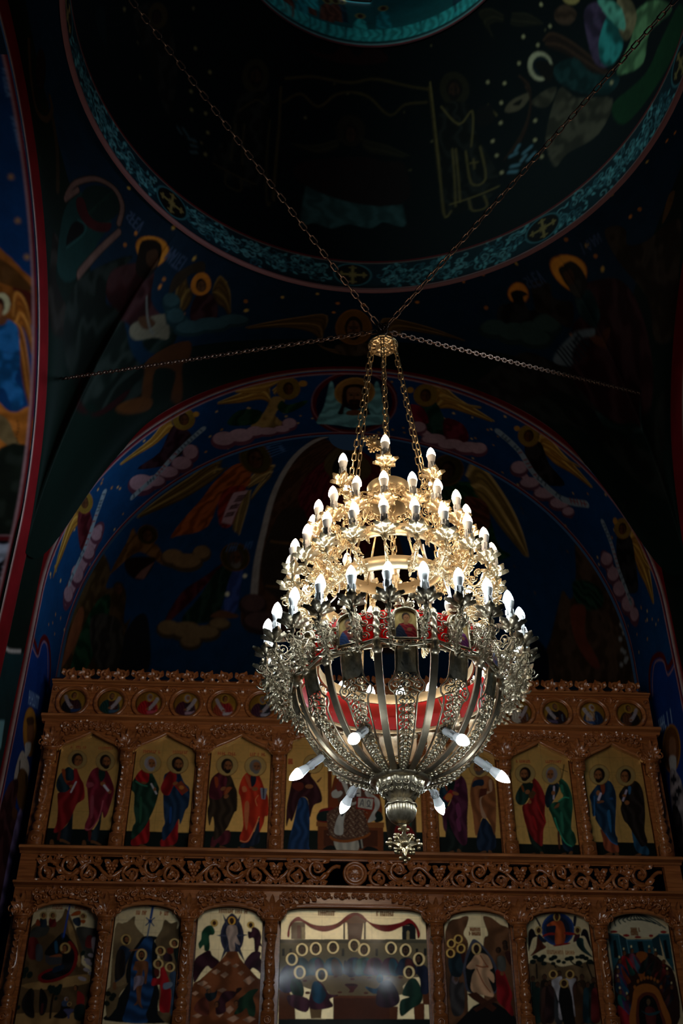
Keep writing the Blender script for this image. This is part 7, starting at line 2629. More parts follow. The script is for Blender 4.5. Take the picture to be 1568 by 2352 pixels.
# --- posts of the two tiers
def post_mesh(z0, z1, seed):
    mb = MB()
    H = z1 - z0
    w = .052
    mb.box(-w, w, -w, w, z0, z0 + .11)
    for s_ in (-1,):
        ring_pts = [(.026 * cos(2 * PI * k / 12), s_ * (w + .003), z0 + .055 + .026 * sin(2 * PI * k / 12)) for k in range(12)]
        mb.tube(ring_pts, .007, 4, True)
        mb.ball((0, s_ * w, z0 + .055), .01, 6, 4)
    zb = z0 + .11
    prof = [(.05, zb), (.052, zb + .012), (.036, zb + .022), (.047, zb + .04), (.05, zb + .06), (.042, zb + .085), (.03, zb + .10), (.036, zb + .112),
            (.048, zb + .14), (.05, zb + .16), (.04, zb + .19), (.03, zb + .205), (.044, zb + .215), (.046, zb + .225), (.034, zb + .235)]
    zt = z1 - .13
    prof += [(.034, zb + .25), (.041, (zb + zt) / 2), (.034, zt - .02), (.046, zt - .012), (.048, zt), (.034, zt + .012)]
    # the shaft is carved with a twisting vine
    s0, s1 = zb + .245, zt - .03

    def fn(r, z, a):
        return r * (1 + (.12 * sin(3 * a + (z - s0) * 26) if s0 < z < s1 else 0))
    pp = []
    for (a, b) in zip(prof[:-1], prof[1:]):
        k = 1 if b[1] - a[1] < .1 else 14
        for i in range(k):
            t = i / k
            pp.append((a[0] + (b[0] - a[0]) * t, a[1] + (b[1] - a[1]) * t))
    pp.append(prof[-1])
    mb.lathe(pp, 18, fn=fn)
    nl = int((s1 - s0) / .05)
    for i in range(nl):
        z = s0 + (i + .5) * (s1 - s0) / nl
        for d in (-1, 1):
            x = d * .018
            leaf3(mb, -d * .006, z - .02, -.036, .055, .014, PI / 2 - d * .55)
    # capital
    mb.box(-.05, .05, -.05, .05, zt + .012, z1 - .02)
    mb.box(-.058, .058, -.058, .058, z1 - .02, z1)
    for d in (-1, 1):
        curl3(mb, (d * .022, zt + .07), .02, 1.2, PI / 2, d, -.05, .006, 10)
    leaf3(mb, 0, zt + .02, -.05, .07, .016, PI / 2)
    return mb


UP0, UP1 = 4.405, 5.285
LO0, LO1 = 3.03, 3.845
me_up = post_mesh(UP0, UP1, 1).mesh('post', M_WOOD)
me_lo = post_mesh(LO0, LO1, 2).mesh('post', M_WOOD)
for x in CX:
    for me, y in ((me_up, 8.925), (me_lo, 8.92)):
        o = link('post', me, icono, (x, y - 9.05, 0))


# --- fascias with arched openings
def arch_pts(x0, x1, z0, rise, kind, n=10):
    """opening outline from its left springing over the arch to the right springing"""
    w = (x1 - x0) / 2
    c = (x0 + x1) / 2
    out = []
    N = 2 * n
    for i in range(N + 1):
        t = -1 + 2 * i / N
        if kind == 'ogee':
            a = abs(t)
            z = (1 - a) ** 2 * .55 + .45 * math.sqrt(max(0, 1 - a ** 2.6))
            z = z / 1.0
        elif kind == 'round':
            z = math.sqrt(max(0, 1 - abs(t) ** 2.1))
        else:
            z = max(0, 1 - abs(t) ** 9) ** .5
        out.append((c + w * t, z0 + rise * z))
    return out


def fascia(zs, ztop, openings, y0, y1, x_end=2.80):
    """board over a row of arched openings; openings: (x0, x1, rise, kind)"""
    mb = MB()
    xs = -x_end
    for (x0, x1, rise, kind) in openings:
        ap = arch_pts(x0, x1, zs, rise, kind)
        # solid between the previous opening and this one
        mb.box(xs, x0, y0, y1, zs, ztop)
        for (a, b) in zip(ap[:-1], ap[1:]):
            vs = [(a[0], y0, a[1]), (b[0], y0, b[1]), (b[0], y0, ztop), (a[0], y0, ztop),
                  (a[0], y1, a[1]), (b[0], y1, b[1]), (b[0], y1, ztop), (a[0], y1, ztop)]
            mb.add(vs, [(0, 1, 2, 3), (5, 4, 7, 6), (4, 5, 1, 0), (3, 2, 6, 7)])
        xs = x1
    mb.box(xs, x_end, y0, y1, zs, ztop)
    return mb


hw = .285
bays = [((CX[i] + CX[i + 1]) / 2) for i in range(7)]
up_open = [(b - (hw if i != 3 else .615), b + (hw if i != 3 else .615), .175 if i != 3 else .18, 'ogee' if i != 3 else 'flat') for i, b in enumerate(bays)]
lo_open = [(b - (hw if i != 3 else .615), b + (hw if i != 3 else .615), .12, 'round' if i != 3 else 'flat') for i, b in enumerate(bays)]
for nm, ops, zs, zt in (('apostle_tier_fascia', up_open, 5.275, 5.54), ('feast_tier_fascia', lo_open, 3.835, 4.07)):
    ipart(fascia(zs, zt, ops, 8.93, 8.99), 'arched_fascia', smooth=False)
    for (x0, x1, rise, kind) in ops:
        mb = MB()
        ap = arch_pts(x0, x1, zs, rise, kind, 14)
        for off, r in ((0, .016), (-.022, .009)):
            pts = [(x, 8.925, z - off * .6) for x, z in ap]
            c = (x0 + x1) / 2
            pts = [((x - c) * (1 + off / ((x1 - x0) / 2)) + c if off else x, y, z) for (x, y, z) in pts]
            mb.tube(pts, r, 6)
        ipart(mb, 'arch_moulding', M_WOODF)
    # carving in the spandrels
    edges = [-2.80] + [v for o in ops for v in (o[0], o[1])] + [2.80]
    for i, x in enumerate(CX):
        mb = MB()
        zc = zs + .045
        palmette(mb, x, zs + .05, 8.922, .16)
        for d in (-1, 1):
            curl3(mb, (x + d * .05, zs + .03), .035, 1.3, PI / 2, d, 8.925, .012, 12, .02)
            leaf3(mb, x + d * .02, zs + .01, 8.92, .09, .022, PI / 2 - d * 1.1)
        for d in (-1, 1):
            for k in range(5):
                xx = x + d * (.10 + .055 * k)
                if abs(xx) > 2.78:
                    continue
                zz = zt - .028 - .01 * (k % 2) - max(0, .06 - k * .02)
                curl3(mb, (xx, zz), .033, 1.3, PI * (k % 2), d, 8.928, .012, 12, .02)
                leaf3(mb, xx, zz - .015, 8.920, .065, .02, -PI / 2 + d * .9)
                leaf3(mb, xx - d * .02, zz + .015, 8.920, .05, .016, PI / 2 + d * .5)
        ipart(mb, 'carved_spandrel')
    for o in ops:
        mb = MB()
        n = max(4, int((o[1] - o[0]) / .07))
        for k in range(n):
            x = o[0] + (k + .5) * (o[1] - o[0]) / n
            curl3(mb, (x, zt - .032), .026, 1.2, PI * (k % 2), (-1) ** k, 8.928, .010, 11, .018)
            leaf3(mb, x, zt - .035, 8.920, .05, .015, PI * (k % 2) + .5)
            mb.ball((x + .03, 8.925, zt - .045), .012, 7, 5)
        ipart(mb, 'carved_border')


def moulding(name, z0, z1, depth, x_end, y=8.99, mat=None):
    """horizontal moulded ledge"""
    mb = MB()
    h = z1 - z0
    prof = [(0, 0), (-depth * .5, 0), (-depth * .62, h * .25), (-depth, h * .45), (-depth, h * .8), (-depth * .85, h), (0, h)]
    n = len(prof)
    vs = [(-x_end, y + a, z0 + b) for a, b in prof] + [(x_end, y + a, z0 + b) for a, b in prof]
    fs = [(i, (i + 1) % n, n + (i + 1) % n, n + i) for i in range(n)] + [tuple(range(n - 1, -1, -1)), tuple(range(n, 2 * n))]
    mb.add(vs, fs)
    ipart(mb, name, mat or M_WOODF, smooth=False)


moulding('ledge', 5.54, 5.60, .13, 2.83)
moulding('ledge', 5.925, 5.955, .09, 2.80)
moulding('ledge', 4.345, 4.405, .14, 2.81)
moulding('ledge', 4.07, 4.115, .13, 2.81)
moulding('ledge', 2.97, 3.03, .14, 2.85)
# side stiles and backing boards
for sx in (-1, 1):
    mb = MB()
    a, b = sorted((sx * 2.645, sx * 2.80))
    mb.box(a, b, 8.99, 9.05, 3.03, 4.07)
    mb.box(a, b, 8.99, 9.05, 4.4, 5.54)
    mb.box(*sorted((sx * 2.66, sx * 2.80)), 8.93, 8.99, 4.11, 4.35)
    ipart(mb, 'stile', smooth=False)
for z0, z1 in ((3.03, 4.07), (4.40, 5.54)):
    for x in CX[1:-1]:
        mb = MB()
        mb.box(x - .06, x + .06, 8.985, 9.03, z0, z1)
        ipart(mb, 'stile', smooth=False)
mb = MB()
mb.box(-2.80, 2.80, 9.04, 9.06, .0, 4.09)
ipart(mb, 'back_board', smooth=False)
mb = MB()
mb.box(-2.80, 2.80, 9.04, 9.06, 4.36, 5.95)
ipart(mb, 'back_board', smooth=False)

# --- prophets' frieze with round frames
MEDX = []
for k in range(8):
    MEDX += [(.158 + .3475 * k), -(.158 + .3475 * k)]
MEDX.sort()
MZ = 5.752
mb = MB()
mb.box(-2.80, 2.80, 8.965, 9.04, 5.60, 5.93)
ipart(mb, 'medallion_board', smooth=False)
for i, x in enumerate(MEDX):
    mb = MB()
    for r, y, rad in ((.142, 8.95, .017), (.1275, 8.955, .007)):
        mb.tube([(x + r * cos(2 * PI * k / 40), y, MZ + r * sin(2 * PI * k / 40)) for k in range(40)], rad, 6, True)
    ipart(mb, 'round_frame')
for i in range(17):
    xa = MEDX[i - 1] if i else MEDX[0] - .3475
    xb = MEDX[i] if i < 16 else MEDX[15] + .3475
    x = (xa + xb) / 2
    if abs(x) > 2.74:
        x = math.copysign(2.755, x)
    for zz, d in ((MZ + .12, 1), (MZ - .125, -1)):
        mb = MB()
        if abs(x) < 2.7:
            leaf3(mb, x, zz - d * .03, 8.962, .085, .022, d * PI / 2)
            for e in (-1, 1):
                curl3(mb, (x + e * .042, zz + d * .012), .03, 1.2, PI / 2 * (1 - e), e * d, 8.962, .009, 11)
                leaf3(mb, x + e * .05, zz - d * .02, 8.962, .06, .014, PI / 2 - e * .9 if d > 0 else -PI / 2 + e * .9)
        else:
            curl3(mb, (x, zz), .03, 1.2, 0, d, 8.962, .009, 11)
        ipart(mb, 'carved_spray')
    mb = MB()
    leaf3(mb, x, MZ - .03, 8.962, .06, .014, PI / 2)
    ipart(mb, 'carved_leaf')

# --- crest
mb = MB()
mb.box(-2.80, 2.80, 8.975, 9.03, 5.955, 6.00)
n = 34
for k in range(n):
    x = -2.74 + (k + .5) * 5.48 / n
    d = (-1) ** k
    curl3(mb, (x, 6.03), .062, 1.5, -PI / 2, d, 8.985, .019, 16, .028)
    for e, an in ((0, .45), (.03, 1.0), (-.03, -.5)):
        leaf3(mb, x + e * d, 6.00 + abs(e) * .5, 8.965, .105 - abs(e), .026, PI / 2 - an * d)
    leaf3(mb, x + .07 * d, 5.975, 8.965, .08, .024, PI / 2 + 1.1 * d)
    leaf3(mb, x - .05 * d, 5.97, 8.960, .09, .022, PI / 2 - 1.2 * d)
    mb.ball((x + .075 * d, 8.975, 6.045), .017, 7, 5)
ipart(mb, 'carved_crest')

# --- pierced vine frieze
mb = MB()
per = .345
nw = int(5.2 / per)
zc = 4.230
x_l = -2.64
q = random.Random(4)
pts = []
for i in range(15 * 12 + 1):
    x = x_l + 5.28 * i / 180
    pts.append((x, 8.955 - .01 * sin(i * .7), zc + .062 * sin((x - x_l) * 2 * PI / per)))
pts_l = [p for p in pts if p[0] < -.1]
pts_r = [p for p in pts if p[0] > .1]
for ps in (pts_l, pts_r):
    mb.tube(ps, .017, 6)
for i in range(int(5.28 / (per / 2))):
    x = x_l + (i + .5) * per / 2
    d = 1 if i % 2 == 0 else -1
    if abs(x) < .17:
        continue
    c = (x, zc - d * .035)
    if i % 4 == 3:
        for rr in range(4):                       # a bunch of grapes
            for k in range(4 - rr):
                mb.ball((x + (k - (3 - rr) / 2) * .026, 8.945, zc + d * 0 + .03 - rr * .026), .0155, 7, 5)
        for e in (-1, 1):
            leaf3(mb, x, zc + .04, 8.95, .075, .025, PI / 2 + e * 1.1)
            curl3(mb, (x + e * .062, zc - .05), .032, 1.3, PI / 2, e, 8.955, .0105, 12)
    else:
        curl3(mb, c, .080, 1.5, d * PI / 2 + .3, d, 8.955, .019, 20, .022)
        for k in range(3):
            leaf3(mb, c[0] + .01, c[1], 8.940, .07, .024, q.uniform(0, 2) + 2.1 * k)
        leaf3(mb, c[0] + d * .03, c[1] + d * .07, 8.945, .09, .026, PI / 2 - d * 1.2)
        leaf3(mb, c[0] - d * .03, c[1] + d * .075, 8.945, .09, .026, PI / 2 + d * 1.2)
        leaf3(mb, c[0] + .05, c[1] - d * .05, 8.945, .085, .026, -d * .6)
        leaf3(mb, c[0] - .05, c[1] - d * .055, 8.945, .085, .026, PI + d * .6)
    for e in (-1, 1):
        curl3(mb, (x + e * .055, zc + d * .083), .028, 1.3, PI * (e > 0), e * d, 8.955, .013, 11, .018)
        leaf3(mb, x + e * .03, zc + d * .09, 8.948, .07, .02, PI / 2 - e * 1.3)
    leaf3(mb, x, zc + d * .05, 8.95, .06, .018, d * PI / 2)
ipart(mb, 'pierced_vine_frieze')
for z in (4.118, 4.342):
    mb = MB()
    mb.box(-2.68, 2.68, 8.94, 8.985, z - .008, z + .008)
    ipart(mb, 'frieze_rail', smooth=False)
mb = MB()
mb.lathe([(.001, .012), (.03, .02), (.06, .012), (.078, .004), (.08, .02), (.098, .022), (.104, .01), (.104, -.02), (.001, -.02)], 36,
         Matrix.Translation((0.01, 8.95, zc)) @ Matrix.Rotation(PI / 2, 4, 'X'), cap=False)
for k in range(8):
    a = 2 * PI * k / 8
    leaf3(mb, .01 + .012 * cos(a), zc + .012 * sin(a), 8.935, .05, .013, a)
ipart(mb, 'rosette', None, 'round carved rosette')

# ------------------------------------------------------------------ icons on the screen
me_hook = None


def icon(name, label, cat, group, x0, x1, z0, z1, key, base='e6b464', res=0.0038, post=None):
    cv = Canvas(x0, x1, z0, z1, res, base, 1.0, seed=int(x0 * 100) % 97 + 20, mottle=.14)
    q = random.Random(int(x0 * 1000))
    for _ in range(10):              # leaf joints of the gilding
        u, v = q.uniform(x0, x1), q.uniform(z0, z1)
        cv.line([(u, z0), (u, z1)] if q.random() < .4 else [(x0, v), (x1, v)], .004, hexc('8a6428'), .35, 1.0)
    paint_ops(cv, ART.get(key, []), {'s': .86, 'p': .86} if key.startswith('up') else None)
    o = surface(name, cv, s_icon, M_ICON, back=(0, .03, 0))
    tag(o, label, cat, group)
    return o


for i, lab in enumerate(ICON_UP):
    b = bays[i]
    w = .268 if i != 3 else .60
    icon('apostles_icon' if i != 3 else 'enthroned_christ_icon', lab, 'icon', 'icons of the apostle tier', b - w, b + w, 4.408, 5.45, 'up%d' % i)
for i, lab in enumerate(ICON_LO):
    b = bays[i]
    w = .268 if i != 3 else .60
    icon('feast_icon', lab, 'icon', 'icons of the feast tier', b - w, b + w, 3.035, 3.965, 'lo%d' % i, 'f0dcac')


def medal(x, label, i):
    R = .118
    cv = Canvas(-R, R, -R, R, .0045, '9a6a24', 1.0, seed=60 + i, mottle=.15)
    paint_ops(cv, ART.get('med %d' % i, []), {'s': .86, 'p': .86})
    cv.finish()
    # a slightly domed round panel
    nr, na = 26, 64
    vs, cs, fs = [], [], []
    for j in range(nr + 1):
        r = R * j / nr
        for k in range(na):
            a = 2 * PI * k / na
            u, v = r * cos(a), r * sin(a)
            vs.append((x + u, 8.960 - .018 * (1 - (r / R) ** 2), MZ + v))
            iu = min(cv.nu - 1, max(0, int(round((u + R) / cv.du))))
            iv = min(cv.nv - 1, max(0, int(round((v + R) / cv.dv))))
            cs.append(cv.a[iv, iu])
    for j in range(nr):
        for k in range(na):
            k2 = (k + 1) % na
            fs.append((j * na + k, j * na + k2, (j + 1) * na + k2, (j + 1) * na + k))
    n0 = len(vs)
    for k in range(na):
        vs.append((vs[nr * na + k][0], 8.9635, vs[nr * na + k][2]))
        cs.append(np.array((.05, .02, .01, 0)))
    for k in range(na):
        k2 = (k + 1) % na
        fs.append((nr * na + k, nr * na + k2, n0 + k2, n0 + k))
    me = bpy.data.meshes.new('prophet_icon')
    me.from_pydata(vs, [], fs)
    at = me.color_attributes.new('pigment', 'FLOAT_COLOR', 'POINT')
    at.data.foreach_set('color', np.clip(np.array(cs), 0, 1).astype(np.float32).ravel())
    me.materials.append(M_ICON)
    me.shade_smooth()
    o = link('prophet_icon', me)
    tag(o, label, 'icon', 'round prophet icons')


for i, lab in enumerate(ICON_MED):
    medal(MEDX[i], lab, i)

# ------------------------------------------------------------------ chandelier
ZB = 3.06
ch = bpy.data.objects.new('chandelier', None)
C.objects.link(ch)
ch.location = (0, YD, ZB)
ch.rotation_euler = (0, -0.0105, 0)
tag(ch, 'large tiered brass chandelier with candle bulbs and openwork bowl hung on chains under the dome', 'chandelier')


def cpart(mb, name, mat, loc=(0, 0, 0), rot=(0, 0, 0), label=None, me=None):
    o = link(name, me or mb.mesh(name, mat), ch, (loc[0], loc[1], loc[2] - ZB), rot)
    if label:
        o['label'] = label
    return o


def radial(az):
    """direction and turn for an azimuth in degrees: 0 faces the nave, positive to the south"""
    a = math.radians(az)
    return sin(a), -cos(a), math.atan2(-cos(a), sin(a))


# --- candle, cup and bulb
mb = MB()
mb.lathe([(.0185, .01), (.0185, .10), (.0165, .103), (.0175, .108), (.021, .125), (.0252, .147), (.0250, .1495)], 16, cap=False)
q = random.Random(2)
for k in range(7):
    a = 2 * PI * k / 7 + q.uniform(-.2, .2)
    ln = q.uniform(.018, .045)
    p0 = Vector((.0185 * cos(a), .0185 * sin(a), .102))
    mb.tube([p0, p0 + Vector((.0012 * cos(a), .0012 * sin(a), -ln * .6)), p0 + Vector((.001 * cos(a), .001 * sin(a), -ln))], [.0035, .003, .0042], 5)
ME_SLEEVE = mb.mesh('candle_sleeve', M_SLEEVE)


def bulb_mesh(mat):
    mb = MB()
    mb.lathe([(.0250, .149), (.0256, .155), (.0250, .163), (.0228, .174), (.0192, .185), (.0148, .195), (.0098, .2035), (.0050, .2095), (.0008, .2135)], 14)
    return mb.mesh('bulb', mat)


ME_BW, ME_BC, ME_BO = bulb_mesh(M_BULBW), bulb_mesh(M_BULBC), bulb_mesh(M_BULBO)


def cup_mesh(mat, s=1.0):
    mb = MB()
    mb.lathe([(.006, -.006), (.013, 0), (.022, .008), (.027, .017), (.028, .022), (.018, .02)], 14)
    vs, fs = leaf_verts(.068 * s, .0235 * s, 3, .30, .004, 12)
    for k in range(6):
        a = 2 * PI * k / 6
        M = Matrix.Rotation(a, 4, 'Z') @ Matrix.Translation((.013, 0, .004)) @ Matrix.Rotation(-.30, 4, 'Y')
        mb.add(vs, fs, M)
    return mb.mesh('leaf_cup', mat)


ME_CUP, ME_CUPD = cup_mesh(M_GOLD), cup_mesh(M_DARK, 1.06)


# --- openwork
def curlr(mb, c, r, turns, a0, d, rad, phi=0.0, n=12, tilt=0.0):
    """spiral around c in the x,z plane, that plane turned by phi about the vertical and tilted"""
    sp = spiral((0, 0), r, turns, a0, d, n, .2)
    M = Matrix.Translation(c) @ Matrix.Rotation(phi, 4, 'Z') @ Matrix.Rotation(tilt, 4, 'X')
    mb.tube([M @ Vector((x, 0, z)) for x, z in sp], [rad * (1 - .35 * i / n) for i in range(n + 1)], 4)
    mb.ball(M @ Vector((sp[-1][0], 0, sp[-1][1])), rad * 1.5, 5, 4)


def leafr(mb, c, L, Wd, yaw, pitch, lobes=2, curl=.9, roll=0.0):
    vs, fs = leaf_verts(L, Wd, lobes, curl, .004, 6)
    mb.add(vs, fs, Matrix.Translation(c) @ Matrix.Rotation(yaw, 4, 'Z') @ Matrix.Rotation(-pitch, 4, 'Y') @ Matrix.Rotation(roll, 4, 'X'))


def arm_mesh(kind, L, dz, mat):
    """openwork arm, flat in its own radial plane: cup at the origin, fixed to its ring at x=-L, z=dz"""
    mb = MB()
    q = random.Random(kind * 13)
    main = crom([(-L, 0, dz), (-L * .72, 0, dz - .012), (-L * .45, 0, dz - .075), (-L * .12, 0, -.085), (.004, 0, -.04), (0, 0, 0)], 6)
    mb.tube(main, .0065, 6)
    mb.tube([(-L - .012, 0, dz), (-L + .01, 0, dz)], .012, 6)
    hp = PI / 2
    deep = {1: .08, 2: .09, 3: .11, 4: .085}[kind]
    num = {1: 10, 2: 11, 3: 14, 4: 14}[kind]
    out = {1: .025, 2: .025, 3: .03, 4: .03}[kind]
    for i in range(num):
        x = -L * .92 + (L * .92 + out) * ((i * .618) % 1)
        k = 1 - .35 * abs((x + L * .4) / L)
        z = dz * min(1, max(0, -x / L)) - .03 - deep * k * ((i * .414 + .3) % 1)
        y = q.uniform(-.005, .005)
        r = q.uniform(.021, .035)
        curlr(mb, (x, y, z), r, q.uniform(1.2, 1.7), q.uniform(0, 6.3), q.choice((-1, 1)), .0042, q.uniform(-.12, .12), 12, q.uniform(-.1, .1))
        if i % 3 == 0:
            leafr(mb, (x, y, z), .036, .009, q.choice((0, PI)), q.uniform(-1.4, 1.4), 2, .9, hp)
    for a in (0, PI):
        leafr(mb, (.0, 0, -.055), .045, .012, a, -.4 if a else .6, 2, .9, hp)
    # small boss and a pair of leaves on the stalk under the cup
    mb.ball((0, 0, -.018), .0105, 8, 6)
    for d in (-1, 1):
        leafr(mb, (0, d * .004, -.045), .032, .009, d * hp, .9)
    if kind == 4:
        # hanging openwork drop, leaning in under the arm
        for j, (xc, zc, w) in enumerate(((-.035, -.122, .038), (-.048, -.155, .029), (-.058, -.182, .02))):
            for d in (-1, 1):
                curlr(mb, (xc + d * w * .55, 0, zc), w * .55, 1.5, PI / 2, d * (-1) ** j, .0036, .05 * d, 13)
                curlr(mb, (xc + d * w * 1.1, .003 * d, zc + .022), w * .40, 1.4, -PI / 2, d * (-1) ** j, .0034, .1 * d, 11)
                leafr(mb, (xc + d * w * .6, 0, zc - .01), .036, .011, 0 if d > 0 else PI, -.6, 2, .9, hp)
        mb.tube([(-.02, 0, -.09), (-.045, 0, -.145), (-.064, 0, -.2)], .0045, 5)
        mb.ball((-.065, 0, -.206), .009, 7, 5)
        for k in range(2):
            leafr(mb, (-.06, 0, -.185), .026, .010, k * PI, -.9, 2, .9, hp)
    return mb.mesh('scroll_arm', mat)


TIERS = [  # kind, count, first azimuth, radius, tip height, ring radius, ring height, bulb mesh, metal
    (1, 6, -8.0, .290, 5.33, .124, 5.115, ME_BW, M_GOLD, 'top'),
    (2, 18, 11.0, .431, 4.968, .31, 4.69, ME_BW, M_GOLD, 'second'),
    (3, 22, 7.5, .549, 4.708, .372, 4.455, ME_BW, M_GOLD, 'third'),
    (4, 24, 7.3, .659, 4.256, .52, 4.03, ME_BC, M_DARK, 'lowest')]
for kind, n, a0, R, zt, RR, zr, me_b, mt, word in TIERS:
    me_arm = arm_mesh(kind, R - RR, zr - (zt - .2), M_GOLD if kind < 4 else M_DARK)
    for k in range(n):
        dx, dy, rot = radial(a0 + 360 * k / n)
        arm = cpart(None, 'scroll_arm', None, (R * dx, R * dy, zt - .2065), (0, 0, rot), me=me_arm)
        j = rnd.uniform(-.03, .03)
        link('leaf_cup', ME_CUP if kind < 4 else ME_CUPD, arm, (0, 0, 0), (0, 0, .3))
        link('candle_sleeve', ME_SLEEVE, arm, (0, 0, 0), (j, j * .6, rnd.uniform(0, 6)))
        link('bulb', me_b, arm, (0, 0, 0), (j, j * .6, 0))


# --- flat ring bands
def band(R, z0, z1, th, mat=M_BAND, name='ring_band', label=None):
    mb = MB()
    mb.lathe([(R - th, z0), (R, z0), (R + .001, (z0 + z1) / 2), (R, z1), (R - th, z1), (R - th, z0)], 72, cap=False)
    return cpart(mb, name, mat, label=label)


band(.124, 5.06, 5.175, .008)
band(.31, 4.648, 4.722, .008)
band(.374, 4.400, 4.480, .008)
band(.505, 3.895, 3.915, .012, M_DARK)
band(.40, 4.02, 4.075, .010)
for k in range(6):
    dx, dy, rot = radial(22 + 60 * k)
    mb = MB()
    mb.tube([(.124 * dx, .124 * dy, 5.08), (.2 * dx, .2 * dy, 4.93), (.305 * dx, .305 * dy, 4.70)], .006, 5)
    mb.tube([(.305 * dx, .305 * dy, 4.66), (.37 * dx, .37 * dy, 4.46)], .006, 5)
    mb.tube([(.37 * dx, .37 * dy, 4.41), (.40 * dx, .40 * dy, 4.06), (.495 * dx, .495 * dy, 3.93)], .006, 5)
    cpart(mb, 'strut', M_GOLD)

# openwork apron under the third tier's ring and a rosette collar around the top ring
mb = MB()
q = random.Random(8)
for k in range(26):
    a = 2 * PI * k / 26
    for j in range(3):
        c = (.124 * cos(a) * (1 + .1 * j), .124 * sin(a) * (1 + .1 * j), 5.10 - .045 * j)
        curlr(mb, c, .026, 1.3, q.uniform(0, 6), q.choice((-1, 1)), .004, a + PI / 2, 11)
    leafr(mb, (.128 * cos(a), .128 * sin(a), 5.07), .05, .013, a, -.9)
cpart(mb, 'openwork_collar', M_GOLD)
# --- bowl
BOWL = [(p.x, p.z) for p in crom([(.505, 0, 3.93), (.497, 0, 3.84), (.462, 0, 3.73), (.402, 0, 3.625), (.322, 0, 3.535), (.232, 0, 3.478), (.150, 0, 3.452)], 6)]


def bowl_at(t):
    i = min(len(BOWL) - 2, int(t * (len(BOWL) - 1)))
    f = t * (len(BOWL) - 1) - i
    return (BOWL[i][0] + (BOWL[i + 1][0] - BOWL[i][0]) * f, BOWL[i][1] + (BOWL[i + 1][1] - BOWL[i][1]) * f)


def bowl_nrm(t):
    a, b = bowl_at(max(0, t - .02)), bowl_at(min(1, t + .02))
    d = Vector((b[0] - a[0], b[1] - a[1])).normalized()
    return Vector((-d.y, d.x))      # points outwards and down


def bowl_pt(t, s, off=0.0):
    """point on the bowl: t down the profile, s metres sideways, off metres outwards; facing +x"""
    r, z = bowl_at(t)
    n = bowl_nrm(t)
    r, z = r + n.x * off, z + n.y * off
    a = s / max(r, .05)
    return Vector((r * cos(a), r * sin(a), z))


# reeded rib with a twisted post at its top
mb = MB()
rows, rows2 = [], []
NT = 26
for i in range(NT + 1):
    t = i / NT
    w = .019 - .004 * t
    row = []
    for j in range(13):
        s = -1 + 2 * j / 12
        row.append(bowl_pt(t, s * w, .010 + (.0035 if j % 2 else 0)))
    rows.append(row)
    rows2.append([bowl_pt(t, s * w, 0) for s in (1, -1)])
mb.grid(rows)
mb.grid(rows2)
mb.grid([[r[0], r2[1]] for r, r2 in zip(rows, rows2)])
mb.grid([[r2[0], r[-1]] for r, r2 in zip(rows, rows2)])
ME_RIB = mb.mesh('rib', M_RIB)
mb = MB()


def twist(r, z, a):
    return r * (1 + .16 * sin(3 * a + z * 150)) if 3.935 < z < 4.06 else r


mb.lathe([(.014, 3.86), (.024, 3.872), (.026, 3.885), (.019, 3.9), (.026, 3.91), (.027, 3.925), (.019, 3.936)] +
         [(.0185, 3.94 + .006 * i) for i in range(20)] + [(.024, 4.062), (.026, 4.072), (.018, 4.082), (.02, 4.09), (.008, 4.105)], 16,
         Matrix.Translation((.512, 0, 0)), fn=twist)
ME_POST = mb.mesh('twisted_post', M_DARK)

# scaled shield tapering into openwork, between the ribs
mb = MB()


def strap_w(t):
    ks = [(0.03, .020), (.06, .040), (.10, .050), (.25, .050), (.30, .058), (.335, .082), (.37, .078), (.40, .052), (.46, .046), (.55, .043), (.66, .036), (.8, .027), (.93, .018), (1, .012)]
    for (a, b), (c, d) in zip(ks[:-1], ks[1:]):
        if a <= t <= c:
            return b + (d - b) * (t - a) / (c - a)
    return ks[0][1]


for e in (-1, 1):
    mb.tube([bowl_pt(t, e * strap_w(t), .004) for t in [.03 + .97 * i / 48 for i in range(49)]], .0052, 5)
rows = []
for i in range(14):
    t = .05 + .22 * i / 13
    rows.append([bowl_pt(t, s * strap_w(t), .002 + .018 * (1 - s * s) + .0035 * sin(i * 2.4) * cos(s * 16)) for s in [-1 + 2 * j / 14 for j in range(15)]])
mb.grid(rows)
mb.grid([[p * 1.0 - Vector((.006, 0, 0)) for p in reversed(r)] for r in rows])
q = random.Random(21)
ts = .295
while ts < .98:
    w = strap_w(ts)
    lanes = 3 if w > .05 else 2
    for e in ([-1, 0, 1] if lanes == 3 else [-1, 1]):
        s = e * w * (.62 if lanes == 3 else .48)
        r = min(.024, w * (.40 if lanes == 3 else .5))
        c = bowl_pt(ts + q.uniform(-.008, .008), s, .008)
        n = bowl_nrm(ts)
        # spiral lying on the bowl's surface
        pts = []
        d = e or 1
        for x, z in spiral((0, 0), r, 1.35, PI / 2, d, 12, .2):
            tt = min(1, max(0, ts + z / .80))
            pts.append(bowl_pt(tt, s + x, .007 + .006 * (1 - (x * x + z * z) / (r * r + 1e-9))))
        mb.tube(pts, .0042, 4)
        mb.ball(pts[-1], .006, 5, 4)
    pts = [bowl_pt(min(1, ts + .02 + .03 * k / 4), 0, .014 + .006 * sin(k)) for k in range(5)]
    mb.tube(pts, [.002, .006, .0075, .006, .002], 6)
    for e in (-1, 1):
        pts = [bowl_pt(min(1, ts + .012 + .03 * k / 4), e * w * (.15 + .16 * k), .011) for k in range(5)]
        mb.tube(pts, [.003, .006, .006, .005, .002], 5)
    ts += .036 + .012 * w / .05
ME_STRAP = mb.mesh('openwork_strap', M_DARK)

# icon panel frames around the rim
RP = .515


def rim_pt(s, z, off=0.0):
    a = s / RP
    return Vector(((RP + off) * cos(a), (RP + off) * sin(a), z))


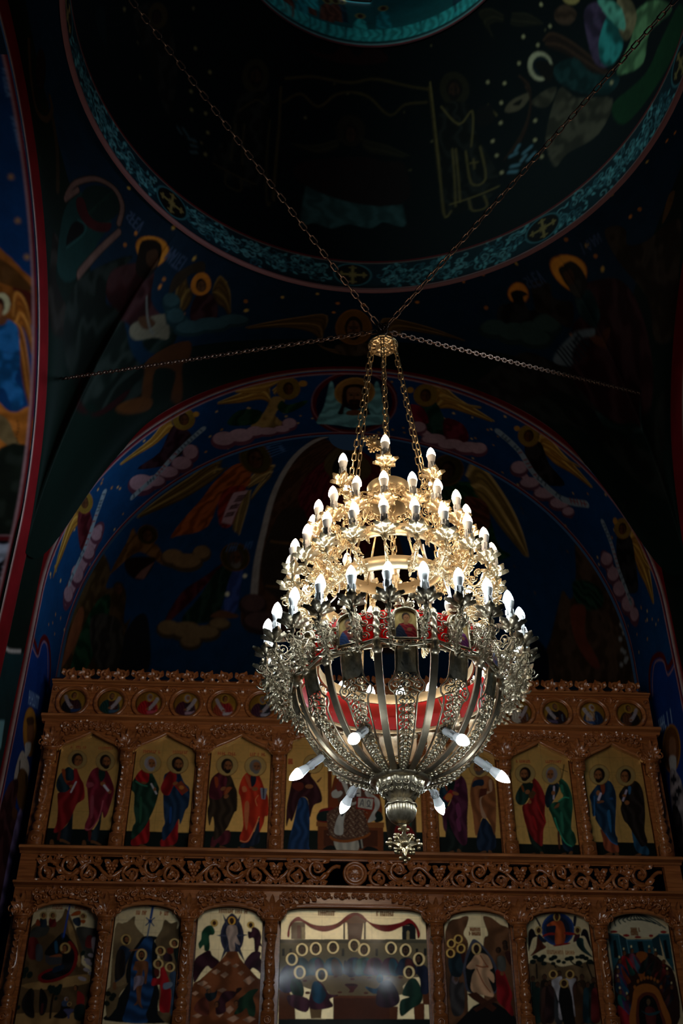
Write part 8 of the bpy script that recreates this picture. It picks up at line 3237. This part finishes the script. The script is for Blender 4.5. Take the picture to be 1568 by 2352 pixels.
def parch(hw_, z0, zs, rise, n=8):
    pts = [(-hw_, z0), (-hw_, zs)] + [(hw_ * -cos(PI * i / (2 * n)), zs + rise * sin(PI * min(1, i / n / 1.0) * .5) ** .8) for i in range(1, n + 1)]
    pts += [(-x, z) for x, z in reversed(pts[:-1])]
    return pts


mb = MB()
out = parch(.055, 3.922, 4.03, .05)
mb.tube([rim_pt(s, z, .014) for s, z in out] + [rim_pt(-.055, 3.922, .014)], .0075, 6)
mb.tube([rim_pt(s * 1.13, z + (.008 if z > 4 else 0), .008) for s, z in out], .006, 5)
nb = 46
for i in range(nb):                                    # rope edge
    f = i / nb * (len(out) - 1)
    a, b = out[int(f)], out[min(len(out) - 1, int(f) + 1)]
    s, z = a[0] + (b[0] - a[0]) * (f % 1), a[1] + (b[1] - a[1]) * (f % 1)
    mb.ball(rim_pt(s, z, .02), .0065, 5, 4)
# crowning bow-like leaf
for k in range(5):
    a = (k - 2) * .62
    vs, fs = leaf_verts(.055, .016, 2, .5, .004, 6)
    mb.add(vs, fs, Matrix.Translation(rim_pt(0, 4.09, .012)) @ Matrix.Rotation(PI / 2 + a, 4, 'X') @ Matrix.Rotation(-PI / 2, 4, 'Z') @ Matrix.Rotation(PI, 4, 'Z'))
for e in (-1, 1):
    curlr(mb, rim_pt(e * .03, 4.10, .01), .022, 1.4, PI / 2, e, .0042, PI / 2)
# openwork either side and the swagged apron beneath
q = random.Random(5)
for e in (-1, 1):
    for s, z, r in ((.082, 3.95, .022), (.105, 3.985, .022), (.080, 4.02, .022), (.104, 4.05, .024), (.075, 4.075, .018)):
        curlr(mb, rim_pt(e * s, z, .012), r, 1.4, q.uniform(0, 6), e, .0046, PI / 2 + e * s / RP)
    mb.tube([rim_pt(e * (.06 + .0725 * k / 6), 3.915 - .0 * k + .012 * (k / 6) ** 2, .012) for k in range(7)], .007, 5)
sw = [(-.125, 3.918)] + [(-.125 + .25 * i / 12, 3.918 - .032 * sin(PI * i / 12)) for i in range(1, 12)] + [(.125, 3.918)]
mb.tube([rim_pt(s, z, .012) for s, z in sw], .006, 5)
for k in range(7):
    s = -.09 + .18 * k / 6
    curlr(mb, rim_pt(s, 3.912 - .012 * sin(PI * (s + .125) / .25), .012), .013, 1.1, 0, (-1) ** k, .0042, PI / 2 + s / RP, 9)
mb.tube([rim_pt(0, 3.89, .012), rim_pt(0, 3.865, .010)], [.012, .02], 6)
ME_PFRAME = mb.mesh('icon_frame', M_DARK)

# red glass behind the openwork
mb = MB()
mb.grid([[rim_pt(-.125 + .25 * i / 10, z, -.004) for i in range(11)] for z in (3.925, 3.99, 4.055, 4.085)])
mb.grid([[rim_pt(-.125 + .25 * i / 10, z, -.007) for i in range(10, -1, -1)] for z in (3.925, 3.99, 4.055, 4.085)])
ME_REDG = mb.mesh('red_glass', M_RED)


def panel_mesh(ops, seed):
    cv = Canvas(-.053, .053, 0, .155, .0012, 'cfae6a', .4, seed=seed, mottle=.1)
    paint_ops(cv, ops)
    cv.finish()
    vs, cs, fs = [], [], []
    ni = 30
    pts = parch(.052, 3.924, 4.03, .048, 12)
    zs_of = {}

    def top(s):
        best = 4.03
        for (a, b) in zip(pts[:-1], pts[1:]):
            if a[0] <= s <= b[0] and b[0] > a[0]:
                best = a[1] + (b[1] - a[1]) * (s - a[0]) / (b[0] - a[0])
        return best
    nz = 60
    for i in range(ni + 1):
        s = -.0519 + .1038 * i / ni
        zt = max(4.03, top(s)) if abs(s) < .0519 else 4.03
        for j in range(nz + 1):
            z = 3.924 + (zt - 3.924) * j / nz
            vs.append(rim_pt(s, z, .011))
            iu = int((s + .053) / cv.du)
            iv = min(cv.nv - 1, int((z - 3.924) / cv.dv))
            cs.append(cv.a[iv, min(iu, cv.nu - 1)])
    for i in range(ni):
        for j in range(nz):
            a = i * (nz + 1) + j
            fs.append((a, a + nz + 1, a + nz + 2, a + 1))
    me = bpy.data.meshes.new('painted_panel')
    me.from_pydata([tuple(v) for v in vs], [], fs)
    at = me.color_attributes.new('pigment', 'FLOAT_COLOR', 'POINT')
    at.data.foreach_set('color', np.clip(np.array(cs), 0, 1).astype(np.float32).ravel())
    me.materials.append(M_ICON)
    me.shade_smooth()
    return me


PANEL_COL = [('8a1418', '1c2438'), ('6a1a5a', '7a2030'), ('38487a', '8a5a7a'), ('2a4a6a', 'a04a3a'), ('5a3a1a', '2a5a3a'), ('7a1418', '2c4a7a')]


def panel_ops(a, b, f, bearded):
    ops = [('p', 'c9a96a', (), ell_pts(0, .105, .036, .038)), ('p', 'a88a4c', (), ell_pts(0, .105, .032, .034)),
           ('f', a, (1.2, 420, .4), [-.05, 0, -.047, .05, -.03, .075, 0, .082, .032, .072, .048, .045, .05, 0]),
           ('f', b, (1.0, 420, .3), [-.05, 0, -.047, .05, -.03, .073, -.012, .05, 0, .02, .01, 0]),
           ('p', '2a1408', (), ell_pts(.002 * f, .112, .020, .023)), ('p', '9a6238', (), ell_pts(.004 * f, .105, .0145, .019)),
           ('p', '9a6238', (), [-.008, .07, .01, .07, .012, .095, -.008, .095]),
           *([('p', '3a1c0e', (), ell_pts(.004 * f, .088, .011, .008)), ('p', '9a6238', (), ell_pts(.005 * f, .095, .008, .006))] if bearded else []), ('p', '9a6238', (), ell_pts(.016, .045, .012, .009))]
    for d in (-.005, .006):
        ops.append(('p', '1a0c06', (), ell_pts(.004 * f + d, .108, .0028, .0016)))
    ops.append(('l', '5a3018', (.0016,), [.005 * f, .108, .007 * f, .099]))
    return ops


def ell_pts(x, y, a, b, n=14):
    o = []
    for k in range(n):
        o += [x + a * cos(2 * PI * k / n), y + b * sin(2 * PI * k / n)]
    return o


for k in range(12):
    dx, dy, rot = radial(15 + 30 * k)
    rib = cpart(None, 'rib', None, (0, 0, 0), (0, 0, rot), me=ME_RIB)
    link('twisted_post', ME_POST, rib)
for k in range(12):
    dx, dy, rot = radial(30 * k)
    fr = cpart(None, 'icon_frame', None, (0, 0, 0), (0, 0, rot), me=ME_PFRAME)
    a, b = PANEL_COL[k % 6]
    link('painted_panel', panel_mesh(panel_ops(a, b, 1 if k < 6 else -1, k % 2 == 1), 80 + k), fr)
    link('red_glass', ME_REDG, fr)
    cpart(None, 'openwork_strap', None, (0, 0, 0), (0, 0, rot), me=ME_STRAP)

# --- bowl bulbs pointing out and down
mb = MB()
mb.lathe([(.016, -.02), (.026, -.012), (.026, .004), (.02, .012)], 14)
ME_SOCK = mb.mesh('bulb_socket', M_DARK)
for k in range(6):
    az = 30 + 60 * k
    dx, dy, rot = radial(az)
    t = .60
    r, z = bowl_at(t)
    d = Vector((.80 * dx, .80 * dy, -.60)).normalized()
    e = d.to_track_quat('Z', 'Y').to_euler()
    so = cpart(None, 'bulb_socket', None, (r * dx, r * dy, z), e, me=ME_SOCK)
    link('candle_sleeve', ME_SLEEVE, so)
    link('bulb', ME_BO, so)

# --- base ring, carved cup, reeded ball and foliate cross
mb = MB()
mb.lathe([(.135, 3.475), (.158, 3.472), (.166, 3.462), (.160, 3.452), (.148, 3.448), (.150, 3.440), (.140, 3.432), (.118, 3.428), (.10, 3.43)], 48, cap=False)
for k in range(64):
    a = 2 * PI * k / 64
    mb.ball((.160 * cos(a), .160 * sin(a), 3.472), .0065, 6, 4)
cpart(mb, 'base_ring', M_DARK)
mb = MB()


def carved(r, z, a):
    return r * (1 + .05 * sin(8 * a + 2.2 * sin(z * 60)) * sin(z * 90) + .03 * sin(16 * a))


mb.lathe([(.112, 3.435), (.114, 3.425), (.110, 3.41), (.100, 3.395), (.087, 3.38), (.074, 3.368), (.062, 3.357), (.05, 3.35), (.045, 3.342)], 96, fn=carved)
for k in range(8):
    a = 2 * PI * k / 8
    for z, r, w in ((3.405, .105, .02), (3.38, .088, .016)):
        for d in (-1, 1):
            curlr(mb, (r * cos(a + d * .2), r * sin(a + d * .2), z), w, 1.3, PI / 2, d, .0036, a + PI / 2, 11)
    leafr(mb, (.06 * cos(a), .06 * sin(a), 3.355), .07, .016, a, .75, 2, .3)
cpart(mb, 'carved_cup', M_DARK)
mb = MB()


def gad(r, z, a):
    return r * (1 + .035 * abs(sin(11 * a)))


pr = [(.069 * sin(PI * i / 22), 3.298 + .069 * cos(PI * i / 22)) for i in range(1, 22)]
mb.lathe(pr, 132, fn=gad)
mb.tube([(.0725 * cos(2 * PI * k / 60), .0725 * sin(2 * PI * k / 60), 3.318 + .003 * sin(9 * 2 * PI * k / 60)) for k in range(60)], .0045, 5, True)
mb.lathe([(.012, 3.225), (.02, 3.228), (.022, 3.235), (.012, 3.24)], 14)
cpart(mb, 'reeded_ball', M_DARK)


def cross_mesh(s=1.0):
    mb = MB()
    for k in range(8):
        a = PI / 2 + k * PI / 4
        L = (.078 if k % 2 == 0 else .056) * s
        ux, uz = cos(a), sin(a)
        px_, pz_ = -sin(a), cos(a)
        mb.tube([(0, 0, 0), (ux * L * .45, 0, uz * L * .45), (ux * L * .9, 0, uz * L * .9)], [.010 * s, .007 * s, .011 * s], 6)
        mb.ball((ux * L, 0, uz * L), .010 * s, 6, 5)
        for d in (-1, 1):
            e = .018 if k % 2 == 0 else .011
            mb.ball((ux * L * .85 + px_ * d * e * s, 0, uz * L * .85 + pz_ * d * e * s), .0095 * s, 6, 5)
            mb.ball((ux * L * .5 + px_ * d * .010 * s, 0, uz * L * .5 + pz_ * d * .010 * s), .007 * s, 6, 4)
        vs, fs = leaf_verts(L * .8, .012 * s, 2, .3, .005, 6)
        for sd in (1, -1):
            mb.add(vs, fs, Matrix.Rotation(-a, 4, 'Y') @ Matrix.Rotation(sd * PI / 2, 4, 'X') @ Matrix.Translation((0, 0, .006 * s)))
    for y in (-.012, .012):
        mb.ball((0, y * s, 0), .016 * s, 8, 6)
    return mb


mb = cross_mesh(1.0)
mb.tube([(0, 0, .06), (0, 0, .1)], [.012, .016], 8)
cpart(mb, 'foliate_cross', M_GOLD, (0.008, 0, 3.142), (0, 0, .12))
# stem with a second foliate cross above the top ring
mb = cross_mesh(.9)
cpart(mb, 'foliate_cross', M_GOLD, (-.075, .03, 5.53), (0, .3, .35))
mb = MB()
mb.tube(crom([(0, .02, 5.06), (-.03, .03, 5.2), (-.01, .03, 5.3), (-.045, .03, 5.4), (-.02, .03, 5.47), (-.055, .035, 5.50)], 6), [.011] * 31, 7)
for z in (5.18, 5.3, 5.42):
    leafr(mb, (-.02, .02, z), .08, .018, -PI / 2, 1.1)
    leafr(mb, (-.02, .03, z), .07, .016, 0, 1.2)
    leafr(mb, (-.03, .03, z), .07, .016, PI, 1.2)
cpart(mb, 'stem', M_GOLD)


# --- chains
def chain_mesh(L, ll, w, rad, mat, seed=0):
    """links along +z from 0 to L"""
    mb = MB()
    n = max(2, int(round(L / (ll - 2.2 * rad))))
    p = L / n
    for i in range(n):
        zc = (i + .5) * p
        pts = []
        h = (p + 2.2 * rad) / 2 - w / 2
        for k in range(10):
            a = 2 * PI * (k + .5) / 10
            x, z = (w / 2 - rad * .5) * cos(a), (w / 2 - rad * .5) * sin(a) + (h if sin(a) > 0 else -h)
            pts.append((x, 0, zc + z) if i % 2 == 0 else (0, x, zc + z))
        M = Matrix.Rotation(.45 + .06 * sin(i * 1.7 + seed), 4, 'Z')
        mb.tube(pts, rad, 5, True, M)
    return mb.mesh('chain', mat)


def chain(p, q_, ll, w, rad, mat, name, label=None):
    p, q_ = Vector(p), Vector(q_)
    d = q_ - p
    e = d.to_track_quat('Z', 'Y').to_euler()
    return cpart(None, name, None, p, e, label, chain_mesh(d.length, ll, w, rad, mat, p.x * 9))


for k in range(6):
    dx, dy, rot = radial(-8 + 60 * k)
    chain((.086 * dx, .086 * dy, 6.272), (.30 * dx, .30 * dy, 4.72), .062, .026, .0038, M_GOLD, 'bowl_chain')
dx, dy, rot = radial(160)
chain((.02, .0, 5.06), (.02, .0, 4.0), .055, .024, .0036, M_GOLD, 'bowl_chain')
AN = [(-2.96, 7.66), (2.96, 7.66), (-2.96, 1.88), (2.96, 1.88)]
for (x, y) in AN:
    r = math.hypot(x, y - YD)
    cpart_len = r - .05
    z = 6.44 + .512 * r
    d = Vector((x, y - YD, 0)).normalized()
    chain((d.x * .05, d.y * .05, 6.465), (x, y - YD, z), .064, .034, .0052, M_IRON, 'suspension_chain')

# --- gold canopy the chains meet at
mb = MB()


def lobed(r, z, a):
    return r * (1 + (.035 * sin(12 * a) if r > .06 else .05 * sin(8 * a) if .026 < r < .05 else 0))


mb.lathe([(.002, 6.268), (.012, 6.270), (.019, 6.278), (.021, 6.288), (.015, 6.294), (.027, 6.296), (.038, 6.290), (.046, 6.286), (.050, 6.292), (.056, 6.298),
          (.068, 6.292), (.080, 6.290), (.088, 6.296), (.092, 6.306), (.088, 6.316), (.074, 6.330), (.05, 6.350), (.028, 6.375), (.016, 6.40), (.01, 6.41)], 96, fn=lobed)
for k in range(12):
    a = 2 * PI * k / 12
    vs, fs = leaf_verts(.034, .011, 2, -.3, .006, 6)
    mb.add(vs, fs, Matrix.Rotation(a, 4, 'Z') @ Matrix.Translation((.052, 0, 6.289)) @ Matrix.Rotation(PI, 4, 'X'))
mb.tube([(.090 * cos(2 * PI * i / 72), .090 * sin(2 * PI * i / 72), 6.305 + .003 * (i % 2)) for i in range(72)], .006, 5, True)
for k in range(6):
    dx, dy, rot = radial(-8 + 60 * k)
    mb.tube([(.086 * dx + .011 * cos(t), .086 * dy, 6.285 + .016 * sin(t)) for t in [2 * PI * i / 10 for i in range(10)]], .0045, 5, True)
cpart(mb, 'canopy', M_GOLD, (0, 0, 0))
mb = MB()
mb.tube([(.028 * cos(2 * PI * i / 16), 0, 6.45 + .05 * sin(2 * PI * i / 16)) for i in range(16)], .007, 6, True)
for (x, y) in AN:
    d = Vector((x, y - YD, 0)).normalized()
    mb.tube([(d.x * .02 + d.x * .028 * cos(t), d.y * .02 + d.y * .028 * cos(t), 6.462 + .028 * sin(t)) for t in [2 * PI * i / 12 for i in range(12)]], .006, 5, True)
cpart(mb, 'hanging_ring', M_IRON)
# white flex looped through the tiers
mb = MB()
for (a0, a1, z0, z1, r0, r1) in ((40, 55, 4.43, 4.05, .36, .47), (46, 58, 4.42, 3.9, .36, .45), (-110, -100, 4.6, 4.43, .3, .36), (28, 38, 4.62, 4.42, .3, .36), (70, 60, 3.98, 3.72, .5, .44), (60, 66, 4.0, 3.78, .49, .45)):
    pts = []
    for i in range(7):
        t = i / 6
        dx, dy, _ = radial(a0 + (a1 - a0) * t)
        r = r0 + (r1 - r0) * t - .03 * sin(PI * t)
        pts.append((r * dx, r * dy, z0 + (z1 - z0) * t))
    mb.tube(crom(pts, 4), .0045, 5)
cpart(mb, 'flex', M_SLEEVE, label='white electric flex')
